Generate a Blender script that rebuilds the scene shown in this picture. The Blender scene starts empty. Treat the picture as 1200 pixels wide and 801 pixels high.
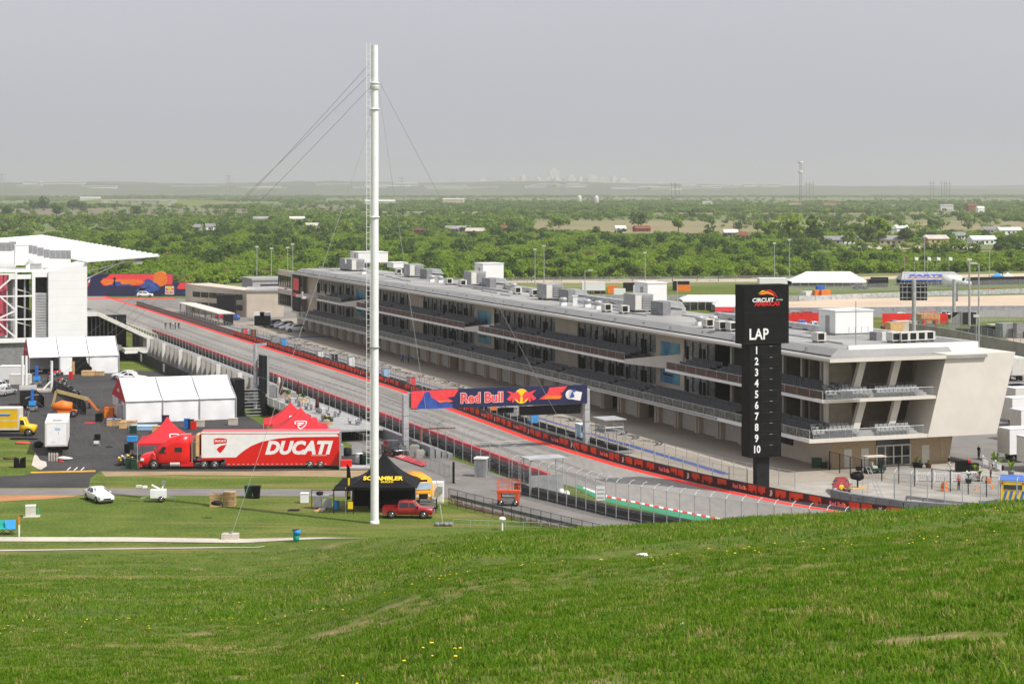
import bpy, bmesh, math, random
from mathutils import Vector, Matrix, noise
random.seed(7)
S = bpy.context.scene
COL = S.collection
# ------------------------------------------------------------------ camera, world, sun, exposure
FPX, HOR, EYE = 2333.0, 220.0, 32.0          # focal length and horizon in photo pixels, eye height in metres
cam = bpy.data.cameras.new('camera'); camo = bpy.data.objects.new('camera', cam); COL.objects.link(camo)
cam.sensor_width = 36.0; cam.lens = 36.0 * FPX / 1200.0
cam.shift_y = -(400.5 - HOR) / 1200.0
cam.clip_start = 0.3; cam.clip_end = 40000
camo.location = (0, 0, EYE); camo.rotation_euler = (math.radians(90), 0, 0)
S.camera = camo
SUN_EL, SUN_AZ = math.radians(52), math.radians(122.5)   # azimuth clockwise from +Y
W_ = bpy.data.worlds.new('World'); S.world = W_; W_.use_nodes = True
nt = W_.node_tree; nt.nodes.clear()
out = nt.nodes.new('ShaderNodeOutputWorld'); bg = nt.nodes.new('ShaderNodeBackground')
sky = nt.nodes.new('ShaderNodeTexSky'); sky.sky_type = 'NISHITA'; sky.sun_disc = False
sky.sun_elevation = SUN_EL; sky.sun_rotation = SUN_AZ
sky.air_density = 1.0; sky.dust_density = 6.0; sky.ozone_density = 1.0
hs = nt.nodes.new('ShaderNodeHueSaturation'); hs.inputs['Saturation'].default_value = 0.22
mx = nt.nodes.new('ShaderNodeMix'); mx.data_type = 'RGBA'; mx.inputs[0].default_value = 0.7
mx.inputs[7].default_value = (6.3, 6.4, 7.1, 1)      # thick even overcast haze
nt.links.new(sky.outputs[0], hs.inputs['Color']); nt.links.new(hs.outputs[0], mx.inputs[6])
wn = nt.nodes.new('ShaderNodeTexNoise'); wn.inputs['Scale'].default_value = 2.2; wn.inputs['Detail'].default_value = 3
wc = nt.nodes.new('ShaderNodeTexCoord'); wm = nt.nodes.new('ShaderNodeMapping'); wm.inputs['Scale'].default_value = (1, 1, 4)
nt.links.new(wc.outputs['Generated'], wm.inputs[0]); nt.links.new(wm.outputs[0], wn.inputs['Vector'])
wr = nt.nodes.new('ShaderNodeMapRange'); wr.inputs[1].default_value = .3; wr.inputs[2].default_value = .7; wr.inputs[3].default_value = .965; wr.inputs[4].default_value = 1.035
wx = nt.nodes.new('ShaderNodeMix'); wx.data_type = 'RGBA'; wx.blend_type = 'MULTIPLY'; wx.inputs[0].default_value = 1
nt.links.new(wn.outputs['Fac'], wr.inputs[0]); nt.links.new(mx.outputs[2], wx.inputs[6]); nt.links.new(wr.outputs[0], wx.inputs[7])
nt.links.new(wx.outputs[2], bg.inputs['Color']); bg.inputs['Strength'].default_value = 0.115
nt.links.new(bg.outputs[0], out.inputs['Surface'])
sl = bpy.data.lights.new('sun', 'SUN'); sl.energy = 4.5; sl.angle = math.radians(0.6); sl.color = (1, .955, .89)
so = bpy.data.objects.new('sun', sl); COL.objects.link(so)
sd = Vector((math.sin(SUN_AZ) * math.cos(SUN_EL), math.cos(SUN_AZ) * math.cos(SUN_EL), math.sin(SUN_EL)))
so.rotation_euler = sd.to_track_quat('Z', 'Y').to_euler()
S.view_settings.view_transform = 'Standard'; S.view_settings.look = 'None'
S.view_settings.exposure = 0.0; S.view_settings.gamma = 1.0
S.render.engine = 'CYCLES'
try:
    S.cycles.volume_bounces = 1; S.cycles.transparent_max_bounces = 24; S.cycles.max_bounces = 6
except Exception: pass

# ------------------------------------------------------------------ frames
def P(px, py, z=0.0):
    "photo pixel -> point on the horizontal plane at height z"
    y = (EYE - z) * FPX / (py - HOR)
    return Vector(((px - 600) * y / FPX, y, z))
def PD(px, py, d):
    "photo pixel -> point at depth d"
    return Vector(((px - 600) * d / FPX, d, EYE - (py - HOR) * d / FPX))
C0 = P(974, 549)                                   # near front ground corner of the pit building
UX, UY = -0.3517, 0.9361; _l = math.hypot(UX, UY); UX /= _l; UY /= _l
VX, VY = UY, -UX                                   # track frame: u = along the straight (away), v = across (right)
BROT = math.atan2(VY, VX)
def W(s, t, z=0.0): return Vector((C0.x + s * UX + t * VX, C0.y + s * UY + t * VY, z))
def ST(px, py, z=0.0):
    d = P(px, py, z) - C0; return d.x * UX + d.y * UY, d.x * VX + d.y * VY
def s_at(px, t):
    k = (px - 600) / FPX; ax, ay = C0.x + t * VX, C0.y + t * VY
    return (k * ay - ax) / (UX - k * UY)
# ------------------------------------------------------------------ materials
MATS = {}
def mat(name, col, rough=.65, metal=0., var=.12, scale=1.5, col2=None, bump=0., bscale=None, alpha=1., trans=0., spec=.4, emit=0., detail=6., stretch=None, lo=.35, hi=.65, coat=0., fine=0.):
    if name in MATS: return MATS[name]
    m = bpy.data.materials.new(name); m.use_nodes = True; n = m.node_tree; n.nodes.clear()
    o = n.nodes.new('ShaderNodeOutputMaterial'); b = n.nodes.new('ShaderNodeBsdfPrincipled')
    b.inputs['Roughness'].default_value = rough; b.inputs['Metallic'].default_value = metal
    b.inputs['Specular IOR Level'].default_value = spec
    if coat: b.inputs['Coat Weight'].default_value = coat; b.inputs['Coat Roughness'].default_value = .08
    tc = n.nodes.new('ShaderNodeTexCoord'); src = tc.outputs['Object']
    if stretch:
        mp = n.nodes.new('ShaderNodeMapping'); mp.inputs['Scale'].default_value = stretch
        n.links.new(src, mp.inputs['Vector']); src = mp.outputs[0]
    nz = n.nodes.new('ShaderNodeTexNoise'); nz.inputs['Scale'].default_value = scale; nz.inputs['Detail'].default_value = detail
    n.links.new(src, nz.inputs['Vector'])
    rp = n.nodes.new('ShaderNodeValToRGB'); e = rp.color_ramp.elements
    if col2 is None:
        c1 = [max(0, c * (1 - var)) for c in col]; c2 = [min(1, c * (1 + var)) for c in col]
    else: c1, c2 = col, col2
    e[0].position, e[1].position = lo, hi; e[0].color = (*c1, 1); e[1].color = (*c2, 1)
    n.links.new(nz.outputs['Fac'], rp.inputs[0]); cs = rp.outputs[0]
    if fine:
        n2 = n.nodes.new('ShaderNodeTexNoise'); n2.inputs['Scale'].default_value = scale * 17; n2.inputs['Detail'].default_value = 3
        n.links.new(src, n2.inputs['Vector'])
        mr = n.nodes.new('ShaderNodeMapRange'); mr.inputs[1].default_value = .3; mr.inputs[2].default_value = .7; mr.inputs[3].default_value = 1 - fine; mr.inputs[4].default_value = 1 + fine
        n.links.new(n2.outputs['Fac'], mr.inputs[0])
        mm = n.nodes.new('ShaderNodeMix'); mm.data_type = 'RGBA'; mm.blend_type = 'MULTIPLY'; mm.inputs[0].default_value = 1
        n.links.new(cs, mm.inputs[6]); n.links.new(mr.outputs[0], mm.inputs[7]); cs = mm.outputs[2]
    n.links.new(cs, b.inputs['Base Color'])
    if bump:
        nb = n.nodes.new('ShaderNodeTexNoise'); nb.inputs['Scale'].default_value = bscale or scale * 6; nb.inputs['Detail'].default_value = 4
        n.links.new(src, nb.inputs['Vector'])
        bp = n.nodes.new('ShaderNodeBump'); bp.inputs['Strength'].default_value = bump; bp.inputs['Distance'].default_value = .05
        n.links.new(nb.outputs['Fac'], bp.inputs['Height']); n.links.new(bp.outputs[0], b.inputs['Normal'])
    if emit: b.inputs['Emission Color'].default_value = (*col, 1); b.inputs['Emission Strength'].default_value = emit
    sh = b.outputs[0]
    if trans:
        t = n.nodes.new('ShaderNodeBsdfTranslucent'); n.links.new(cs, t.inputs['Color'])
        ms = n.nodes.new('ShaderNodeMixShader'); ms.inputs[0].default_value = trans
        n.links.new(sh, ms.inputs[1]); n.links.new(t.outputs[0], ms.inputs[2]); sh = ms.outputs[0]
    if alpha < 1:
        t = n.nodes.new('ShaderNodeBsdfTransparent'); ms = n.nodes.new('ShaderNodeMixShader'); ms.inputs[0].default_value = alpha
        n.links.new(t.outputs[0], ms.inputs[1]); n.links.new(sh, ms.inputs[2]); sh = ms.outputs[0]
    n.links.new(sh, o.inputs['Surface'])
    MATS[name] = m; return m
M = {}
def defm(k, *a, **kw): M[k] = mat(k, *a, **kw)
defm('white', (.78, .78, .77), .5, var=.025, scale=.4)
defm('fabric', (.84, .84, .85), .8, var=.05, scale=.5, bump=.25, bscale=.8)
defm('whitepaint', (.84, .84, .85), .35, var=.04, scale=2)
defm('offwhite', (.62, .6, .55), .6, var=.06)
defm('concrete', (.34, .32, .285), .85, var=.16, scale=.35, bump=.2, fine=.08)
defm('path', (.52, .47, .40), .9, var=.12, scale=.25, bump=.2, fine=.1)
defm('pitlane', (.31, .27, .22), .9, var=.10, scale=.12, bump=.15, fine=.08)
defm('track', (.25, .235, .215), .85, var=.10, scale=.10, bump=.15, fine=.09, stretch=(1, .15, 1))
defm('asphalt', (.028, .027, .028), .9, col2=(.062, .058, .056), lo=.3, hi=.75, scale=.12, bump=.3, fine=.2)
defm('roadgrey', (.19, .177, .165), .9, var=.12, scale=.3, bump=.2, fine=.1)
defm('dirt', (.36, .25, .16), .95, col2=(.26, .20, .11), scale=.35, bump=.5, fine=.15)
defm('reddirt', (.42, .20, .09), .95, var=.15, scale=.4, bump=.3, fine=.1)
defm('sand', (.52, .41, .30), .95, var=.10, scale=.05, fine=.06)
defm('tan', (.56, .485, .40), .8, var=.07, scale=.4, fine=.03)
defm('tanstone', (.44, .34, .22), .85, var=.12, scale=.7, fine=.06)
defm('panelwhite', (.62, .58, .52), .7, var=.04, scale=.5)
defm('roofgrey', (.31, .305, .295), .75, var=.2, scale=.12, fine=.06)
defm('roofband', (.26, .258, .255), .7, var=.08, scale=.2, fine=.05)
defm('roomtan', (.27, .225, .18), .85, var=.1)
defm('soffit', (.5, .42, .33), .8, var=.05)
defm('redfloor', (.28, .02, .02), .8, var=.2)
defm('darkglass', (.028, .03, .034), .12, var=.4, scale=.5, spec=.6)
defm('mulglass', (.20, .20, .205), .4, var=.45, scale=2.6, spec=.6, detail=8)
defm('dark', (.017, .017, .019), .6, var=.25, spec=.15)
defm('black', (.009, .009, .010), .6, var=.2, spec=.12)
defm('rubber', (.02, .02, .02), .85, var=.3, scale=5)
defm('seatdark', (.095, .097, .102), .6, var=.2, scale=2)
defm('seatlit', (.33, .335, .34), .5, var=.12, scale=2)  # paler copy of the seat colour, painted as sunlit for the near end
defm('steel', (.5, .51, .52), .45, .6, var=.12, scale=1.5)
defm('galv', (.46, .47, .48), .5, .3, var=.18, scale=1.2)
defm('greymetal', (.30, .31, .32), .5, .2, var=.15, scale=1.)
defm('chrome', (.7, .7, .7), .2, .9, var=.05)
defm('grey', (.22, .22, .23), .7, var=.15)
defm('midgrey', (.33, .33, .33), .7, var=.12)
defm('red', (.72, .012, .012), .45, var=.06, scale=1)
defm('redpaint', (.70, .008, .010), .3, var=.04, scale=.8, coat=.5)
defm('tentred', (.75, .03, .045), .7, var=.06, scale=.7, trans=.25)
defm('linered', (.82, .025, .015), .7, var=.10, scale=.5, fine=.06)
defm('wallred', (.56, .07, .085), .75, var=.18, scale=.35, fine=.08)
defm('bannermaroon', (.05, .008, .014), .55, var=.3, scale=.6)
defm('bannerred', (.50, .022, .010), .55, col2=(.58, .075, .015), scale=.8)
defm('navy', (.018, .022, .075), .5, var=.15, scale=.3)
defm('bikeblue', (.02, .05, .27), .5, col2=(.05, .12, .42), scale=.7)
defm('orange', (.80, .20, .02), .5, var=.08)
defm('skyorange', (.82, .10, .06), .5, col2=(.85, .30, .05), scale=.2)
defm('coral', (.80, .06, .07), .5, var=.08)
defm('yellow', (.80, .48, .01), .4, var=.05)
defm('sunyellow', (.85, .60, .02), .5, var=.04)
defm('busyellow', (.80, .36, .01), .4, var=.05)
defm('blue', (.02, .13, .5), .5, var=.1)
defm('brightblue', (.03, .30, .72), .5, var=.1)
defm('blueline', (.035, .075, .27), .7, var=.12)
defm('greenrun', (.03, .27, .13), .7, var=.12, scale=.4, fine=.05)
defm('greenplastic', (.012, .05, .03), .5, var=.1)
defm('teal', (.02, .42, .36), .5, var=.15)
defm('poster', (.03, .17, .36), .4, col2=(.16, .42, .42), scale=.35, detail=2)
defm('wood', (.48, .32, .17), .8, var=.25, scale=2)
defm('ply', (.62, .40, .18), .75, var=.12, scale=1)
defm('rust', (.20, .065, .03), .8, var=.25)
defm('maroonred', (.30, .012, .016), .3, var=.06, coat=.5)
defm('skin', (.42, .25, .17), .6, var=.05)
defm('hair', (.03, .02, .015), .6, var=.1)
defm('lightblue', (.35, .52, .72), .5, var=.08)
defm('umbrella', (.06, .02, .018), .8, var=.2)
defm('carwhite', (.78, .78, .78), .3, var=.02, coat=.5)
defm('carsilver', (.45, .46, .48), .3, .3, var=.03, coat=.5)
defm('carblack', (.012, .012, .014), .25, var=.05, coat=.5)
defm('cargrey', (.10, .10, .11), .3, .2, var=.05, coat=.5)
defm('carred', (.55, .012, .012), .3, var=.04, coat=.5)
defm('carblue', (.03, .10, .40), .3, var=.04, coat=.5)
defm('lens', (.75, .75, .72), .1, var=.02)
defm('taillight', (.5, .01, .01), .2, var=.05)
defm('mesh', (.40, .41, .42), .6, .2, alpha=.10)
defm('meshfar', (.42, .43, .44), .6, .2, alpha=.28)
defm('meshdark', (.02, .02, .02), .8, alpha=.22)
defm('railmesh', (.21, .215, .19), .5, col2=(.075, .08, .065), scale=3.2, alpha=.75, detail=8, lo=.42, hi=.58)
defm('flowermesh', (.075, .065, .05), .6, col2=(.36, .035, .03), scale=1.5, alpha=.8, detail=10, lo=.52, hi=.68)
defm('clearglass', (.30, .33, .34), .3, alpha=.12)
defm('redslat', (.50, .06, .10), .6, var=.1)
defm('corrug', (.36, .36, .37), .6, var=.1, scale=.5)
defm('mulch', (.10, .055, .03), .95, var=.35, scale=1.5, fine=.2)
defm('yellowline', (.74, .40, .03), .7, var=.12, scale=1.5)
defm('bark', (.10, .075, .05), .9, var=.25, scale=3)
defm('straw', (.42, .33, .15), .9, var=.15)
defm('flower', (.85, .62, .02), .6, var=.05)

# ------------------------------------------------------------------ mesh builder
class MB:
    def __init__(s): s.v = []; s.f = []; s.mi = []; s.sm = []
    def add(s, vs, fs, mi=0, smooth=False):
        o = len(s.v); s.v += [tuple(p) for p in vs]
        for f in fs: s.f.append(tuple(i + o for i in f)); s.mi.append(mi); s.sm.append(smooth)
        return s
    def box(s, x0, x1, y0, y1, z0, z1, mi=0, m=None):
        vs = [(x, y, z) for z in (z0, z1) for y in (y0, y1) for x in (x0, x1)]
        if m is not None: vs = [m @ Vector(p) for p in vs]
        return s.add(vs, [(0, 2, 3, 1), (4, 5, 7, 6), (0, 1, 5, 4), (2, 6, 7, 3), (0, 4, 6, 2), (1, 3, 7, 5)], mi)
    def cbox(s, c, d, rz=0, mi=0):
        m = Matrix.Translation(Vector(c)) @ Matrix.Rotation(rz, 4, 'Z')
        return s.box(-d[0] / 2, d[0] / 2, -d[1] / 2, d[1] / 2, -d[2] / 2, d[2] / 2, mi, m)
    def bar(s, a, b, w, h=None, mi=0):
        "square bar between two points"
        a, b = Vector(a), Vector(b); h = h or w; d = (b - a)
        if d.length < 1e-6: return s
        d.normalize(); up = Vector((0, 0, 1)) if abs(d.z) < .95 else Vector((1, 0, 0))
        x = d.cross(up).normalized() * w / 2; y = x.cross(d).normalized() * h / 2
        vs = [p + i * x + j * y for p in (a, b) for i, j in ((-1, -1), (1, -1), (1, 1), (-1, 1))]
        return s.add(vs, [(0, 1, 2, 3), (7, 6, 5, 4), (0, 4, 5, 1), (1, 5, 6, 2), (2, 6, 7, 3), (3, 7, 4, 0)], mi)
    def tube(s, a, b, r, r2=None, n=8, mi=0, cap=True):
        a, b = Vector(a), Vector(b); r2 = r if r2 is None else r2; d = (b - a).normalized()
        up = Vector((0, 0, 1)) if abs(d.z) < .95 else Vector((1, 0, 0))
        x = d.cross(up).normalized(); y = x.cross(d).normalized()
        vs = []
        for p, rr in ((a, r), (b, r2)):
            for i in range(n):
                t = 2 * math.pi * i / n; vs.append(p + x * math.cos(t) * rr + y * math.sin(t) * rr)
        s.add(vs, [(i, (i + 1) % n, n + (i + 1) % n, n + i) for i in range(n)], mi, n > 5)
        if cap: s.add(vs[:n], [tuple(range(n))[::-1]], mi); s.add(vs[n:], [tuple(range(n))], mi)
        return s
    def path(s, pts, r, n=6, mi=0):
        for a, b in zip(pts, pts[1:]): s.tube(a, b, r, n=n, mi=mi)
        return s
    def lathe(s, prof, n=12, mi=0, c=(0, 0, 0), axis='Z', smooth=True):
        vs = []
        for r, z in prof:
            for i in range(n):
                t = 2 * math.pi * i / n; p = (r * math.cos(t), r * math.sin(t), z)
                if axis == 'Y': p = (p[0], p[2], p[1])
                if axis == 'X': p = (p[2], p[0], p[1])
                vs.append((p[0] + c[0], p[1] + c[1], p[2] + c[2]))
        fs = []
        for k in range(len(prof) - 1):
            for i in range(n): fs.append((k * n + i, k * n + (i + 1) % n, (k + 1) * n + (i + 1) % n, (k + 1) * n + i))
        fs.append(tuple(range(n))[::-1]); fs.append(tuple(range((len(prof) - 1) * n, len(prof) * n)))
        return s.add(vs, fs, mi, smooth)
    def prism(s, poly, z0, z1, mi=0, m=None):
        n = len(poly); vs = [Vector((x, y, z0)) for x, y in poly] + [Vector((x, y, z1)) for x, y in poly]
        if m is not None: vs = [m @ p for p in vs]
        return s.add(vs, [tuple(range(n))[::-1], tuple(range(n, 2 * n))] + [(i, (i + 1) % n, n + (i + 1) % n, n + i) for i in range(n)], mi)
    def face(s, pts, mi=0): return s.add(pts, [tuple(range(len(pts)))], mi)
    def mesh(s, name, mats):
        me = bpy.data.meshes.new(name); me.from_pydata(s.v, [], s.f)
        mats = mats if isinstance(mats, (list, tuple)) else [mats]
        for k in mats: me.materials.append(M[k] if isinstance(k, str) else k)
        me.polygons.foreach_set('material_index', s.mi); me.polygons.foreach_set('use_smooth', s.sm)
        me.update(); return me
    def nmesh(s, name, mats, nrm):
        'mesh with soft shading normals given per vertex'
        s.sm = [True] * len(s.f); me = s.mesh(name, mats); me.normals_split_custom_set_from_vertices(nrm); return me
    def obj(s, name, mats, parent=None): return mobj(name, s.mesh(name, mats), parent)
def mobj(name, me, parent=None):
    o = bpy.data.objects.new(name, me); COL.objects.link(o)
    if parent is not None: o.parent = parent
    return o
def thing(name, label, cat, loc=(0, 0, 0), rz=0., group=None):
    o = bpy.data.objects.new(name, None); COL.objects.link(o); o.location = loc; o.rotation_euler = (0, 0, rz)
    o.empty_display_size = .2
    return tag(o, label, cat, group)
def tag(o, label, cat, group=None):
    o['label'] = label; o['category'] = cat
    if group: o['group'] = group
    return o
def struct(o, kind='structure'): o['kind'] = kind; return o
def dup(root, loc, rz=None, label=None, scale=None):
    r = root.copy(); COL.objects.link(r); r.location = loc
    if rz is not None: r.rotation_euler = (0, 0, rz)
    if scale is not None: r.scale = (scale,) * 3 if not isinstance(scale, tuple) else scale
    if label: r['label'] = label
    for ch in CH.get(root.name, None) or [c for c in root.children]:
        c = ch.copy(); COL.objects.link(c); c.parent = r
        for g in ch.children:
            d = g.copy(); COL.objects.link(d); d.parent = c
    return r
CH = {}
def sheet(name, pix, z, m, st=False, world=False, kind='structure'):
    "flat ground sheet from photo pixels, (s,t) pairs or world xy"
    pts = []
    for a, b in pix:
        p = W(a, b) if st else (Vector((a, b, 0)) if world else P(a, b)); pts.append((p.x, p.y, z))
    bm = bmesh.new(); f = bm.faces.new([bm.verts.new(p) for p in pts]); bmesh.ops.recalc_face_normals(bm, faces=[f])
    if f.normal.z < 0: f.normal_flip()
    bmesh.ops.triangulate(bm, faces=[f])
    me = bpy.data.meshes.new(name); bm.to_mesh(me); bm.free(); me.materials.append(M[m])
    return struct(mobj(name, me), kind)
def text(s, h, mats, name, parent, mtx, bold=0., shear=0., xs=1., ext=.015, align='CENTER', sp=1.):
    "flat lettering: cap height h, lies in local XY of mtx"
    cu = bpy.data.curves.new('t', 'FONT'); cu.body = s; cu.size = h / .72; cu.extrude = ext; cu.offset = bold * h
    cu.shear = shear; cu.align_x = align; cu.align_y = 'CENTER'; cu.space_character = sp; cu.resolution_u = 3
    o = bpy.data.objects.new('t', cu); COL.objects.link(o)
    dg = bpy.context.evaluated_depsgraph_get(); dg.update()
    me = bpy.data.meshes.new_from_object(o.evaluated_get(dg))
    bpy.data.objects.remove(o); bpy.data.curves.remove(cu)
    me.transform(mtx @ Matrix.Diagonal((xs, 1, 1, 1)))
    me.materials.clear(); me.materials.append(M[mats]); me.name = name
    return mobj(name, me, parent)
def vert(loc, rz=0, flip=False):
    "matrix for a vertical face: local x right, local y up, facing -Y turned by rz"
    return Matrix.Translation(Vector(loc)) @ Matrix.Rotation(rz, 4, 'Z') @ Matrix.Rotation(math.pi / 2, 4, 'X')
def flat(name, polys, mk, parent, mtx, ext=.012):
    "flat printed shapes as thin prisms, polys in local xy of mtx"
    b = MB()
    for p in polys: b.prism(p, 0, ext, 0, mtx)
    return b.obj(name, mk, parent)
def circ(cx, cy, r, n=20, ry=None): return [(cx + r * math.cos(2 * math.pi * i / n), cy + (ry or r) * math.sin(2 * math.pi * i / n)) for i in range(n)]
def blob(name, c, d, m, parent=None, seed=0, amp=.2, sub=2):
    bm = bmesh.new(); bmesh.ops.create_icosphere(bm, subdivisions=sub, radius=.5)
    for v in bm.verts:
        k = 1 + amp * noise.noise(v.co * 3 + Vector((seed, seed * 2, 0))); v.co = Vector((v.co.x * d[0] * k + c[0], v.co.y * d[1] * k + c[1], v.co.z * d[2] * k + c[2]))
    me = bpy.data.meshes.new(name); bm.to_mesh(me); bm.free(); me.materials.append(M[m])
    for p in me.polygons: p.use_smooth = True
    return mobj(name, me, parent)
# ------------------------------------------------------------------ terrain
def lerp(a, b, k): return a + (b - a) * k
def interp(x, tab):
    if x <= tab[0][0]: return tab[0][1]
    for (a, b), (c, d) in zip(tab, tab[1:]):
        if x <= c: return lerp(b, d, (x - a) / (c - a))
    return tab[-1][1]
SILY = [(380, 645), (420, 637), (500, 629), (600, 623), (700, 619), (800, 613), (900, 606), (1000, 602), (1100, 597), (1200, 591), (1400, 584)]
CRD = [(280, 178), (420, 166), (600, 132), (800, 112), (1000, 93), (1200, 76), (1400, 68)]
def hill(x, y):
    r = math.hypot(x, y); th = math.atan2(x, y); tc_ = max(-.5, min(.5, th)); d = r * math.cos(tc_)
    px = 600 + FPX * math.tan(tc_)
    dc = interp(px, CRD); zc = EYE - dc * (interp(px, SILY) - HOR) / FPX
    if px < 420:
        zc = max(0., min(1., (px - 280) / 140.)) ** 1.5 * (EYE - 166 * (637 - HOR) / FPX); dc = interp(px, CRD)
    k = max(0., min(1., (abs(th) - 1.0) / 1.0)); back = k * k * (3 - 2 * k)
    if d < dc:
        p_ = lerp(1.15, 1., max(0., min(1., (px - 300) / 260.))); z = zc + (30.3 - zc) * (1 - max(0., d) / dc) ** p_
    else:
        e = d - dc; sl0 = (30.3 - zc) / dc * max(0., min(1., (px - 300) / 200.))
        z = zc - sl0 * e - .5 * .0065 * e * e if e < 24 else zc - sl0 * 24 - .5 * .0065 * 576 - (sl0 + .156) * (e - 24)
    w = 1.0                                           # soft landing on the flat
    z = .5 * (z + math.sqrt(z * z + w * w * .12)) if z > -40 else 0.0
    z = max(0., z - .03)
    z = z * (1 - back) + 30.3 * back
    if z > .4: z += (noise.noise(Vector((x * .11, y * .11, 0))) * .22 + noise.noise(Vector((x * .5, y * .5, 3))) * .05) * min(1, z / 4) * min(1, max(0, (r - 6) / 20))
    return z
def bare(x, y):
    return .8 * noise.noise(Vector((x * .17, y * .36, 2))) + .7 * noise.noise(Vector((x * .55, y * 1.0, 6))) + .4 * noise.noise(Vector((x * 1.9, y * 2.6, 11)))
def ground_mat():
    m = bpy.data.materials.new('lawn'); m.use_nodes = True; n = m.node_tree; b = n.nodes['Principled BSDF']
    b.inputs['Roughness'].default_value = .95; b.inputs['Specular IOR Level'].default_value = .1
    g = n.nodes.new('ShaderNodeNewGeometry')
    def nz(sc, det, stretch=None):
        q = n.nodes.new('ShaderNodeTexNoise'); q.inputs['Scale'].default_value = sc; q.inputs['Detail'].default_value = det
        if stretch:
            mp = n.nodes.new('ShaderNodeMapping'); mp.inputs['Scale'].default_value = stretch; mp.inputs['Rotation'].default_value = (0, 0, .25)
            n.links.new(g.outputs['Position'], mp.inputs[0]); n.links.new(mp.outputs[0], q.inputs['Vector'])
        else: n.links.new(g.outputs['Position'], q.inputs['Vector'])
        return q.outputs['Fac']
    def ramp(f, a, b_, ca, cb):
        r = n.nodes.new('ShaderNodeValToRGB'); e = r.color_ramp.elements; e[0].position, e[1].position = a, b_; e[0].color = (*ca, 1); e[1].color = (*cb, 1)
        n.links.new(f, r.inputs[0]); return r.outputs[0]
    def mixc(f, a, b_, t='MIX'):
        q = n.nodes.new('ShaderNodeMix'); q.data_type = 'RGBA'; q.blend_type = t
        if isinstance(f, float): q.inputs[0].default_value = f
        else: n.links.new(f, q.inputs[0])
        n.links.new(a, q.inputs[6]); n.links.new(b_, q.inputs[7]); return q.outputs[2]
    base = ramp(nz(.22, 8), .36, .66, (.050, .098, .012), (.115, .165, .024))
    fine = ramp(nz(3.5, 6), .3, .7, (.03, .06, .008), (.20, .235, .05))
    c = mixc(.5, base, fine)
    dry = ramp(nz(.16, 9, (.28, 1.6, 1)), .52, .70, (0, 0, 0), (.8, .8, .8))
    drc = ramp(nz(2.5, 4), .3, .7, (.20, .165, .055), (.30, .24, .10))
    c = mixc(dry, c, drc)
    bare = ramp(nz(.11, 9, (.5, 1.4, 1)), .69, .74, (0, 0, 0), (.85, .85, .85))
    bc = ramp(nz(4, 4), .3, .7, (.20, .14, .08), (.30, .21, .13))
    c = mixc(bare, c, bc)
    at = n.nodes.new('ShaderNodeAttribute'); at.attribute_name = 'bare'; bc2 = ramp(nz(6, 5), .3, .7, (.16, .12, .055), (.36, .28, .15))
    c = mixc(at.outputs['Fac'], c, bc2)
    n.links.new(c, b.inputs['Base Color'])
    bp = n.nodes.new('ShaderNodeBump'); bp.inputs['Strength'].default_value = .6; bp.inputs['Distance'].default_value = .15
    n.links.new(nz(5, 5), bp.inputs['Height']); n.links.new(bp.outputs[0], b.inputs['Normal'])
    return m
M['lawn'] = ground_mat()
defm('plain', (.09, .135, .032), .95, col2=(.17, .185, .06), scale=.012, detail=9)
defm('brownfield', (.19, .145, .11), .95, col2=(.15, .12, .085), scale=.01, detail=8)
defm('tanfield', (.27, .21, .12), .95, col2=(.17, .17, .07), scale=.012, detail=9)
defm('greenfield', (.11, .16, .04), .95, col2=(.16, .17, .06), scale=.01, detail=8)
def build_ground():
    rings = [2.]
    while rings[-1] < 14500: rings.append(rings[-1] * (1.022 if rings[-1] < 260 else 1.06))
    ang = [-.42 + .84 * i / 260 for i in range(261)]
    ang += [.42 + (2 * math.pi - .84) * i / 70 for i in range(1, 70)]
    n = len(ang); v = []; f = []; mi = []
    for r in rings:
        for a in ang:
            x, y = r * math.sin(a), r * math.cos(a); v.append((x, y, hill(x, y) if r < 300 or abs(a) > 1 and a < 5.2 and r < 400 else 0.))
    for k in range(len(rings) - 1):
        for i in range(n):
            j = (i + 1) % n; f.append((k * n + i, k * n + j, (k + 1) * n + j, (k + 1) * n + i)); mi.append(1 if rings[k] > 560 else 0)
    v.append((0, 0, 30.3)); c = len(v) - 1
    for i in range(n): f.append((c, (i + 1) % n, i)); mi.append(0)
    me = bpy.data.meshes.new('ground'); me.from_pydata(v, [], [tuple(reversed(q)) for q in f]); me.materials.append(M['lawn']); me.materials.append(M['plain'])
    me.polygons.foreach_set('material_index', mi); me.polygons.foreach_set('use_smooth', [True] * len(f)); me.update()
    a = me.attributes.new('bare', 'FLOAT', 'POINT'); a.data.foreach_set('value', [max(0., min(.9, (bare(p[0], p[1]) - .44) * 3)) if p[2] > .3 and math.hypot(p[0], p[1]) < 180 else 0. for p in v])
    return struct(mobj('ground', me))
GROUND = build_ground()

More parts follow.
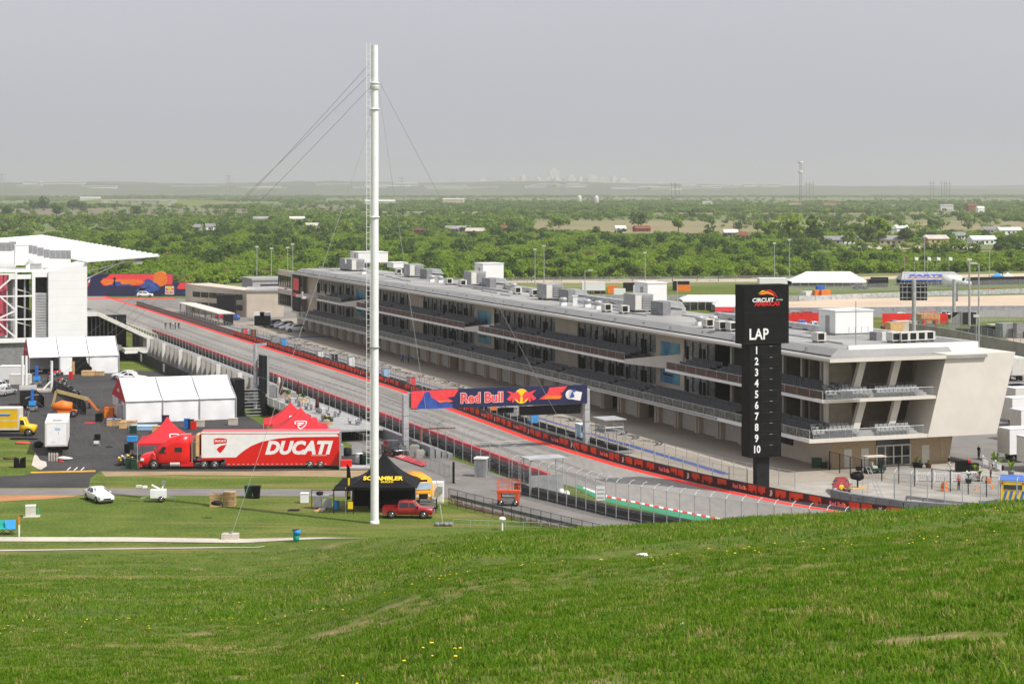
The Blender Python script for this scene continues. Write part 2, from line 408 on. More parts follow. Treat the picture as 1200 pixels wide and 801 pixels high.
# ------------------------------------------------------------------ track, pit lane, roads, paths
RE = [(p[0], p[1]) for p in (ST(620, 516), ST(720, 546), ST(820, 571), ST(920, 591), ST(993, 603), ST(1060, 611))]
REDGE = [(420, -20.3), (300, -20.3), (200, -20.3), (100, -20.3)] + RE
LE = [ST(690, 576), ST(711, 582), ST(780, 596), ST(857, 611), ST(960, 632)]
LEDGE = [(420, -34.4), (200, -34.4), (40, -34.4), (14, -34.2)] + LE
sheet('track', REDGE + LEDGE[::-1], .020, 'track', st=True)
def offs(line, d):
    "offset an (s,t) line sideways: d > 0 to +t"
    r = []
    for i, p in enumerate(line):
        a = line[max(0, i - 1)]; b = line[min(len(line) - 1, i + 1)]
        ds, dt = b[0] - a[0], b[1] - a[1]; l = math.hypot(ds, dt)
        r.append((p[0] + dt / l * d, p[1] - ds / l * d))
    return r
RED_OUT = offs(REDGE, 1.05)
sheet('red_edge_strip', offs(REDGE, .0) + RED_OUT[::-1], .032, 'linered', st=True)
BAR = offs(REDGE, 1.75)
sheet('pit_lane', [(330, -19.2)] + [q for q in offs(REDGE, 1.0)[1:-1]] + [(-60, 20), (-60, 60), (0, 60), (0, 3), (330, 12)], .012, 'pitlane', st=True)
sheet('pit_exit_paving', [(-8, -12.), (-9, 2), (-1.5, 4), (-1.5, 40), (-75, 60), (-45, -6), (-30, -11.0)], .020, 'concrete', st=True)
sheet('paddock_paving', [(0, 17), (330, 17), (330, 34), (150, 60), (40, 110), (-60, 110), (-60, 25)], .028, 'roadgrey', st=True)
# far loop of the circuit beyond the straight and its run-off
sheet('far_track', [(60, 350), (170, 349), (300, 352), (352, 356), (352, 372), (280, 378), (200, 361), (148, 356), (60, 366)], .016, 'roadgrey')
sheet('far_verge', [(208, 346.5), (345, 350), (345, 354.5), (240, 352.5)], .024, 'lawn')
sheet('painted_line', [(60, 349.2), (205, 349.2), (205, 350.2), (60, 350.2)], .03, 'linered')
# painted marks on the straight
def stripe(name, s0, s1, t0, t1, m, z=.030): return sheet(name, [(s0, t0), (s0, t1), (s1, t1), (s1, t0)], z, m, st=True)
stripe('start_line', 36.0, 36.25, -33.8, -20.9, 'offwhite')
# tyre streaks (rubber laid along the racing line)
defm('tyremark', (.11, .105, .10), .85, var=.2, alpha=.32)
def streak(pts, w):
    b = MB()
    for (s0, t0), (s1, t1) in zip(pts, pts[1:]):
        b.face([W(s0, t0, .027), W(s0, t0 + w, .027), W(s1, t1 + w, .027), W(s1, t1, .027)])
    return struct(b.obj('rubber_streak', 'tyremark'))
rs = random.Random(4)
for k in range(15):
    s0 = rs.uniform(20, 200); t0 = rs.uniform(-32, -22); L = rs.uniform(20, 90); dr = rs.uniform(-2, 2)
    streak([(s0 + L * i / 8, t0 + dr * math.sin(i / 8 * 2) + .25 * math.sin(i * .8 + k)) for i in range(9)], rs.uniform(.18, .34))
defm('faintmark', (.10, .096, .09), .85, var=.3, scale=.3, alpha=.16)
for t0, w_, s0, s1 in ((-30.2, 1.3, -2, 330), (-27.6, .9, -2, 260), (-25.0, 1.6, 20, 330)):
    struct(MB().add([W(lerp(s0, s1, i / 30), t0 + .9 * math.sin(i * .22) + j * w_, .024) for i in range(31) for j in (0, 1)], [(2 * i, 2 * i + 1, 2 * i + 3, 2 * i + 2) for i in range(30)]).obj('racing_line', 'faintmark'))
# kerb and green run-off at the near left edge
GL = [ST(676, 567), ST(700, 578), ST(711, 581.5), ST(780, 595.5), ST(857, 610.5), ST(960, 631)]
GLo = [ST(676, 571), ST(700, 584), ST(711, 588), ST(780, 603), ST(857, 618), ST(960, 640)]
sheet('green_runoff', GL + GLo[::-1], .026, 'greenrun', st=True)
kb = thing('kerb', 'red and white striped kerb along the green run-off', 'kerb')
for i in range(46):
    k0, k1 = i / 46, (i + 1) / 46
    def kp(k, off):
        x = lerp(706, 960, k); y = interp(x, [(706, 580), (780, 595), (857, 610), (960, 630.5)]); return P(x, y + off)
    a, b_, c, d = kp(k0, 0), kp(k1 - .001, 0), kp(k1 - .001, 2.0), kp(k0, 2.0)
    m = MB(); m.add([(p.x, p.y, z) for z in (.0, .07) for p in (a, b_, c, d)], [(4, 7, 6, 5), (0, 1, 5, 4), (1, 2, 6, 5), (2, 3, 7, 6), (3, 0, 4, 7)])
    m.obj('kerb_block', 'linered' if i % 2 else 'white', kb)
sheet('white_edge_line', [(684, 570.5), (702, 576.5), (712, 580.2), (711, 581.6), (700, 578.8), (683, 572)], .034, 'white')
# service road along the outside fence, the cross road, the yard and the footpaths
sheet('service_road', [(70, -44), (70, -38), (20, -37.8)] + [ST(620, 568), ST(700, 592), ST(800, 618), ST(900, 640), ST(900, 660), ST(700, 626), ST(600, 604), ST(545, 590), ST(522, 580)], .018, 'roadgrey', st=True)
sheet('cross_road', [(-80, 572), (105, 572), (410, 573), (525, 573), (540, 566), (545, 584), (522, 583), (400, 581.5), (130, 580), (38, 579.4), (-80, 579)], .014, 'roadgrey')
sheet('yard', [(-90, 430), (100, 432), (205, 436), (262, 470), (330, 512), (434, 531), (446, 549), (432, 550), (300, 551.5), (117, 551.5), (106, 560), (104, 571), (-90, 571), (-90, 500)], .026, 'asphalt')
sheet('grass_island', [(-90, 514), (20, 513), (33, 515), (41, 530), (47, 543), (52, 548), (40, 553), (28, 557), (-90, 561)], .034, 'lawn')
sheet('dirt_patch', [(41, 530), (47, 539), (54, 541), (55, 546), (48, 550.5), (44, 549), (37, 545)], .040, 'path')
sheet('dirt_patch', [(118, 552), (300, 552), (432, 550.5), (470, 556), (450, 560), (380, 558), (300, 557), (200, 556), (124, 558)], .008, 'dirt')
sheet('dirt_patch', [(-80, 580), (40, 579.6), (96, 580), (60, 584), (0, 587), (-80, 588)], .010, 'reddirt')
sheet('dirt_patch', [(420, 528), (445, 533), (480, 553), (500, 566), (480, 566), (450, 552), (430, 545)], .009, 'dirt')
sheet('dirt_patch', [(523, 583), (560, 592), (640, 610), (700, 622), (690, 626), (600, 606), (540, 594)], .009, 'mulch')
def drape(name, top, bot, m, h=.05):
    "strip laid over the terrain between two pixel lines"
    v, f = [], []; n = 60
    for i in range(n + 1):
        for tab in (top, bot):
            x = lerp(tab[0][0], tab[-1][0], i / n); p = P(x, interp(x, tab)); v.append((p.x, p.y, hill(p.x, p.y) + h))
    for i in range(n): f.append((2 * i, 2 * i + 1, 2 * i + 3, 2 * i + 2))
    return struct(MB().add(v, f).obj(name, m))
drape('footpath', [(-80, 630.6), (150, 631.2), (270, 633), (380, 634.8), (422, 637)], [(-80, 636), (150, 636.6), (290, 638), (400, 638.4), (422, 637.6)], 'path')
drape('footpath', [(-80, 651.5), (0, 650.8), (80, 648.8), (200, 645.6), (310, 643.6)], [(-80, 656), (0, 654.6), (80, 651.6), (200, 648.2), (310, 644.4)], 'path')
def yard_streak(a, b, bend, w):
    p, q = P(*a), P(*b); n = Vector((-(q - p).y, (q - p).x, 0)).normalized(); v = []
    for i in range(13):
        c = p.lerp(q, i / 12) + n * bend * math.sin(math.pi * i / 12)
        v += [(c.x - n.x * w, c.y - n.y * w, .029), (c.x + n.x * w, c.y + n.y * w, .029)]
    struct(MB().add(v, [(2 * i, 2 * i + 1, 2 * i + 3, 2 * i + 2) for i in range(12)]).obj('tyre_track', 'tyremark'))
for k in range(16): yard_streak((rs.uniform(60, 180), rs.uniform(500, 548)), (rs.uniform(20, 120), rs.uniform(448, 500)), rs.uniform(-5, 5), rs.uniform(.1, .35))
ye = thing('speed_bump', 'yellow painted speed bump across the yard exit', 'speed bump', P(74, 552.8))
a, b_ = P(36, 554.2) - P(74, 552.8), P(112, 552.4) - P(74, 552.8)
MB().bar((a.x, a.y, .06), (b_.x, b_.y, .06), .55, .14).obj('ridge', 'yellowline', ye)
for k in range(3):
    p0, p1 = P(78 + k * 8, 551), P(82 + k * 8, 547.5)
    sheet('parking_line', [(p0.x, p0.y), (p0.x + .15, p0.y), (p1.x + .15, p1.y), (p1.x, p1.y)], .036, 'white', world=True)
# right hand side beyond the building: run-off, sand, grass
sheet('sand_runoff', [(860, 352.5), (930, 353), (1000, 350), (1100, 347.5), (1280, 344), (1280, 360), (1100, 361), (1000, 362), (900, 363), (860, 362)], .012, 'sand')
sheet('back_track', [(700, 385), (860, 363), (1100, 361), (1280, 360), (1280, 372), (1120, 371), (1000, 372), (860, 384)], .014, 'roadgrey')
sheet('grass_bank', [(620, 345), (740, 347), (870, 346), (1000, 343), (1280, 336), (1280, 327), (1000, 332), (870, 334), (700, 337), (620, 338)], .012, 'lawn')
sheet('perimeter_road', [(520, 331), (700, 331.5), (900, 330), (1280, 322), (1280, 318.5), (900, 326.5), (700, 328), (520, 328)], .018, 'sand')
sheet('grass_bank', [(1085, 400), (1120, 391), (1150, 378), (1190, 378), (1170, 388), (1130, 398), (1100, 404)], .016, 'lawn')
sheet('sand_runoff', [(1170, 392), (1200, 380), (1280, 375), (1280, 400), (1190, 402)], .02, 'sand')

# ------------------------------------------------------------------ plain: fields and far hills
def fieldp(name, x0, x1, y0, y1, m, z):
    n = 6; pts = [(lerp(x0, x1, i / n), y1 + random.uniform(-.5, .5)) for i in range(n + 1)] + [(lerp(x1, x0, i / n), y0 + random.uniform(-.4, .4)) for i in range(n + 1)]
    sheet(name, pts, z, m)
fieldp('brown_field', -120, 290, 246.5, 258, 'brownfield', .4)
fieldp('brown_field', 300, 420, 242.5, 245, 'brownfield', .4)
fieldp('green_field', -120, 330, 236.5, 241.5, 'greenfield', .5)
fieldp('tan_field', 620, 1300, 259, 274, 'tanfield', .3)
fieldp('tan_field', 760, 1300, 249.5, 251.5, 'tanfield', .4)
fieldp('green_field', 960, 1300, 286, 292.5, 'greenfield', .3)
fieldp('tan_field', 330, 760, 248, 250, 'tanfield', .4)
fieldp('green_field', 380, 1300, 233, 236, 'greenfield', .6)
fieldp('road_strip', 1000, 1140, 289.6, 292.6, 'sand', .38)
fieldp('road_strip', 520, 1300, 241.2, 242.0, 'roadgrey', .6)
fieldp('road_strip', 990, 1300, 294, 295.5, 'tanfield', .36)
defm('hillgreen', (.10, .115, .08), .95, col2=(.14, .15, .11), scale=.004, detail=8)
def ridge_z(px, d, x0, x1, y0, hpx, seed):
    i = (px - x0) / (x1 - x0) * 160; k = .55 + .55 * noise.noise(Vector((px * .006, seed, 0))) + .13 * noise.noise(Vector((px * .05, seed, 5)))
    return max(2, EYE - (y0 - hpx * k * max(0, min(1, min(i, 160 - i) / 14.)) - HOR) * d / FPX)
def ridge(d, x0, x1, y0, hpx, seed, name='hills'):
    v = []; f = []; n = 160
    for i in range(n + 1):
        px = lerp(x0, x1, i / n); z = ridge_z(px, d, x0, x1, y0, hpx, seed)
        x = (px - 600) * d / FPX
        v += [(x, d - 500, -.5), (x, d, z), (x, d + 900, z * .7), (x, d + 1700, -.5)]
    for i in range(n):
        for j in range(3): f.append((4 * i + j, 4 * i + j + 4, 4 * i + j + 5, 4 * i + j + 1))
    me = bpy.data.meshes.new(name); me.from_pydata(v, [], f); me.materials.append(M['hillgreen'])
    for p in me.polygons: p.use_smooth = True
    struct(mobj(name, me))
ridge(7600, -900, 1100, 220, 7, 1.3); ridge(9200, -700, 900, 218, 9, 4.1); ridge(8400, 500, 2100, 223, 4, 7.7); ridge(11000, 300, 2000, 221, 6, 2.2)

# ------------------------------------------------------------------ haze
hz = MB().box(-13000, 13000, -15000, 15000, -1.2, 165)
hm = bpy.data.materials.new('haze'); hm.use_nodes = True; n = hm.node_tree; n.nodes.clear()
ho = n.nodes.new('ShaderNodeOutputMaterial'); pv = n.nodes.new('ShaderNodeVolumePrincipled')
pv.inputs['Color'].default_value = (.73, .735, .755, 1); pv.inputs['Density'].default_value = 1.05e-4; pv.inputs['Anisotropy'].default_value = 0.2
n.links.new(pv.outputs[0], ho.inputs['Volume']); M['haze'] = hm
HAZE = struct(hz.obj('haze', 'haze'), 'stuff')

# ------------------------------------------------------------------ vegetation
def leafmat(name, stops, trans=.42):
    m = bpy.data.materials.new(name); m.use_nodes = True; n = m.node_tree; n.nodes.clear()
    o = n.nodes.new('ShaderNodeOutputMaterial'); b = n.nodes.new('ShaderNodeBsdfPrincipled'); b.inputs['Roughness'].default_value = .7; b.inputs['Specular IOR Level'].default_value = .06
    oi = n.nodes.new('ShaderNodeObjectInfo'); r = n.nodes.new('ShaderNodeValToRGB'); e = r.color_ramp.elements
    e[0].position, e[0].color = stops[0][0], (*stops[0][1], 1); e[1].position, e[1].color = stops[-1][0], (*stops[-1][1], 1)
    for p, c in stops[1:-1]: q = e.new(p); q.color = (*c, 1)
    n.links.new(oi.outputs['Random'], r.inputs[0])
    g = n.nodes.new('ShaderNodeNewGeometry'); mr = n.nodes.new('ShaderNodeMapRange'); mr.inputs[3].default_value = .82; mr.inputs[4].default_value = 1.18
    n.links.new(g.outputs['Random Per Island'], mr.inputs[0])
    mm = n.nodes.new('ShaderNodeMix'); mm.data_type = 'RGBA'; mm.blend_type = 'MULTIPLY'; mm.inputs[0].default_value = 1
    n.links.new(r.outputs[0], mm.inputs[6]); n.links.new(mr.outputs[0], mm.inputs[7])
    n.links.new(mm.outputs[2], b.inputs['Base Color'])
    t = n.nodes.new('ShaderNodeBsdfTranslucent'); n.links.new(mm.outputs[2], t.inputs['Color'])
    ms = n.nodes.new('ShaderNodeMixShader'); ms.inputs[0].default_value = trans
    n.links.new(b.outputs[0], ms.inputs[1]); n.links.new(t.outputs[0], ms.inputs[2]); n.links.new(ms.outputs[0], o.inputs['Surface'])
    M[name] = m
leafmat('leafbright', [(0, (.12, .21, .02)), (.35, (.175, .28, .025)), (.85, (.215, .32, .033)), (.96, (.20, .28, .045)), (1, (.20, .17, .07))])
leafmat('leafdark', [(0, (.05, .10, .022)), (1, (.095, .16, .03))])
leafmat('leaffar', [(0, (.065, .125, .024)), (.5, (.135, .22, .033)), (1, (.20, .295, .045))])
leafmat('grassblade', [(0, (.085, .19, .010)), (.5, (.13, .25, .016)), (.8, (.19, .28, .026)), (1, (.40, .35, .13))], .5)
def crown(nq, rx, rz, zc, q, seed, lumps=7, mk='leafbright'):
    "a tree crown of leaf-clump quads gathered in lumps; gaps between the lumps show through"
    r = random.Random(seed); b = MB(); L = []; b.nr = []
    for i in range(lumps):
        a = r.uniform(0, 6.28); k = r.uniform(.2, .72)
        L.append((Vector((math.cos(a) * rx * k, math.sin(a) * rx * k, zc + r.uniform(-.55, .62) * rz)), r.uniform(.34, .58) * rx))
    for i in range(nq):
        c, R = L[r.randrange(lumps)]
        d = Vector((r.gauss(0, 1), r.gauss(0, 1), r.gauss(0, 1))).normalized()
        p = c + Vector((d.x * R, d.y * R, d.z * R * .85 * rz / rx)) * r.uniform(.65, 1.05)
        nrm = (d + Vector((r.gauss(0, .45), r.gauss(0, .45), r.gauss(.55, .45)))).normalized()
        x = nrm.orthogonal().normalized(); y = nrm.cross(x); s = q * r.uniform(.6, 1.35)
        an = r.uniform(0, 6.28); x, y = x * math.cos(an) + y * math.sin(an), y * math.cos(an) - x * math.sin(an)
        b.add([p + x * s, p + y * s * .8, p - x * s * .9 - nrm * s * .25, p - y * s * .75], [(0, 1, 2, 3)]); b.nr += [(d * .6 + nrm * .35 + Vector((0, 0, .75))).normalized()] * 4
    return b
def cmesh(b, name, mk): return b.nmesh(name, mk, b.nr)
def trunk(h, r0, seed, spread=1.):
    r = random.Random(seed); b = MB(); b.tube((0, 0, -.2), (0, 0, h * .55), r0, r0 * .7, 7)
    for k in range(5):
        a = 6.28 * k / 5 + r.uniform(-.4, .4); z = h * r.uniform(.3, .55)
        b.tube((0, 0, z), (math.cos(a) * spread * r.uniform(.5, .9), math.sin(a) * spread * r.uniform(.5, .9), h * r.uniform(.75, 1.)), r0 * .5, r0 * .15, 5)
    return b
def gn_scatter(name, pts, scs, rots, idxs, protos, tilt=None):
    me = bpy.data.meshes.new(name); me.from_pydata(pts, [], [])
    a = me.attributes.new('sc', 'FLOAT', 'POINT'); a.data.foreach_set('value', scs)
    a = me.attributes.new('rz', 'FLOAT', 'POINT'); a.data.foreach_set('value', rots)
    a = me.attributes.new('ix', 'INT', 'POINT'); a.data.foreach_set('value', idxs)
    o = struct(mobj(name, me), 'stuff')
    c = bpy.data.collections.new(name + '_kinds')
    for k, p in enumerate(protos): q = bpy.data.objects.new('%s_kind_%02d' % (name, k), p); c.objects.link(q)
    g = bpy.data.node_groups.new(name, 'GeometryNodeTree')
    g.interface.new_socket('Geometry', in_out='INPUT', socket_type='NodeSocketGeometry'); g.interface.new_socket('Geometry', in_out='OUTPUT', socket_type='NodeSocketGeometry')
    N = g.nodes.new; gi, go = N('NodeGroupInput'), N('NodeGroupOutput')
    ip = N('GeometryNodeInstanceOnPoints'); ci = N('GeometryNodeCollectionInfo'); ci.inputs['Collection'].default_value = c
    ci.inputs['Separate Children'].default_value = True; ci.inputs['Reset Children'].default_value = True
    def at(nm, ty):
        q = N('GeometryNodeInputNamedAttribute'); q.data_type = ty; q.inputs['Name'].default_value = nm; return q.outputs[0]
    cx = N('ShaderNodeCombineXYZ'); g.links.new(at('rz', 'FLOAT'), cx.inputs[2])
    ip.inputs['Pick Instance'].default_value = True
    g.links.new(gi.outputs[0], ip.inputs['Points']); g.links.new(ci.outputs[0], ip.inputs['Instance']); g.links.new(at('ix', 'INT'), ip.inputs['Instance Index'])
    g.links.new(cx.outputs[0], ip.inputs['Rotation']); g.links.new(at('sc', 'FLOAT'), ip.inputs['Scale']); g.links.new(ip.outputs[0], go.inputs[0])
    md = o.modifiers.new('scatter', 'NODES'); md.node_group = g
    return o
def px_of(x, y): return 600 + FPX * x / y, HOR + FPX * EYE / y
HS = [(978, 287, 10, 2.8, 'midgrey', 'grey', 'grey house with a dark roof beside the tall trees'), (1000, 286, 11, 3, 'white', 'greymetal', 'white house with a grey roof between tall trees'), (1044, 287, 15, 3, 'path', 'roofgrey', 'tan long house with a brown roof beside the tall trees'), (1037, 275, 13, 4, 'offwhite', 'roofgrey', 'pale barn with a steep grey roof'), (1058, 272, 9, 3, 'white', 'white', 'small white shed beside the pale barn'), (1100, 286, 13, 3, 'straw', 'path', 'yellow house with a pale roof'), (1126, 281, 8, 2.6, 'white', 'grey', 'white cottage behind the yellow house'), (1154, 287, 14, 3, 'white', 'white', 'white bungalow near the green lawn'), (1092, 281, 7, 2.6, 'grey', 'dark', 'dark small shed near the yellow house'), (1185, 275, 16, 3, 'white', 'offwhite', 'white trailer home by the tan field'), (1160, 274, 8, 3, 'offwhite', 'grey', 'grey roofed cottage by the tan field'), (857, 277, 9, 2.5, 'grey', 'offwhite', 'low shed with a pale roof beyond the lap tower'), (870, 281, 6, 2.5, 'path', 'rust', 'rusty roofed hut beside the low shed'), (535, 273, 18, 3, 'midgrey', 'roofgrey', 'grey barn with a pale roof in the middle of the woodland'), (555, 275, 12, 2.5, 'wood', 'path', 'brown roofed barn beside the grey barn'), (495, 274, 12, 2.5, 'rust', 'mulch', 'dark brown shed in the woodland clearing'), (592, 271, 8, 2.4, 'rust', 'rust', 'small rust shed in the woodland'), (728, 273, 7, 3, 'white', 'white', 'small white house near the tan field'), (754, 272, 11, 2.6, 'rust', 'rust', 'red roofed long shed near the tan field'), (305, 260, 14, 3, 'white', 'roofgrey', 'pale blue house beyond the grandstand woods'), (350, 260, 16, 3, 'white', 'offwhite', 'white house beside the pale blue one'), (367, 269, 10, 3, 'offwhite', 'path', 'cream shed in the woods behind the mast'), (247, 270, 7, 3, 'white', 'grey', 'white hut in the woods beyond the grandstand'), (230, 271, 5, 3, 'roofgrey', 'grey', 'tiny blue hut in the woods'), (531, 240, 40, 10, 'tan', 'tan', 'tan flat roofed hall on the distant road'), (445, 239, 60, 6, 'offwhite', 'white', 'long white hall on the distant road'), (932, 243, 18, 8, 'offwhite', 'rust', 'red roofed building on the distant road'), (973, 242, 22, 6, 'path', 'rust', 'brown roofed building on the distant road'), (1110, 247, 18, 7, 'offwhite', 'roofgrey', 'cream house group on the right distant ridge'), (1140, 248, 12, 8, 'rust', 'rust', 'rust coloured barn on the right distant ridge'), (1150, 249, 9, 6, 'white', 'white', 'white barn on the right distant ridge'), (829, 240, 18, 5, 'white', 'roofgrey', 'white hall with a pale roof far behind the tower'), (155, 227, 40, 9, 'white', 'offwhite', 'white house row above the far bridge'), (190, 227, 50, 9, 'offwhite', 'roofgrey', 'pale house row beside the white row'), (225, 228, 30, 9, 'white', 'white', 'far white house beyond the bridge'), (120, 226, 40, 9, 'roofgrey', 'offwhite', 'far pale house row left of the bridge houses')]
CLEAR = [(-200, 295, 244.5, 259), (300, 420, 242.3, 248), (-200, 330, 236.5, 242), (950, 1300, 284, 303), (620, 1300, 259.5, 276), (330, 760, 248, 252.5), (760, 1300, 249.5, 254), (380, 1300, 232, 237)] + [(h[0] - 9 - h[2] * .25, h[0] + 9 + h[2] * .25, h[1] - 1.2, HOR + (h[1] - HOR) * 1.13 + .5) for h in HS]
def wood():
    r = random.Random(11); protos = []
    for k in range(7): protos.append(cmesh(crown(270, 3.2, 1.9, 2.2, .42, 40 + k, 9), 'scrub_tree', 'leafbright'))
    for k in range(3): protos.append(cmesh(crown(230, 3.6, 2.6, 3.2, .48, 60 + k, 9), 'dark_tree', 'leafdark'))
    for k in range(3): protos.append(cmesh(crown(110, 5.0, 3.0, 3.1, .95, 80 + k, 8), 'far_tree', 'leaffar'))
    def fill(name, d0, d1, area, near):
        pts, sc, ro, ix = [], [], [], []
        A = .5 * (d1 * d1 - d0 * d0) * .60; n = int(A / area)
        for i in range(n):
            y = math.sqrt(r.uniform(d0 * d0, d1 * d1)); k = r.uniform(-.30, .30); x = y * k; px, py = px_of(x, y)
            lim = interp(px, [(-100, 337), (230, 337), (340, 334), (500, 331), (640, 327.5), (900, 325.5), (1000, 320.5), (1300, 316)])
            if py > lim: continue
            if any(a < px < b and c < py < d for a, b, c, d in CLEAR) and r.random() < .97: continue
            nz_ = noise.noise(Vector((x * .006, y * .004, 1))) + .5 * noise.noise(Vector((x * .02, y * .014, 4)))
            gap = noise.noise(Vector((x * .0045, y * .0022, 9)))
            if gap > (.42 if d0 < 900 else .08) and r.random() < .9: continue
            if near:
                dk = nz_ > .68 or r.random() < .035; ix.append(r.randrange(7, 10) if dk else r.randrange(7)); s = r.uniform(.6, 1.25) * (1.2 if dk else 1)
            else: ix.append(r.randrange(10, 13) if r.random() < .75 or y > 3000 else r.randrange(7)); s = r.uniform(.6, 1.25) * (1.25 if nz_ > .3 else 1)
            pts.append((x, y, -.3)); sc.append(s); ro.append(r.uniform(0, 6.28))
        gn_scatter(name, pts, sc, ro, ix, protos)
    fill('woodland', 540, 1350, 15, True); fill('distant_woodland', 1350, 3200, 60, False); fill('far_treebelt', 3200, 7800, 480, False)
wood()
def grass():
    r = random.Random(5); protos = []
    for k in range(6):                                 # near tufts
        b = MB()
        for i in range(26):
            a = r.uniform(0, 6.28); R = r.uniform(0, .22); bx, by = math.cos(a) * R, math.sin(a) * R
            h = r.uniform(.02, .07) if k < 4 else r.uniform(.05, .11); la = r.uniform(0, 6.28); l = h * r.uniform(.3, .9); w = r.uniform(.006, .011)
            dx, dy = math.cos(la), math.sin(la); p = (-dy * w, dx * w)
            m1 = (bx + dx * l * .35, by + dy * l * .35, h * .62); t = (bx + dx * l, by + dy * l, h)
            b.add([(bx - p[0], by - p[1], -.02), (bx + p[0], by + p[1], -.02), (m1[0] + p[0] * .8, m1[1] + p[1] * .8, m1[2]), (m1[0] - p[0] * .8, m1[1] - p[1] * .8, m1[2]), t], [(0, 1, 2, 3), (3, 2, 4)])
        protos.append(b.mesh('grass_tuft', 'grassblade'))
    for k in range(3):                                 # wide low patches for farther away
        b = MB()
        for i in range(34):
            a = r.uniform(0, 6.28); R = math.sqrt(r.random()) * .8; bx, by = math.cos(a) * R, math.sin(a) * R
            h = r.uniform(.05, .14); la = r.uniform(0, 6.28); l = h * .6; w = r.uniform(.018, .035); dx, dy = math.cos(la), math.sin(la)
            b.add([(bx - dy * w, by + dx * w, -.02), (bx + dy * w, by - dx * w, -.02), (bx + dx * l, by + dy * l, h)], [(0, 1, 2)])
        protos.append(b.mesh('grass_patch', 'grassblade'))
    pts, sc, ro, ix = [], [], [], []
    def put(d0, d1, area, lo, hi, am):
        A = (d1 * d1 - d0 * d0) * am
        for i in range(int(A / area)):
            d = math.sqrt(r.uniform(d0 * d0, d1 * d1)); a = r.uniform(-am, am); x, y = d * math.sin(a), d * math.cos(a); z = hill(x, y)
            if z < .02 and not -1 < x + 400: continue
            nz_ = noise.noise(Vector((x * .35, y * .9, 2))); n3 = noise.noise(Vector((x * .09, y * .2, 6)))
            bv = bare(x, y)
            if bv > .42 and r.random() < min(.95, .35 + (bv - .42) * 2.5): continue
            k = r.randrange(lo, hi)
            if lo == 0 and k >= 4 and (n3 < .1 and x < 3): k = r.randrange(4)
            pts.append((x, y, z)); ix.append(k); ro.append(r.uniform(0, 6.28)); sc.append(r.uniform(.6, 1.15) * (1 + .45 * max(0, nz_)))
    put(6, 34, .028, 0, 6, .75); put(34, 62, .075, 0, 5, .5); put(62, 120, .55, 6, 9, .42); put(120, 172, 1.3, 6, 9, .36)
    gn_scatter('grass', pts, sc, ro, ix, protos)
    # dandelions dotted over the slope
    b = MB()
    for i in range(1250):
        d = 22 + 148 * r.random() ** 1.1; a = r.uniform(-.34, .34); x, y = d * math.sin(a), d * math.cos(a); z = hill(x, y)
        if noise.noise(Vector((x * .08, y * .08, 8))) < (-.02 if a < -.02 else .2): continue
        R = r.uniform(.016, .026) * (1 + d / 130); h = r.uniform(.07, .16)
        b.tube((x, y, z), (x, y, z + h), .004, n=3, mi=1, cap=False)
        b.add([(x, y, z + h + .012)] + [(x + R * math.cos(k * 1.257), y + R * math.sin(k * 1.257), z + h) for k in range(5)], [(0, 1 + k, 1 + (k + 1) % 5) for k in range(5)], 0)
    struct(b.obj('dandelions', ['flower', 'grassblade']), 'stuff')
grass()
# ------------------------------------------------------------------ pit building
def t_at(px, s):
    k = (px - 600) / FPX; ax, ay = C0.x + s * UX, C0.y + s * UY
    return (k * ay - ax) / (VX - k * VY)
PB = thing('pit_building', 'long three storey tan pit building with terraced balconies and grey roof', 'building', C0, BROT)
ZS1, ZF1, ZS2, ZF2, ZR0, ZR1 = 3.45, 3.85, 7.84, 8.2, 12.4, 12.78
TW = 2.0                                            # plane of the upper walls
SE = 248.0
def pb(name, mk, b, parent=None): return b.obj(name, mk, parent or PB)
# floor slabs with the balcony fronts
def slab(name, poly, z0, z1, mk): return pb(name, mk, MB().prism(poly, z0, z1))
slab('floor_slab', [(-4.4, -3.0), (t_at(1086, -3.), -3.0), (17, -2.2), (17, SE), (0, SE), (-1.5, 232), (-4.4, 226)], ZS1, ZF1, ['panelwhite'])
slab('floor_slab', [(TW, 4.4), (17, 4.4), (17, SE), (TW, SE)], ZS2, ZF2, ['panelwhite'])
slab('roof_slab', [(-2.1, -3.4), (18.6, -3.4), (18.2, SE), (-1.0, SE)], ZR0, ZR1, ['roofgrey', ])
up = MB(); A = [(-.2, -.2), (16, -.2), (16, SE - 4), (-.2, SE - 4)]; B_ = [(1.0, .2), (15.6, .2), (15.6, SE - 4.5), (1.0, SE - 4.5)]
up.add([(x, y, ZR1 + .003) for x, y in A] + [(x, y, 13.55) for x, y in B_], [(4, 5, 6, 7), (0, 1, 5, 4), (1, 2, 6, 5), (2, 3, 7, 6), (3, 0, 4, 7)]); pb('upper_roof', 'roofband', up)
pb('roof_joint', 'dark', MB().box(-.46, -.2, -.4, SE - 4, ZR1, ZR1 + .12))
rt = pb('roof_membrane', 'roofgrey', MB().box(1.3, 15.3, .8, SE - 5, 13.5, 13.565))
# roof stains and seams
for k in range(40):
    y = 4 + k * 6.1; pb('roof_seam', 'roofband', MB().box(1.35, 15.2, y, y + .12, 13.56, 13.585))
px0, px1 = t_at(993, .4), t_at(1145, .4)
pb('end_parapet', 'white', MB().box(px0, px1, .15, .45, ZR1 + .01, 13.95))
pb('side_parapet', 'white', MB().box(px1 - .3, px1, .46, 34, ZR1 + .01, 13.95))
pb('roof_fascia', 'panelwhite', MB().box(-2.13, t_at(1109, -3.45), -3.47, -3.4, ZR0 + .02, ZR1 + .06))
pb('eave_drip', 'panelwhite', MB().box(-2.14, -2.1, -3.4, SE, ZR0 + .12, ZR1 + .03))
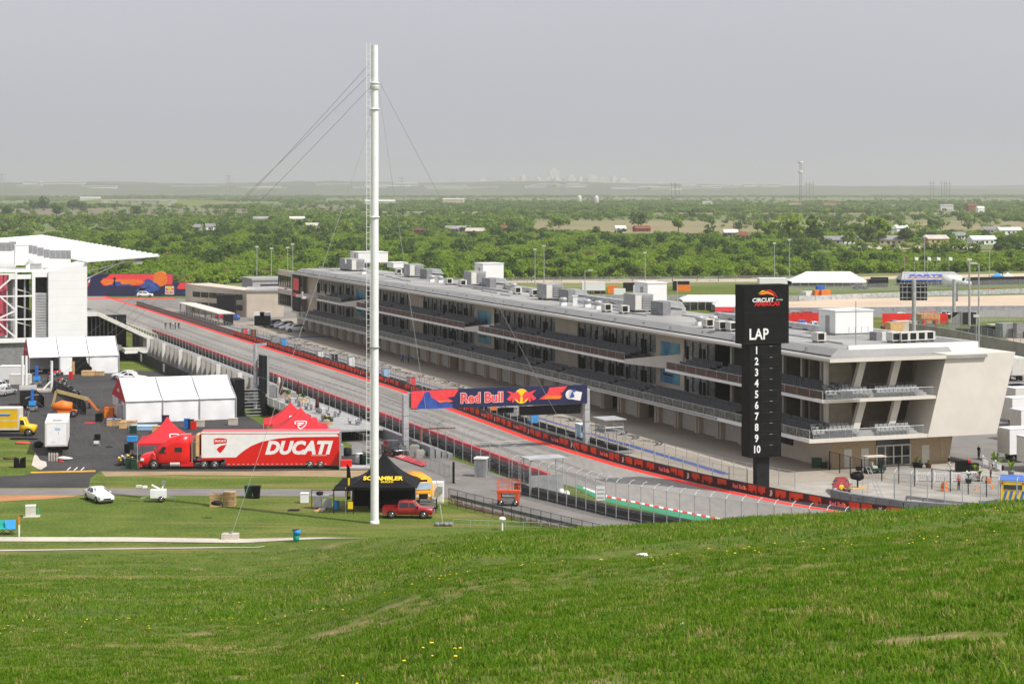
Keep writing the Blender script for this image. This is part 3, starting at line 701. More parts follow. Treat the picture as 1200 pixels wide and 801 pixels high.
# bulk behind the rooms
pb('core_wall', 'tan', MB().box(9.0, 16.8, 12.0, SE - .2, 0.02, ZR0 - .02))
pb('rear_wall', 'tan', MB().box(14.6, 16.9, 6.2, 11.9, 0.02, ZR0 - .02))
# upper walls: tan panels and glazed fronts on both floors
segs = [(326, 342, 'dark'), (342, 344, 'tan'), (344, 356, 'glass'), (356, 373, 'tan'), (373, 416, 'glass'), (416, 431, 'poster'), (431, 481, 'glass'),
        (481, 497, 'tan'), (497, 557, 'glass'), (557, 580, 'poster'), (580, 652, 'glass'), (652, 678, 'tan'), (678, 770, 'glass'), (770, 803, 'poster'), (803, 838, 'glass')]
pane_me = MB().box(-.03, .03, 0, 1, 0, 2.35).mesh('pane', 'mulglass')
pane_dk = MB().box(-.03, .03, 0, 1, 0, 2.35).mesh('pane', 'darkglass')
post_me = MB().box(-.14, .14, -.16, .16, 0, 2.15).mesh('heater_post', 'black')
mull_me = MB().box(0, .14, -.05, .05, 0, 2.395).mesh('mullion', 'dark')
rg = random.Random(3)
for x1, x0, ty in [(b, a, c) for a, b, c in segs]:
    s0, s1 = s_at(x1, TW), s_at(x0, TW)
    for zf, zt in ((ZF1, ZS2), (ZF2, ZR0)):
        if ty == 'tan' or ty == 'poster':
            pb('wall_panel', 'tan', MB().box(TW - .18, TW + .5, s0, s1, zf, zt - .003))
        else:
            hi = 2.6 if ty == 'dark' else 2.4; sill = .95 if ty != 'dark' else .3
            pb('window_wall', 'tan', MB().box(TW - .05, TW + .4, s0, s1, zf, zf + sill).box(TW - .05, TW + .4, s0, s1, zf + sill + hi, zt - .003))
            n = max(1, round((s1 - s0) / 2.3)); w = (s1 - s0) / n
            for i in range(n):
                o = mobj('window_pane', pane_dk if ty == 'dark' or rg.random() < .07 else pane_me, PB); o.location = (TW + .12, s0 + i * w + .05, zf + sill); o.scale = (1, w - .1, hi / 2.35)
            for i in range(n + 1):
                o = mobj('mullion', mull_me, PB); o.location = (TW, s0 + i * w, zf + sill + .002); o.scale = (1, 1, hi / 2.4)
            if ty == 'glass':
                nn = max(2, round((s1 - s0) / 5.5))
                for i in range(nn):
                    yy = s0 + (i + .5) * (s1 - s0) / nn
                    for q in ((0,) if i % 2 else (-.55, .55)):
                        o = mobj('heater_post', post_me, PB); o.location = (TW - .75, yy + q, zf + .55)
    if ty == 'poster':
        w = s1 - s0; y0 = s0 + w * .14; y1 = s0 + w * .82
        po = pb('wall_poster', 'poster', MB().box(TW - .24, TW - .19, y0, y1, ZF1 + 1.5, ZF2 + 2.75))
        fig = MB(); X = TW - .26
        for a, c, d, e in ((.30, .42, .55, .72), (.52, .60, .50, .66), (.62, .66, .60, .70), (.35, .85, .18, .22)):
            fig.box(X, X + .02, lerp(y0, y1, a), lerp(y0, y1, c), lerp(ZF1 + 1.5, ZF2 + 2.75, d), lerp(ZF1 + 1.5, ZF2 + 2.75, e))
        fig.obj('printed_figures', 'dark', po)
# far end: printed corner panel, annex wall
pb('corner_banner', 'dark', MB().box(-.2, .1, SE - 8, SE - 1.5, 4, 12.38))
pb('corner_print', 'coral', MB().box(-.24, -.2, SE - 7.4, SE - 2.4, 8.6, 11.4).box(-.24, -.2, SE - 7.4, SE - 2.4, 7.2, 8.0))
# deck of the upper balcony: sections with a triangular end fin, seat tiers
def seat_row_mesh(n, key):
    b = MB()
    for i in range(n):
        y = i * .56
        b.box(-.02, .40, y + .04, y + .50, .36, .44).box(.36, .44, y + .04, y + .50, .40, .86).box(.30, .36, y + .22, y + .30, 0, .36)
    return b.mesh('seat_row', key)
SR = {16: seat_row_mesh(16, 'seatdark'), 8: seat_row_mesh(8, 'seatdark')}
def tiers(name, s0, s1, tout, tin, zf, rows, rail, zslab=None):
    L = s1 - s0; st = MB()
    for r in range(rows):
        st.box(tout + .5 + r * .88, tin, s0, s1 - .01 * r, zf + .004 + r * .26, zf + (r + 1) * .26)
    pb('tier_steps', 'seatdark', st)
    y = s0 + .4
    while y + 4.6 < s1:
        n = 16 if y + 9.2 < s1 else 8
        for r in range(rows):
            o = mobj('seat_row', SR[n], PB); o.location = (tout + .72 + r * .88, y, zf + .26 * (r + 1))
        y += n * .56 + .12
        if n == 16 and rg.random() < .45 and y + 1.6 < s1:
            pb('aisle_stair', 'greymetal', MB().box(tout + .45, tout + .5 + rows * .88, y, y + 1.25, zf + .02, zf + .30).box(tout + 1.4, tout + .5 + rows * .88, y, y + 1.25, zf + .3, zf + .62).box(tout + 2.3, tout + .5 + rows * .88, y, y + 1.25, zf + .62, zf + .95)); y += 1.4
    n = max(1, round(L / 3.0)); w = L / n
    for i in range(n):
        pb('balustrade', rail, MB().box(tout + .06, tout + .09, s0 + i * w + .03, s0 + (i + 1) * w - .03, zf + .05, zf + .92))
    rl = MB().box(tout + .04, tout + .11, s0, s1, zf + .94, zf + 1.0)
    for i in range(n + 1): rl.box(tout + .05, tout + .10, s0 + i * w - .03, s0 + i * w + .025, zf, zf + .94)
    pb('handrail', 'galv', rl)
tiers('deck', -2.6, 225, -4.3, 1.2, ZF1, 3, 'railmesh')
pb('slab_edge', 'white', MB().box(-4.46, -4.4, -3.0, 225.8, ZS1 + .02, ZF1 + .03))
pb('gutter', 'midgrey', MB().box(-4.56, -4.46, 20, 225, ZS1 + .16, ZF1 - .02))
for xa, xb in ((400, 372), (545, 418), (733, 561), (None, 781)):
    s0 = s_at(xa, -2.6) if xa else -3.0; s1 = s_at(xb, -2.6); tout = -2.75
    slab('upper_deck', [(tout, s0), (TW - .05, s0) if xa is None else (TW - .05, s0 - 9.5), (TW - .05, s1), (tout, s1)], ZS2 + .01, ZF2 - .01, ['panelwhite'])
    tiers('deck', s0 + .2, s1 - .2, tout, 1.2, ZF2, 3, 'flowermesh' if xa != 400 else 'railmesh')
    pb('slab_edge', 'white', MB().box(tout - .06, tout, s0 - .02, s1 + .02, ZS2 + .03, ZF2 + .02))
    if xa:
        f = MB(); a, c = Vector((tout, s0 - .1, 0)), Vector((TW - .3, s0 - 9.3, 0)); dx = Vector((.12, .06, 0))
        vs = [a + Vector((0, 0, ZS2 - .05)), c + Vector((0, 0, ZS2 - .35)), c + Vector((0, 0, ZF2 + 1.5)), a + Vector((0, 0, ZF2 + .2))]
        f.add(vs + [v + dx for v in vs], [(0, 1, 2, 3), (7, 6, 5, 4), (0, 4, 5, 1), (1, 5, 6, 2), (2, 6, 7, 3), (3, 7, 4, 0)]); pb('balcony_fin', 'panelwhite', f)
# far end skirt of the balconies
for zf in (ZS1, ZS2):
    f = MB(); q = [(-4.4, 222), (-2.9, 227), (-3.6, 230), (-.6, 236), (TW, 236), (TW, 222)]; f.prism(q, zf, zf + .42); f.prism([(-4.4, 222), (-2.9, 227), (-2.7, 226.8), (-4.2, 221.8)], zf + .42, zf + 1.3); pb('balcony_end', 'panelwhite', f)
# open rooms at the near end of the track side
pb('room_floor', 'redfloor', MB().box(1.3, 9, 4.5, 28.6, ZF2, ZF2 + .05).box(1.3, 9, 4.5, 28.6, ZF1, ZF1 + .05).box(-.5, 14.5, .2, 6.0, ZF1 + .002, ZF1 + .05))
pb('end_floor', 'panelwhite', MB().prism([(-2.75, -3.0), (t_at(1097, -3.), -3.0), (11.5, 6), (TW, 6), (TW, 4.4), (-2.7, 4.4)], ZS2 + .012, ZF2 - .012))
pb('room_floor', 'redfloor', MB().box(-.5, 14.5, .2, 4.45, ZF2 - .011, ZF2 + .05))
for zf, zt in ((ZF1, ZS2), (ZF2, ZR0)):
    for k in range(7):
        y = .2 + 4.6 * k
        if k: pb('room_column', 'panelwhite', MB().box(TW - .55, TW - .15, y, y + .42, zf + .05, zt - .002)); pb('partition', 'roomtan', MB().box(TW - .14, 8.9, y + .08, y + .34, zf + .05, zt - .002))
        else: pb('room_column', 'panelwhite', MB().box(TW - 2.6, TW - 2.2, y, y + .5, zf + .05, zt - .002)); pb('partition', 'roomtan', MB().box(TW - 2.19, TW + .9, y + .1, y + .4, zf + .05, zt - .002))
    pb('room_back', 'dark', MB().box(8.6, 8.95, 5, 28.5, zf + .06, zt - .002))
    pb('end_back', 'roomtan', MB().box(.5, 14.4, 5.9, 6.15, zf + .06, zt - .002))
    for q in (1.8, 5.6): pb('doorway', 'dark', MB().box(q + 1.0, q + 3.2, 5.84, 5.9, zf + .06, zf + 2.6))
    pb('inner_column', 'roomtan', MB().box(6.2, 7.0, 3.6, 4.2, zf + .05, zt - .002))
    # raked columns on the end front
    for q in (2.0, 6.6):
        f = MB(); top, bot = q + 1.0, q - .2
        f.add([(bot, -1.4, zf + .05), (bot + .85, -1.4, zf + .05), (bot + .85, -.8, zf + .05), (bot, -.8, zf + .05), (top, -1.4, zt - .002), (top + .85, -1.4, zt - .002), (top + .85, -.8, zt - .002), (top, -.8, zt - .002)],
              [(3, 2, 1, 0), (4, 5, 6, 7), (0, 1, 5, 4), (1, 2, 6, 5), (2, 3, 7, 6), (3, 0, 4, 7)]); pb('raked_column', 'panelwhite', f)
    # seats on the end front, facing the camera side
    def endrow(n, x, y, z, mk):
        b = MB()
        for i in range(n):
            xx = x + i * .56; b.box(xx + .04, xx + .5, y - .4, y, z + .36, z + .44).box(xx + .04, xx + .5, y - .02, y + .07, z + .4, z + .86).box(xx + .22, xx + .3, y - .1, y - .04, z, z + .36)
        pb('seat_row', mk, b)
    xe = t_at(1086, -3) - .6 if zf < 5 else t_at(1097, -3) - .6
    x0 = -4.0 if zf < 5 else -2.4; n1 = 11
    for r in range(3):
        endrow(n1 - r, x0 + .3 + r * .3, -2.2 + r * .75, zf + .12 + .22 * r, 'seatlit')
        if r < 2: endrow(int((xe - 5.0) / .56) - 1, 4.6 + .2 * r, -2.2 + r * .75, zf + .12 + .22 * r, 'seatlit')
    pb('end_tier', 'midgrey', MB().box(x0 + .2, xe, -1.9, -1.2, zf + .05, zf + .3).box(x0 + .4, xe, -1.19, -.4, zf + .05, zf + .52))
    rl = MB()
    for i in range(8):
        xx = lerp(x0 + .1, xe + .3, i / 7); rl.tube((xx, -2.86, zf), (xx, -2.86, zf + 1.0), .02, n=4)
    rl.tube((x0 + .1, -2.86, zf + 1.0), (xe + .3, -2.86, zf + 1.0), .025, n=5); pb('end_rail', 'galv', rl)
    pb('end_glass', 'clearglass', MB().box(x0 + .1, xe + .3, -2.84, -2.83, zf + .05, zf + .95))
    rl = MB()
    for i in range(11):
        xx = lerp(5.2, xe, i / 10); rl.tube((xx, .2, zf), (xx, .2, zf + 1.25), .025, n=4)
    for z in (.5, .9, 1.25): rl.tube((5.2, .2, zf + z), (xe, .2, zf + z), .025, n=4)
    pb('platform_rail', 'galv', rl); pb('platform', 'seatlit', MB().box(5.2, xe - .1, -.35, .1, zf + .52, zf + .75))
# white raked wall at the end
yE = -3.05
tl, tr, bl, br = t_at(1109.5, yE), t_at(1190, yE), t_at(1087, yE), t_at(1168, yE)
f = MB(); z0, z1 = ZS1 + .02, ZR1 + .09
f.add([(bl, yE, z0), (br, yE, z0), (tr, yE, z1), (tl, yE, z1), (bl, yE + 5.5, z0), (br, yE + 9, z0), (tr, yE + 9, z1), (tl, yE + 5.5, z1)], [(0, 1, 2, 3), (7, 6, 5, 4), (0, 4, 5, 1), (1, 5, 6, 2), (2, 6, 7, 3), (3, 7, 4, 0)])
pb('raked_wall', 'panelwhite', f)
for k in range(1, 6):
    z = lerp(z0, z1, k / 6); o = (tl - bl) * (z - z0) / (z1 - z0); pb('wall_joint', 'offwhite', MB().box(bl + o + .02, br + o - .02, yE - .004, yE + .01, z - .012, z + .012))
# ground floor: coursed stone at the near end, doors, louvres, garages
def stone(x0, x1, y0, y1, z0, z1, axis, par):
    "courses of stone blocks, each its own piece, on a wall face"
    rr = random.Random(int(x0 * 10 + y0)); z = z0; row = 0
    L0, L1 = (x0, x1) if axis == 'x' else (y0, y1)
    while z < z1 - .1:
        h = min(.43, z1 - z); q = L0 - (row % 2) * .6
        while q < L1 - .02:
            a, c = max(L0, q), min(L1, q + 1.24)
            if c - a > .15:
                key = (round(c - a, 2), round(h, 2), axis)
                if key not in STN:
                    w, hh = c - a - .025, h - .025
                    STN[key] = (MB().box(0, w, -.045, 0, 0, hh) if axis == 'x' else MB().box(-.045, 0, 0, w, 0, hh)).mesh('stone', 'tanstone')
                d = rr.uniform(0, .02); o = mobj('stone', STN[key], par); o.location = (a, y0 - d, z) if axis == 'x' else (x0 - d, a, z)
            q += 1.24
        z += .43; row += 1
STN = {}
gw = pb('stone_wall', 'tan', MB().box(0.05, 14.5, .05, 1.2, 0, ZS1 - .003).box(.05, 1.2, 1.2, 22, 0, ZS1 - .003))
xd0, xd1 = t_at(1027, 0), t_at(1066, 0)
stone(.05, xd0, .05, .05, 0, ZS1, 'x', gw); stone(xd1, 14.5, .05, .05, 0, ZS1, 'x', gw)
pb('stone_wing', 'tanstone', MB().add([(14.5, .0, 0), (15.6, .0, 0), (16.2, .0, ZS1), (14.5, .0, ZS1), (14.5, 6, 0), (15.6, 6, 0), (16.2, 6, ZS1), (14.5, 6, ZS1)], [(0, 1, 2, 3), (7, 6, 5, 4), (0, 4, 5, 1), (1, 5, 6, 2), (2, 6, 7, 3), (3, 7, 4, 0)]))
for k in range(2):
    for x in (t_at(989 + 20 * k, 0),): pb('door', 'offwhite', MB().box(x, x + 1.0, -.06, .0, 0, 2.15))
x = t_at(1080, 0); pb('door', 'offwhite', MB().box(x, x + 1.0, -.06, .0, 0, 2.15))
ent = pb('entrance', 'darkglass', MB().box(xd0, xd1, -.08, .02, 0, ZS1 - .01))
fr = MB()
for k in range(5):
    xx = lerp(xd0, xd1, k / 4); fr.box(xx - .07, xx + .07, -.14, -.08, 0, 2.3)
fr.box(xd0, xd1, -.14, -.08, 2.25, 2.4).box(xd0, xd1, -.135, -.08, .0, .12).box(xd0, xd1, -.13, -.08, 1.0, 1.1); fr.obj('door_frame', 'offwhite', ent)
lo = pb('louvre', 'dark', MB().box(-.02, .05, 9, 21, 1.55, 2.55))
for k in range(8): MB().box(-.06, -.02, 9 + k * 1.5, 9.12 + k * 1.5, 1.55, 2.55).obj('louvre_bar', 'black', lo)
defm('garagedoor', (.52, .5, .46), .7, var=.08)
door_me = MB().box(.75, .85, 0, 4.9, 0, 3.0)
for k in range(6): door_me.box(.72, .75, .05, 4.85, k * .5 + .03, k * .5 + .45)
door_me = door_me.mesh('garage_door', 'garagedoor')
pil = MB().box(.15, 1.6, 0, 1.35, 0, ZS1 - .004).box(-.02, .15, .42, .93, 0, 2.9).mesh('garage_pillar', 'tan')
NB = 34; pitch = (236 - 22) / NB; openb = {int((s_at(px, 1) - 22) / pitch) for px in (729, 761, 545, 440)}
for k in range(NB + 1):
    o = mobj('garage_pillar', pil, PB); o.location = (0, 22 + k * pitch, 0)
    if k < NB:
        if k not in openb: o = mobj('garage_door', door_me, PB); o.location = (0, 22 + k * pitch + 1.37, 0); o.scale = (1, (pitch - 1.4) / 4.9, 1)
pb('garage_lintel', 'tan', MB().box(1.0, 1.65, 22, 237, 3.02, ZS1 - .005))
pb('garage_floor', 'midgrey', MB().box(1.66, 9, 22, 237, .03, .06))
pb('far_wall', 'tan', MB().box(1.2, 9, 237.4, SE - .5, 0, ZS1 - .003))
for k in range(26):
    y = 6 + k * 9.3; pb('roof_drain', 'grey', MB().box(.1 + .3 * (k % 2), .35 + .3 * (k % 2), y, y + .3, 13.2, 13.4)); pb('roof_pipe', 'galv', MB().box(5 + (k * 7) % 6, 5.2 + (k * 7) % 6, y, y + 5 + (k * 3) % 4, 13.6, 13.78))
for k in range(34):
    if k % 3 == 1: pb('wall_lamp', 'offwhite', MB().box(-.2, .0, 22.5 + k * pitch, 22.8 + k * pitch, 2.95, 3.1))
# ------------------------------------------------------------------ things on the roof
def roofpt(px, py, z=13.56): return P(px, py, z)
GR = {'ac': 'air conditioners along the pit building roof', 'hood': 'exhaust hoods along the pit building roof', 'fan': 'round fans on the pit building roof', 'low': 'low condensers on the pit building roof', 'pent': 'lift housings on the pit building roof'}
def penthouse(px, py, w, d, h, label):
    t = thing('lift_housing', label, 'roof housing', roofpt(px, py), BROT)
    MB().box(0, w, 0, d, .25, h).obj('housing_wall', 'white', t); MB().box(-.1, w + .1, -.1, d + .1, h, h + .14).obj('housing_cap', 'white', t); MB().box(.1, w - .1, .1, d - .1, 0, .25).obj('base_kerb', 'midgrey', t)
    MB().box(-.05, 0, d * .35, d * .35 + 1, .3, 2.4).obj('access_door', 'midgrey', t)
    return t
penthouse(979, 393, 5.4, 4.2, 3.0, 'white lift housing beside a rail on the near end of the pit building roof')
penthouse(759, 354, 3.4, 5.2, 3.0, 'tall white lift housing behind an exhaust hood, next beyond the one with the rail')
penthouse(566, 328, 4.4, 5, 3.2, 'tall white housing behind an exhaust hood halfway along the pit building roof')
penthouse(420, 309, 7.5, 7, 2.7, 'wide white housing with a lower white box beside it, far along the roof')
t = thing('roof_box', 'low white box beside the wide white roof housing', 'roof box', roofpt(461, 314), BROT); MB().box(0, 3.5, 0, 5, 0, 1.2).box(-.1, 3.6, -.1, 5.1, 1.2, 1.28).obj('box_body', 'white', t)
def ac_unit():
    t = thing('air_conditioner', 'grey boxy air conditioner with a dark grille on the roof', 'air conditioner', group=GR['ac'])
    MB().box(0, 2.3, 0, 3.2, .2, 2.05).obj('cabinet', 'midgrey', t); MB().box(.1, 2.2, .2, 3.0, 0, .2).obj('base_frame', 'dark', t)
    g = MB().box(.95, 2.15, -.05, 0, .45, 1.85).obj('grille', 'grey', t)
    b = MB()
    for k in range(5): b.box(.95, 2.15, -.09, -.05, .5 + k * .28, .56 + k * .28)
    b.obj('grille_bars', 'galv', g); MB().box(.05, .8, -.04, 0, .3, 1.95).obj('side_panel', 'offwhite', t)
    return t
def hood():
    t = thing('exhaust_hood', 'grey exhaust hood with a pale sloped cowl on the roof', 'exhaust hood', group=GR['hood'])
    MB().box(0, .95, 0, 3.3, 0, 1.5).obj('duct_box', 'grey', t)
    f = MB(); f.add([(.95, 0, .9), (2.8, 0, .75), (2.3, 0, 1.5), (.95, 0, 1.55), (.95, 3.2, .9), (2.8, 3.2, .75), (2.3, 3.2, 1.5), (.95, 3.2, 1.55)], [(0, 1, 2, 3), (7, 6, 5, 4), (0, 4, 5, 1), (1, 5, 6, 2), (2, 6, 7, 3), (3, 7, 4, 0)]); f.obj('cowl', 'galv', t)
    MB().box(.95, 2.4, .15, 3.1, .0, .74).obj('hood_base', 'midgrey', t); return t
def fan():
    t = thing('roof_fan', 'round silver fan cowl standing on the roof', 'roof fan', group=GR['fan'])
    MB().box(-.45, .45, -.45, .45, 0, .5).obj('fan_curb', 'white', t); MB().lathe([(.4, .5), (.42, .7), (.62, .85), (.62, 1.15), (.4, 1.3)], 12).obj('fan_cowl', 'galv', t); return t
def cond():
    t = thing('condenser', 'small pale condenser unit standing on roof rails', 'condenser', group=GR['low'])
    MB().box(0, 1.2, 0, 1.5, .25, 1.25).obj('cabinet', 'offwhite', t); MB().box(.1, .9, -.03, 0, .4, 1.15).obj('grille', 'dark', t); MB().box(.1, .25, .1, 1.4, 0, .25).box(.95, 1.1, .1, 1.4, 0, .25).obj('rails', 'grey', t); return t
def spread(mk, spots, sc=1.):
    p = mk(); p.scale = (sc,) * 3; p.location = roofpt(*spots[0][:2]); p.rotation_euler = (0, 0, BROT); CH[p.name] = list(p.children)
    for q in spots[1:]: dup(p, roofpt(*q), BROT)
    return p
spread(ac_unit, [(744, 366), (640, 352), (552, 335), (480, 325), (404, 317), (412, 318)], 1.3)
spread(hood, [(777, 370), (666, 354), (574, 339), (500, 327)], 1.3)
spread(fan, [(688, 360), (701, 362), (820, 381), (836, 381), (506, 330), (516, 331), (602, 340), (426, 321), (660, 358)])
spread(cond, [(709, 366), (729, 368), (828, 385), (843, 388), (856, 389), (604, 345), (624, 348), (524, 334), (540, 336), (465, 322), (1046, 402), (1056, 402), (1066, 401.5), (1076, 401), (1086, 400.5), (958, 402)])
t = thing('roof_hood', 'dark boxy vent with pale cover beside the row of five condensers', 'roof vent', roofpt(1027, 399), BROT); MB().box(0, .8, 0, 1.6, 0, 1.0).obj('vent_box', 'grey', t); MB().box(.8, 2.2, 0, 1.6, 0, .9).obj('vent_cover', 'offwhite', t)
t = thing('roof_rail', 'steel ladder rail in front of the near white lift housing', 'roof rail', roofpt(992, 394), BROT)
for k in range(4): MB().tube((k * .9, -.6, 0), (k * .9, -.6, 1.2), .04, n=5).obj('rail_post', 'galv', t)
MB().tube((0, -.6, 1.2), (2.7, -.6, 1.2), .04, n=5).tube((0, -.6, .7), (2.7, -.6, .7), .04, n=5).obj('rail', 'galv', t)
tag(MB().box(-.35, .35, -.35, .35, 0, 1.5).box(-.45, .45, -.45, .45, 1.5, 1.6).obj('roof_cabinet', 'white'), 'slim upright white cabinet beside an exhaust hood on the roof', 'roof cabinet').location = roofpt(674, 358)
for nm, a, c in (('just before the halfway white housing', 112, 66), ('between the two nearest lift housings', 55, 25), ('beyond the halfway housing', 165, 124)):
    t = thing('roof_duct', 'long silver duct lying on the roof ' + nm, 'duct', C0, BROT)
    MB().box(12.4, 13.3, c, a, 13.75, 14.35).obj('duct_run', 'galv', t); b = MB()
    for k in range(8): b.box(12.5, 13.2, lerp(c, a, k / 7) - .1, lerp(c, a, k / 7) + .1, 13.5, 13.75)
    b.obj('duct_feet', 'grey', t)
    MB().box(8.6, 9.1, c + 4, a - 3, 13.62, 13.95).obj('side_duct', 'galv', t)
for k, (px, py, h) in enumerate(((967, 391, 2.6), (1003, 405, 5.2), (636, 352, .9))):
    t = tag(MB().tube((0, 0, 0), (0, 0, h), .05, n=6).box(-.5, .5, -.03, .03, h * .8, h * .8 + .05).obj('roof_antenna', 'greymetal'), ['thin pole on the roof beside the near white lift housing', 'tall antenna pole rising from the near roof end', 'stub pole between condensers on the roof'][k], 'antenna'); t.location = roofpt(px, py)
# ------------------------------------------------------------------ pit wall with printed banners, its fences
def line_pts(line, step, s_from=None, s_to=None):
    "walk an (s,t) line, return points and headings every step metres"
    P_ = [W(a, b) for a, b in line]; r = []; acc = 0.
    for a, b in zip(P_, P_[1:]):
        L = (b - a).length; d = (b - a).normalized()
        while acc <= L: r.append((a + d * acc, d)); acc += step
        acc -= L
    return r
barl = [(q[0], q[1]) for q in BAR]
barl[0] = (345, barl[0][1])
PW = thing('pit_wall', 'low concrete pit wall carrying dark red printed banners along the red edge strip', 'wall')
bp = line_pts(barl, 4.8)
MBW = MB()
for (a, d), (b, d2) in zip(bp, bp[1:]):
    n = Vector((-d.y, d.x, 0)); MBW2 = MB()
    vs = [a - n * .15, b - n * .15, b + n * .2, a + n * .2]
    MBW2.add([(p.x, p.y, z) for z in (0, 1.0) for p in vs], [(0, 1, 2, 3), (4, 7, 6, 5), (0, 4, 5, 1), (1, 5, 6, 2), (2, 6, 7, 3), (3, 7, 4, 0)])
    MBW2.obj('wall_block', 'grey', PW)
    MB().bar(a + Vector((0, 0, 1.03)) - n * .0, b + Vector((0, 0, 1.03)), .42, .06).obj('wall_cap', 'dark', PW)
defm('pinkprint', (.72, .20, .22), .6)
rb = random.Random(9)
def ragged(x0, x1, y0, h):
    pts = [(x0, y0 + .02)]; x = x0
    while x < x1 - .01:
        w = rb.uniform(.15, .5); x2 = min(x1, x + w); y = y0 + h * rb.uniform(.0, .55); pts += [(x, y), (x2, y)]; x = x2
    return pts + [(x1, 1.02), (x0, 1.02)]
for i, ((a, d), (b, d2)) in enumerate(zip(bp, bp[1:])):
    s_ = (a - C0).x * UX + (a - C0).y * UY
    if s_ > 226: continue
    L = (b - a).length; rz = math.atan2(-d.y, -d.x) ; n = Vector((-d.y, d.x, 0))
    # face towards the track (outer side, -v): sits on the side of the wall away from the pit lane
    side = -n if (n.x * VX + n.y * VY) > 0 else n
    o = b + side * .2; ex = (a - b).normalized()
    m = Matrix(((ex.x, 0, side.x, o.x), (ex.y, 0, side.y, o.y), (0, 1, 0, 0), (0, 0, 0, 1)))
    if ex.cross(Vector((0, 0, 1))).dot(side) < 0:
        o = a + side * .2; ex = -ex; m = Matrix(((ex.x, 0, side.x, o.x), (ex.y, 0, side.y, o.y), (0, 1, 0, 0), (0, 0, 0, 1)))
    ban = flat('banner', [[(.02, .02), (L - .02, .02), (L - .02, 1.05), (.02, 1.05)]], 'bannermaroon', PW, m, .03)
    m2 = m @ Matrix.Translation((0, 0, .03))
    if i % 3 == 1 or s_ > 130:
        flat('banner_print', [ragged(.2, L * .44, .16, .75), ragged(L * .62, L - .2, .16, .75)], 'bannerred', ban, m2, .008)
    elif i % 3 == 2:
        flat('banner_print', [ragged(L * .70, L - .1, .14, .8)], 'bannerred', ban, m2, .008)
        if s_ < 100:
            mm = m2 @ Matrix.Translation((L * .37, .56, 0))
            text('Red Bull', .44, 'pinkprint', 'banner_lettering', ban, mm, .05, 0, .92, .006)
            flat('banner_emblem', [circ(L * .60 - .1, .56, .2, 14)], 'sunyellow', ban, m2, .006)
            flat('banner_emblem_bulls', [[(L * .60 - .55, .42), (L * .60 - .2, .72), (L * .60 - .12, .5), (L * .60 - .3, .36)], [(L * .60 + .35, .42), (L * .60, .72), (L * .60 - .08, .5), (L * .60 + .1, .36)]], 'coral', ban, m2, .012)
    else:
        flat('banner_print', [ragged(.1, L * .26, .16, .75), ragged(L * .6, L - .3, .16, .8)], 'bannerred', ban, m2, .008)
        flat('banner_emblem', [[(L * .4, .25), (L * .44, .6), (L * .41, .85), (L * .46, .8), (L * .48, .95), (L * .5, .5), (L * .46, .2)]], 'offwhite', ban, m2, .006)
MB().bar(W(*barl[-1], .55), W(barl[-1][0] - .3, barl[-1][1], .55), .5, 1.1).obj('wall_end', 'greenrun', PW)
def fence(name, label, cat, pts, h, post='galv', mesh='mesh', arm=0., cables=5, r=.055, group=None, rail=True, side=1, z0=0.):
    "posts (each its own part), wires and mesh between them; pts are (point, heading)"
    t = thing(name, label, cat, group=group)
    me = None
    for i, (p, d) in enumerate(pts):
        n = Vector((-d.y, d.x, 0)) * side
        b = MB(); b.tube((0, 0, z0), (0, 0, h), r, n=6)
        if arm: b.path([(0, 0, h), (n.x * arm * .45, n.y * arm * .45, h + arm * .38), (n.x * arm, n.y * arm, h + arm * .5)], r * .8)
        o = b.obj('post', post, t); o.location = p
    for (p, d), (q, d2) in zip(pts, pts[1:]):
        n = Vector((-d.y, d.x, 0)) * .03
        if mesh:
            f = MB(); f.face([p + n + Vector((0, 0, z0 + .05)), q + n + Vector((0, 0, z0 + .05)), q + n + Vector((0, 0, h)), p + n + Vector((0, 0, h))])
            if arm:
                nn = Vector((-d.y, d.x, 0)) * side; f.face([p + n + Vector((0, 0, h)), q + n + Vector((0, 0, h)), q + nn * arm + Vector((0, 0, h + arm * .5)), p + nn * arm + Vector((0, 0, h + arm * .5))])
            f.obj('mesh_panel', mesh, t)
    b = MB()
    for k in range(cables):
        z = lerp(z0 + .3, h - .02, k / max(1, cables - 1))
        for (p, d), (q, d2) in zip(pts, pts[1:]): b.tube(p + Vector((0, 0, z)), q + Vector((0, 0, z)), .02 if rail and k == cables - 1 else .008, n=4, cap=False)
    if cables: struct(b.obj('wires', post, t), 'stuff')
    return t
fence('pit_wall_fence', 'silver mesh fence standing right behind the bannered pit wall', 'fence', [q for q in line_pts(offs(barl, .8), 3.0) if (q[0] - C0).x * UX + (q[0] - C0).y * UY > -14], 2.3, 'galv', 'mesh', cables=4)
hoop = [q for q in line_pts([(232, -15.4), (100, -15.4), (20, -15.0), (-4, -13.2), (-14, -10.8)], 2.6)]
fence('pit_lane_rail', 'silver rail fence between the pit wall stands and the pit lane', 'fence', hoop, 1.9, 'steel', 'mesh', cables=3, r=.045)
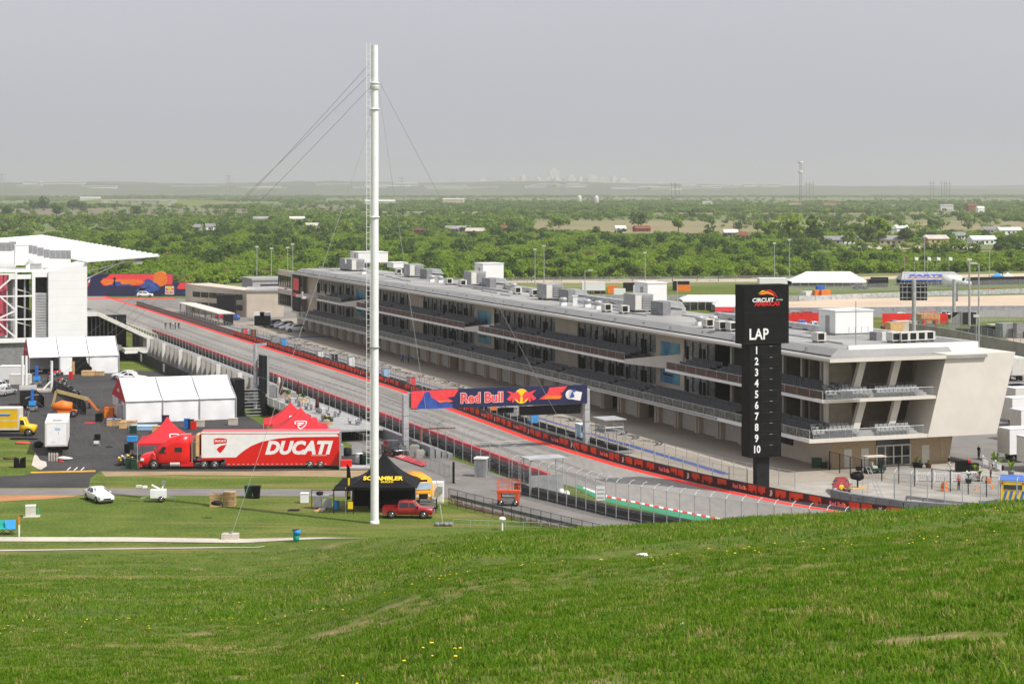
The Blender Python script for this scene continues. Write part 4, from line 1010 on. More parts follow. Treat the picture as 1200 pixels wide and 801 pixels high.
# pit stand platform: grey walkway, blue painted line at its foot, team boxes
PS = thing('pit_stand', 'grey walkway of the pit stands behind the bannered pit wall', 'platform')
for a, b, c, d in ((228, 90, -18.1, -15.7), (89.5, 20, -18.1, -15.7)):
    for k in range(int((a - b) / 6)):
        y0 = b + k * 6; m = MB()
        pts = [W(y0, c), W(y0 + 5.9, c), W(y0 + 5.9, d), W(y0, d)]
        m.add([(p.x, p.y, z) for z in (.1, .42) for p in pts], [(4, 5, 6, 7), (7, 6, 5, 4), (0, 1, 5, 4), (1, 2, 6, 5), (2, 3, 7, 6), (3, 0, 4, 7)]); m.obj('deck_plate', 'greymetal', PS)
stripe('blue_lane_line', 0, 262, -13.3, -12.75, 'blueline', .030)
sheet('blue_lane_line', [ST(700, 512), ST(702, 510), ST(850, 553), ST(848, 556)], .032, 'blueline', st=True)
stripe('blue_lane_line', 214, 216.5, -12.7, 1.0, 'blueline', .034)
stripe('white_lane_line', 0, 240, -9.0, -8.86, 'white', .030)
defm('burntmark', (.05, .047, .045), .85, var=.2, alpha=.78)
rr = random.Random(21)
for k in range(34):                                     # burnt rubber curls where the cars leave their boxes
    s0 = 26 + k * 5.6 + rr.uniform(-1, 1); t0 = rr.uniform(-11.6, -10.2); b = MB()
    for q in (0, .9):
        pts = [(s0 + q * .3 + 5.5 * i / 8, t0 + q * .8 + 1.5 * math.sin(i / 8 * 3.0)) for i in range(9)]
        for (a, c), (d, e) in zip(pts, pts[1:]): b.face([W(a, c, .036), W(a + .05, c + .42, .036), W(d + .05, e + .42, .036), W(d, e, .036)])
    struct(b.obj('burnt_rubber_mark', 'burntmark'))
cols = ['brightblue', 'coral', 'white', 'grey', 'orange', 'blue', 'white', 'greymetal', 'lightblue', 'dark']
names = {'brightblue': 'bright blue', 'coral': 'red', 'white': 'white', 'grey': 'grey', 'orange': 'orange', 'blue': 'dark blue', 'greymetal': 'silver', 'lightblue': 'pale blue', 'dark': 'black'}
for k, s_ in enumerate((222, 214, 196, 188, 176, 160, 150, 139, 124, 118, 104, 66, 58, 50)):
    mk = cols[(k * 3 + 1) % 10]; t = thing('pit_cabinet', '%s team cabinet on the pit stand walkway' % names[mk], 'cabinet', W(s_, -17.3, .42), BROT, 'team cabinets on the pit stand walkway')
    h = rr.uniform(1.1, 1.9); MB().box(0, 1.0, 0, 1.6, 0, h).obj('cabinet_body', mk, t); MB().box(-.1, 1.1, -.1, 1.7, h, h + .08).obj('cabinet_top', 'greymetal', t); MB().box(-.03, 0, .2, 1.4, .3, h - .2).obj('cabinet_door', 'offwhite', t)
# timing booth at the start line
t = thing('start_stand', 'silver scaffold starter stand with a roof beside the gantry post', 'stand', W(26.5, -16.6), BROT)
for x in (0, 2.4):
    for y in (0, 3.0): MB().tube((x, y, 0), (x, y, 3.3), .05, n=6).obj('upright', 'galv', t)
MB().box(-.2, 2.6, -.2, 3.2, 1.7, 1.85).obj('floor', 'greymetal', t); MB().box(-.3, 2.7, -.4, 3.4, 3.3, 3.4).obj('roof', 'galv', t)
b = MB()
for z in (2.4, 2.9): b.tube((0, 0, z), (2.4, 0, z), .04, n=5).tube((0, 0, z), (0, 3, z), .04, n=5).tube((2.4, 0, z), (2.4, 3, z), .04, n=5)
b.obj('guard_rail', 'galv', t); MB().box(.05, .1, 0, 3, 1.85, 2.9).obj('side_screen', 'clearglass', t)
b = MB()
for k in range(7): b.bar((2.6 + .25 * k, .3, 1.7 - .25 * k), (2.6 + .25 * k, 1.2, 1.7 - .25 * k), .2, .05)
b.obj('steps', 'galv', t)
t = thing('blue_booth', 'small blue and white booth on the pit stand near the gantry', 'booth', W(33, -17.2, .42), BROT); MB().box(0, 1.1, 0, 1.8, 0, 1.6).obj('booth_body', 'lightblue', t); MB().box(-.1, 1.2, -.1, 1.9, 1.6, 1.7).obj('booth_roof', 'white', t); MB().box(.1, 1., -.03, 0, .7, 1.4).obj('booth_window', 'dark', t)

# ------------------------------------------------------------------ lap tower
lp = P(892, 576); LA = math.radians(22)
LT = thing('lap_tower', 'tall black lap counter tower with white numbers one to ten', 'lap tower', lp, LA)
MB().box(-.75, .75, -.4, .4, 0, 4.2).obj('pole', 'dark', LT)
MB().cbox((0, 0, .12), (2.2, 1.6, .24)).obj('footing', 'concrete', LT)
k_ = lp.y / FPX; zt = lambda py: EYE - (py - HOR) * k_
body = MB().box(-1.85, 1.9, -.9, .9, zt(534), zt(402)).obj('number_panel', 'black', LT)
head = MB().box(-2.55, 2.75, -1.0, 1.0, zt(402), zt(333)).obj('head_panel', 'black', LT)
b = MB()
for py in (365, 401): b.box(-2.57, 2.77, -1.02, -1.0, zt(py) - .03, zt(py) + .03)
b.obj('panel_joint', 'dark', head)
text('LAP', 1.15, 'white', 'lap_lettering', LT, vert((-.85, -1.01, zt(391))), .03, 0, .85, .01, sp=1.05)
for i in range(10):
    z = zt(409.6 + i * 12.8)
    text(str(i + 1), .78, 'white', 'number', LT, vert((-1.05, -.91, z)), .035, 0, .85, .01)
    rc = MB().box(-.45, 1.62, -.94, -.9, z - .5, z + .46).obj('lap_window', 'dark', LT)
    MB().box(-.38, 1.55, -.945, -.94, z - .40, z + .38).obj('window_glass', 'black', rc); MB().box(.5, .8, -.96, -.94, z + .40, z + .44).obj('window_clip', 'galv', rc)
text('CIRCUIT', .42, 'white', 'logo_lettering', LT, vert((-.35, -1.01, zt(351))), .04, .12, 1.15, .01)
text('OF THE', .14, 'white', 'logo_lettering', LT, vert((1.6, -1.01, zt(351))), .01, .1, 1.2, .01)
text('AMERICAS', .42, 'red', 'logo_lettering', LT, vert((.15, -1.01, zt(355.5))), .04, .12, 1.1, .01)
sw = lambda pts, mk: flat('logo_swoosh', [pts], mk, LT, vert((.1, -1.0, zt(345))), .012)
sw([(-.95, .05), (-.5, .35), (.1, .42), (.7, .15), (1.0, -.2), (.55, .02), (.1, .12), (-.4, .05)], 'orange')
sw([(-.2, .48), (.3, .45), (.95, .1), (1.15, -.25), (1.3, -.3), (.95, .22), (.4, .55)], 'red')
sw([(-1.05, .15), (-.55, .48), (-.1, .5), (-.5, .38)], 'sunyellow')

# ------------------------------------------------------------------ start gantry
g0, g1 = P(475, 531), P(687, 522); gv = (g1 - g0); gl = gv.length; gr = math.atan2(gv.y, gv.x)
GT = thing('start_gantry', 'steel start gantry with a navy and red sponsor banner over the straight', 'gantry', g0, gr)
for x, nm in ((0, 0), (gl, 1)):
    MB().box(x - .32, x + .32, -.45, .45, 0, 7.1).obj('post', 'galv', GT); MB().box(x - .6, x + .6, -.8, .8, 0, .3).obj('post_base', 'concrete', GT)
    for z in (1.5, 3.0, 4.5): MB().box(x - .34, x + .34, -.47, .47, z, z + .12).obj('post_band', 'greymetal', GT)
MB().box(.3, gl - .3, -.3, .3, 5.5, 7.3).obj('truss', 'galv', GT)
zb, zt2 = 5.35, 7.65; x0, x1 = .55, gl - .1; bw = x1 - x0
bn = MB().box(x0, x1, -.62, -.42, zb, zt2).obj('banner_board', 'navy', GT)
mt = vert((x0, -.62, zb)); H_ = zt2 - zb
fl = lambda ps, mk, e=.012: flat('banner_shape', [[(x * bw, y * H_) for x, y in p] for p in ps], mk, bn, mt, e)
fl([[(.0, .05), (.0, .95), (.265, .98), (.24, .6), (.2, .55), (.235, .35), (.14, .3), (.1, .05)]], 'coral')
fl([[(.04, .1), (.10, .45), (.235, .35), (.14, .2)]], 'orange', .016)
fl([[(.03, 0), (.045, .35), (.06, .5), (.07, .8), (.09, .92), (.105, .85), (.11, .6), (.13, .5), (.16, .3), (.2, .35), (.23, .2), (.23, 0)]], 'bikeblue', .02)
fl([[(.72, .3), (.77, .62), (.78, .9), (.885, .96), (.855, .62), (.84, .6), (.855, .5), (.80, .42), (.855, .3)]], 'coral')
fl([[(.74, .3), (.77, .5), (.855, .45), (.84, .28)]], 'orange', .016)
text('Red Bull', H_ * .52, 'coral', 'banner_lettering', bn, mt @ Matrix.Translation((bw * .395, H_ * .47, .012)), .045, 0, .98, .008)
text('Red Bull', H_ * .52, 'white', 'banner_outline', bn, mt @ Matrix.Translation((bw * .395, H_ * .47, .004)), .085, 0, .98, .006)
flat('banner_sun', [circ(bw * .62, H_ * .5, H_ * .40, 20)], 'sunyellow', bn, mt, .014)
bull = [(.545, .3), (.555, .25), (.57, .42), (.565, .2), (.575, .18), (.585, .38), (.60, .28), (.605, .16), (.612, .2), (.612, .42), (.618, .5), (.61, .6), (.60, .72), (.59, .74), (.575, .68), (.56, .75), (.535, .80), (.55, .68), (.56, .6), (.55, .5), (.535, .35)]
fl([bull, [(1.24 - x, y) for x, y in bull]], 'coral', .02)
flat('banner_badge', [circ(bw * .90, H_ * .5, H_ * .26, 12), [(bw * .88, H_ * .3), (bw * .96, H_ * .15), (bw * .97, H_ * .6), (bw * .90, H_ * .75)]], 'white', bn, mt, .014)
flat('banner_badge_print', [[(bw * .905 - .25, H_ * .3), (bw * .905 + .5, H_ * .35), (bw * .905 + .2, H_ * .7)], circ(bw * .925, H_ * .7, .2, 8)], 'bikeblue', bn, mt, .02)
for k in range(4): MB().box(gl * .62 + k * 2.0, gl * .62 + k * 2.0 + 1.92, -.45, -.1, 4.1, 5.2).obj('display_screen', 'black', GT)
b = MB()
for k in range(9): b.box(gl * .62 + k * .97, gl * .62 + k * .97 + .06, -.2, -.1, 5.15, 5.5)
b.obj('screen_hangers', 'galv', GT)
for k in range(5): MB().box(gl * .5 + k * .42, gl * .5 + k * .42 + .36, -.3, -.05, 4.45, 5.05).obj('start_light', 'black', GT)
MB().box(gl * .5 - .05, gl * .5 + 2.1, -.2, -.12, 5.05, 5.12).tube((gl * .5 + 1, -.16, 5.1), (gl * .5 + 1, -.16, 5.5), .05, n=5).obj('light_bar', 'grey', GT)

# ------------------------------------------------------------------ outer wall, tyre rows and debris fences on the left of the straight
OW = thing('outer_wall', 'outer wall with faded red upper panels and dark tyre stacks along the straight', 'wall')
wl = line_pts([(228, -35.7), (-4, -35.7)], 3.2)
for (a, d), (b, d2) in zip(wl, wl[1:]):
    n = Vector((VX, VY, 0))
    m = MB(); vs = [a, b, b + n * .3, a + n * .3]
    m.add([(p.x, p.y, z) for z in (0, 1.12) for p in vs], [(4, 7, 6, 5), (0, 4, 5, 1), (1, 5, 6, 2), (2, 6, 7, 3), (3, 7, 4, 0)]); m.obj('wall_block', 'grey', OW)
    m = MB(); a2, b2 = a.lerp(b, .01), a.lerp(b, .99); vs = [a2 - n * .05, b2 - n * .05, b2 + n * .32, a2 + n * .32]
    m.add([(p.x, p.y, z) for z in (1.12, 1.62) for p in vs], [(0, 1, 2, 3), (4, 7, 6, 5), (0, 4, 5, 1), (1, 5, 6, 2), (2, 6, 7, 3), (3, 7, 4, 0)]); m.obj('red_panel', 'wallred', OW)
ty = MB().lathe([(.22, 0), (.34, .03), (.36, .12), (.34, .21), (.22, .24)], 8).mesh('tyre', 'rubber')
b = MB(); rr = random.Random(8)
for k in range(260):
    s_ = 215 - k * .82
    if s_ < -3: break
    for z in range(4):
        if z == 3 and rr.random() < .4: continue
        b.lathe([(.3, 0), (.37, .04), (.37, .2), (.3, .24)], 7, c=(W(s_, -36.25 + rr.uniform(-.05, .05), z * .25)))
struct(b.obj('tyre_stacks', 'rubber', OW), 'stuff')
MB().bar(W(-4.2, -35.5, .7), W(-4.6, -35.5, .7), .8, 1.4).obj('end_post', 'ply', OW)
fence('debris_fence', 'tall silver debris fence with curved tops behind the red panelled outer wall', 'fence', line_pts([(226, -37.0), (-2, -37.0)], 3.1), 3.2, 'galv', 'mesh', arm=.9, cables=3, side=1, r=.042)
nf = [P(600, 577), P(660, 592), P(720, 607), P(800, 622), P(900, 636), P(1000, 648), P(1080, 655)]
def wline(pts, step):
    r = []; acc = 0.
    for a, b in zip(pts, pts[1:]):
        L = (b - a).length; d = (b - a).normalized()
        while acc <= L: r.append((a + d * acc, d)); acc += step
        acc -= L
    return r
fence('near_debris_fence', 'silver debris fence with bent tops above the black tyre belt at the grass hill', 'fence', wline(nf, 1.75), 3.5, 'galv', 'mesh', arm=.8, cables=6, side=1, r=.05)
TB = thing('tyre_belt', 'black conveyor faced tyre barrier at the foot of the near debris fence', 'tyre barrier')
q = wline(nf, 1.0)
for (a, d), (b2, d2) in zip(q, q[1:]):
    n = Vector((-d.y, d.x, 0)); c = a.lerp(b2, .5) + n * .55; L_ = (b2 - a).length
    m = Matrix.Translation((c.x, c.y, .0)) @ Matrix.Rotation(math.atan2(d.y, d.x), 4, 'Z')
    o = MB().box(-L_ * .48, L_ * .48, -.3, .3, 0, 1.0, m=m).box(-L_ * .3, L_ * .3, -.34, -.3, .1, .9, m=m).obj('tyre_bundle', 'rubber', TB)
fence('gate_fence', 'slim black railing fence beside the guard rail at the service road', 'fence', wline([P(526, 592), P(600, 611), P(640, 621), P(720, 641)], 1.65), 1.75, 'dark', 'meshdark', cables=2, r=.03)
gl_ = wline([P(528, 589), P(600, 607), P(720, 636)], 1.9)
GRL = thing('guard_rail', 'dark steel guard rail on slanted posts beside the service road', 'guard rail')
for (a, d), (b2, d2) in zip(gl_, gl_[1:]):
    MB().bar(a + Vector((0, 0, .72)), b2 + Vector((0, 0, .72)), .10, .36).obj('rail_beam', 'grey', GRL); n = Vector((-d.y, d.x, 0))
    MB().bar(a + n * .35, a + Vector((0, 0, .75)) + n * .06, .14, .14).obj('rail_post', 'greymetal', GRL)
fence('pipe_rail', 'low silver pipe rail at the toe of the grass hill', 'fence', wline([P(531, 617), P(640, 621.5), P(712, 625)], 1.7), .75, 'galv', None, cables=2, r=.03)
fence('terrace_railing', 'grey railing fence along the service road below the terrace', 'fence', wline([P(432, 520), P(470, 536), P(530, 560), P(532, 566)], 1.6), 1.3, 'greymetal', 'meshfar', cables=2, r=.03)
fence('bank_railing', 'grey railing fence running along the grass bank behind the red trailer', 'fence', wline([P(340, 484), P(385, 500), P(432, 520)], 1.8), 1.2, 'galv', 'meshfar', cables=2, r=.03)
t = thing('gate_post', 'black gate post at the service road end of the railing', 'post', P(531.5, 566)); MB().box(-.12, .12, -.12, .12, 0, 2.3).obj('shaft', 'black', t); MB().cbox((.4, -.1, .25), (.35, .35, .5)).obj('weight_block', 'concrete', t)
# height limit frame, booth, box
t = thing('barrier_frame', 'rust brown height limit frame beside the left gantry post', 'frame', P(493, 531)); MB().box(-.1, .1, -.1, .1, 0, 3.0).obj('upright', 'rust', t); MB().bar((0, 0, 2.95), (4.2, .2, 3.05), .16).obj('crossbar', 'rust', t)
t = thing('booth', 'grey sentry booth with a white roof beside the outer wall', 'booth', P(564, 558), -.2); MB().box(-.65, .65, -.65, .65, 0, 2.0).obj('booth_wall', 'greymetal', t); MB().box(-.72, .72, -.72, .72, 2.0, 2.14).obj('booth_roof', 'white', t); MB().box(-.3, .4, -.68, -.65, .1, 1.8).obj('booth_door', 'grey', t)
for k, (px, py) in enumerate(((486, 533), (492, 536), (500, 534))):
    t = tag(MB().box(-.6, .6, -.45, .45, 0, .8 + .3 * (k == 0)).box(-.45, .45, -.3, .3, .8 + .3 * (k == 0), .95 + .3 * (k == 0)).obj('concrete_block', 'concrete'), 'pale concrete block at the foot of the left gantry post', 'concrete block', 'blocks at the gantry post'); t.location = P(px, py); t.rotation_euler = (0, 0, .3 * k)
t = thing('flag_stand', 'grey scaffold marshal stand with flat roof behind the tyre belt', 'stand', P(622, 582), BROT)
for x in (0, 3.6):
    for y in (0, 2): MB().tube((x, y, 0), (x, y, 3.9), .05, n=5).obj('upright', 'galv', t)
MB().box(-.3, 4.0, -.3, 2.4, 3.85, 3.95).obj('roof', 'galv', t); MB().box(0, 3.6, -.05, 0, .2, 2.2).obj('screen', 'greymetal', t); MB().box(0, 3.6, 0, 2, 1.0, 1.1).obj('floor', 'greymetal', t)
bd = thing('distance_board', 'small white board on posts beside the green run-off', 'board', P(704, 594)); MB().box(-.45, .45, -.04, .04, .7, 2.1).obj('board_face', 'white', bd); MB().box(-.4, -.33, .04, .1, 0, 2).box(.33, .4, .041, .1, 0, 2).obj('board_legs', 'galv', bd)
b = MB()
for k in range(3): b.box(-.36, .36, -.06, -.04, .95 + k * .4, 1.02 + k * .4)
b.obj('board_lines', 'grey', bd)
for k, (px, py) in enumerate(((658, 581), (664, 583))): tag(blob('white_sack', (0, 0, .4), (.7, .6, .8), 'white', None, k), 'white sack slumped against the tyre belt', 'sack', 'sacks at the tyre belt').location = P(px, py)

# ------------------------------------------------------------------ lower terrace with white fins, patio and screen
TR = thing('terrace', 'low terrace fronted by a row of white concrete fins and black screens', 'terrace')
def stbox(s0, s1, t0, t1, z0, z1, b=None):
    b = b or MB(); pts = [W(s0, t0), W(s1, t0), W(s1, t1), W(s0, t1)]
    b.add([(p.x, p.y, z) for z in (z0, z1) for p in pts], [(0, 1, 2, 3), (4, 7, 6, 5), (0, 4, 5, 1), (1, 5, 6, 2), (2, 6, 7, 3), (3, 7, 4, 0)]); return b
nfin = 27
for k in range(nfin):
    s_ = 184 - (184 - 86) * k / (nfin - 1); stbox(s_ - .3, s_ + .3, -47.6, -46.9, 1.1, 4.35).obj('fin', 'concrete' if k % 4 else 'offwhite', TR)
stbox(84, 186, -46.8, -44, .02, 3.3).obj('terrace_wall', 'grey', TR)
for r in range(6): stbox(84, 200, -43.9 + r * 1.0, -42.92 + r * 1.0, .02, 3.0 - r * .42).obj('terrace_step', 'concrete' if r % 2 else 'midgrey', TR)
for k in range(9):
    s0 = 84 + k * 11; stbox(s0, s0 + 10.6, -49.3, -49.2, .02, 1.9).obj('black_screen', 'dark', TR)
    if k % 2: stbox(s0 + 3, s0 + 4.6, -49.36, -49.3, .3, 1.7).obj('screen_sign', 'lightblue' if k == 3 else 'offwhite', TR)
stbox(84, 184, -48.1, -46.81, 1.0, 1.09).obj('fin_ledge', 'midgrey', TR)
fence('terrace_frame_rail', 'white zigzag frame rail along the far grandstand edge', 'fence', line_pts([(322, -38.6), (206, -38.6)], 3.2), 1.9, 'offwhite', 'meshfar', arm=1.0, cables=3, r=.09, side=-1)
# patio
PT = thing('patio_deck', 'pale patio deck with white panel balustrade behind the red peaked tents', 'patio')
stbox(42, 82, -47.5, -40.5, 1.35, 1.6).obj('deck_floor', 'midgrey', PT); stbox(42, 82, -47.3, -46.8, .02, 1.35).obj('deck_base', 'dark', PT)
for k in range(9): stbox(50.5 + k * 3.4, 53.7 + k * 3.4, -47.6, -47.5, 1.6, 2.65).obj('balustrade_panel', 'offwhite', PT)
stbox(42, 50, -47.6, -47.52, 1.6, 2.5).obj('glass_panel', 'clearglass', PT)
for k in range(5): stbox(44 + k * 8, 44.5 + k * 8, -47.4, -46.9, .02, 1.35).obj('deck_post', 'concrete', PT)
def umbrella(s_, t_, lab):
    t = thing('closed_umbrella', lab, 'umbrella', W(s_, t_, 1.6)); MB().tube((0, 0, 0), (0, 0, 2.6), .035, n=6).obj('pole', 'greymetal', t); MB().lathe([(.05, .7), (.30, .85), (.24, 1.6), (.14, 2.3), (.03, 2.75)], 9).obj('folded_canopy', 'umbrella', t); MB().lathe([(.35, 0), (.35, .1), (.1, .14)], 10).obj('base', 'concrete', t)
umbrella(s_at(329, -44.5), -44.5, 'closed brown umbrella beside the tan column on the patio'); umbrella(s_at(349.5, -42), -42, 'closed dark umbrella between two planters on the patio'); umbrella(s_at(371.7, -44), -44, 'closed brown umbrella at the patio end near the shrub')
t = thing('tan_statue_column', 'tan cylinder column beside a closed umbrella on the patio', 'column', W(s_at(327, -43.2), -43.2, 1.6)); MB().lathe([(.35, 0), (.3, .2), (.28, 1.7), (.36, 1.9), (.2, 2.2), (.22, 2.5), (.05, 2.7)], 10).obj('shaft', 'path', t)
for k, (px, t_) in enumerate(((336, -43), (355, -42), (384, -46))):
    t = thing('patio_planter', ['low green shrub in a box behind the tan patio column', 'green shrub between the patio umbrellas', 'wide green shrub at the patio end'][k], 'planter', W(s_at(px, t_), t_, 1.6)); MB().box(-.6, .6, -.4, .4, 0, .4).obj('box', 'wood', t); crown(60, .7, .5, .8, .16, k, 5).obj('shrub', 'leafdark', t)
tb = MB(); rr = random.Random(2)
for k in range(7):
    t = thing('patio_table', 'small patio table with chairs among the umbrellas', 'table', W(47 + k * 4.6, -45.5 + 3 * rr.random(), 1.6), rr.random(), 'patio tables'); MB().lathe([(.45, .7), (.45, .74)], 10).obj('table_top', 'ply' if k % 3 else 'offwhite', t); MB().tube((0, 0, 0), (0, 0, .7), .05, n=6).obj('table_leg', 'dark', t)
    for q in range(3):
        a = q * 2.1; MB().cbox((math.cos(a) * .8, math.sin(a) * .8, .42), (.4, .4, .06), a).cbox((math.cos(a) * 1.0, math.sin(a) * 1.0, .65), (.05, .4, .45), a).cbox((math.cos(a) * .8, math.sin(a) * .8, .2), (.3, .3, .4), a).obj('chair', 'grey', t)
# bleachers between the patio and the fence
BL = thing('bleacher', 'grey metal bleacher rows between the patio and the debris fence', 'bleacher')
for r in range(4): stbox(24, 80, -40.2 + r * .75, -39.6 + r * .75, .02, 1.2 - r * .3 + .2).obj('bleacher_row', 'greymetal' if r % 2 else 'grey', BL)
st_ = thing('black_stair', 'black framed stair tower beside the white tents', 'stair', P(285, 488), BROT)
MB().box(-1.2, .2, 0, 3, 0, 5.2).obj('stair_screen', 'black', st_); b = MB()
for k in range(9): b.box(.4, 2.6, -.3 + k * .3, .1 + k * .3, .1 + k * .42, .2 + k * .42)
b.obj('stair_treads', 'greymetal', st_); MB().box(.3, 3.4, 2.6, 4, 3.2, 3.4).box(3.0, 3.2, 0, 4, 0, 3.2).obj('stair_frame', 'dark', st_)
# screen on its pole
ld = P(299.5, 478); LD = thing('led_screen', 'dark ribbed back of a tall video screen on a grey pole beside the straight', 'screen', ld)
zz = lambda py: EYE - (py - HOR) * ld.y / FPX
MB().tube((0, 0, 0), (0, 0, zz(403)), .36, .30, 10).obj('pole', 'galv', LD); MB().bar((0, 0, zz(404)), (1.6, 0, zz(403)), .35).obj('arm', 'galv', LD)
e = Vector((UX, UY, 0)) * -3.4 + Vector((VX, VY, 0)) * .55
a = Vector((.45, 0, 0)); q = a + e; n = Vector((-e.y, e.x, 0)).normalized() * .22
m = MB(); z0, z1 = zz(459), zz(415); m.add([(p.x, p.y, z) for z in (z0, z1) for p in (a, q, q + n, a + n)], [(0, 1, 2, 3), (4, 7, 6, 5), (0, 4, 5, 1), (1, 5, 6, 2), (2, 6, 7, 3), (3, 7, 4, 0)]); m.obj('screen_back', 'grey', LD)
for k in range(7):
    p = a.lerp(q, (k + .5) / 7) ; MB().bar(p + Vector((0, 0, z0 + .02)) - n * .2, p + Vector((0, 0, z1 - .02)) - n * .2, .14).obj('screen_rib', 'dark', LD)
MB().bar(q + Vector((0, 0, z0 - .3)), q + Vector((0, 0, z1)), .2).bar(a + Vector((0, 0, lerp(z0, z1, .4))), q + Vector((0, 0, lerp(z0, z1, .4))), .12).obj('screen_frame', 'galv', LD)

# ------------------------------------------------------------------ grandstand end building with canopy
GS = thing('grandstand', 'white grandstand end building with a large white cantilever canopy', 'grandstand', (-78.1, 366, 0), BROT)
def gs(name, mk, b): return b.obj(name, mk, GS)
f = MB(); f.add([(-7.0, 0, 0), (0, 0, 0), (0, 0, 18.35), (-7.0, 0, 16.7), (-7.0, 9, 0), (0, 9, 0), (0, 9, 18.35), (-7.0, 9, 16.7)], [(0, 1, 2, 3), (7, 6, 5, 4), (0, 4, 5, 1), (1, 5, 6, 2), (2, 6, 7, 3), (3, 7, 4, 0)]); gs('end_wall', 'white', f)
for k in range(1, 12): gs('cladding_joint', 'offwhite', MB().box(-6.98, -.02, -.012, 0, 1.5 * k - .015, 1.5 * k + .015))
gs('louvre_bay', 'corrug', MB().box(-9.3, -7.05, .6, 6, 0, 12.8))
for k in range(16): gs('louvre_slat', 'corrug', MB().box(-9.28, -7.07, .5, .6, 4.8 + k * .5, 5.1 + k * .5))
gs('bay_top', 'dark', MB().box(-9.3, -7.05, 2.0, 6, 12.8, 15.6)); gs('bay_lintel', 'white', MB().box(-9.3, -7.02, .3, 6, 15.7, 16.65))
gs('bay_post', 'white', MB().box(-9.9, -9.32, .2, .8, 0, 16.6))
gs('dark_bay', 'dark', MB().box(-12.1, -9.95, 4, 6, 0, 15.4)); gs('bay_roof', 'white', MB().box(-14, -9.95, .4, 6.5, 15.4, 16.2))
for k in range(4): gs('bay_brace', 'offwhite', MB().bar((-12.8, 1.6, 4.6 + k * 3), (-10, 1.6, 3.8 + k * 3), .2))
gs('bay_column', 'corrug', MB().box(-13.2, -12.6, 1.4, 2, 0, 15.4)); gs('bay_column', 'midgrey', MB().box(-11.2, -10.9, 1.4, 1.8, 0, 15.4))
gs('back_wall', 'corrug', MB().box(-14.2, -12.2, 3, 6, 0, 16))
for k in range(14): gs('cladding_rib', 'midgrey', MB().box(-14.15, -12.25, 2.94, 3, 5 + k * .8, 5.06 + k * .8))
for k in range(7): gs('red_slat', 'redslat', MB().box(-19.2 + k * .74, -18.75 + k * .74, 1.0, 1.5, 5.2, 16.4))
gs('slat_back', 'white', MB().box(-20, -14.1, 1.8, 2.4, 4.8, 16.4))
gs('plinth', 'white', MB().box(-27, -9.35, -1.4, .2, 4.0, 4.75)); gs('plinth_wall', 'grey', MB().box(-27, -9.35, -.8, .1, 0, 4.0))
tx = lambda x, z: (x, -1.2, z)
tr_ = MB()
for x in (-12.9, -20): gs('truss_post', 'white', MB().bar(tx(x, 4.7), tx(x, 16.9), .36))
for z in (8.2, 12.4, 16.4): gs('truss_beam', 'white', MB().bar(tx(-20, z), tx(-9.9, z) if z < 16 else tx(-12.9, z), .26))
for a, c in (((-12.9, 16.4), (-16.6, 13.2)), ((-16.6, 13.2), (-12.9, 9.8)), ((-12.9, 9.8), (-16.6, 8.2)), ((-16.6, 8.2), (-12.9, 4.9)), ((-16.6, 13.2), (-20, 16.4)), ((-16.6, 8.2), (-20, 4.9))): gs('truss_brace', 'white', MB().bar(tx(*a), tx(*c), .28))
gs('stand_roof', 'white', MB().box(-27, -7.1, 1.0, 14, 16.62, 16.95))
cn = MB(); cn.add([(-.3, -.5, 18.5), (13.3, 0, 19.45), (13.3, 165, 19.25), (-5, 165, 18.4), (-.3, -.5, 18.3), (13.3, 0, 19.2), (13.3, 165, 19.0), (-5, 165, 18.1)], [(0, 1, 2, 3), (7, 6, 5, 4), (0, 4, 5, 1), (1, 5, 6, 2), (2, 6, 7, 3), (3, 7, 4, 0)]); gs('canopy', 'white', cn)
for k in range(28): gs('canopy_seam', 'white', MB().bar((-.3, 3 + k * 6, 18.56), (13.6, 3 + k * 6, 19.5), .22, .28))
for k in range(6):
    y = 1.5 + k * 30; b = MB(); b.bar((0, y, 16.6), (11, y, 19.0), .22).bar((0, y, 15.2), (7, y, 18.4), .2)
    for q in range(5): b.bar((1 + q * 1.8, y, 16.9 + q * .36), (1.8 + q * 1.8, y, 18.6), .12)
    gs('canopy_truss', 'offwhite', b)
gs('canopy_lamp', 'steel', MB().box(8.5, 10.2, .4, 1.2, 17.9, 18.4))
gs('bowl', 'midgrey', MB().add([(0, 1, 9.2), (2, 1, 9.2), (12, 1, 4.2), (12, 1, 3.4), (2, 1, 8.3), (0, 1, 8.3), (0, 160, 9.2), (2, 160, 9.2), (12, 160, 4.2), (12, 160, 3.4), (2, 160, 8.3), (0, 160, 8.3)], [(5, 4, 3, 2, 1, 0), (0, 1, 7, 6), (1, 2, 8, 7), (2, 3, 9, 8), (3, 4, 10, 9), (4, 5, 11, 10)]))
gs('stair_beam', 'offwhite', MB().bar((0, .8, 8.7), (2, .8, 8.7), .4, .7).bar((2, .8, 8.8), (12.2, .8, 3.8), .4, .7))
gs('concourse_back', 'dark', MB().box(.1, 8, 5, 6, 0, 8.2)); gs('concourse_floor', 'grey', MB().box(.1, 6.5, 1, 6, 1.9, 2.8))
for k in range(8): gs('concourse_post', 'grey', MB().box(.5 + k * .75, .6 + k * .75, 3.0, 3.1, 2.8, 8))
gs('low_canopy', 'offwhite', MB().box(6.6, 11.2, -2, 3, 1.6, 2.3)); gs('low_canopy_edge', 'white', MB().box(6.5, 11.3, -2.1, -2.0, 1.5, 1.9))
rr = random.Random(31); GL_ = 'air handlers on the grandstand roof'
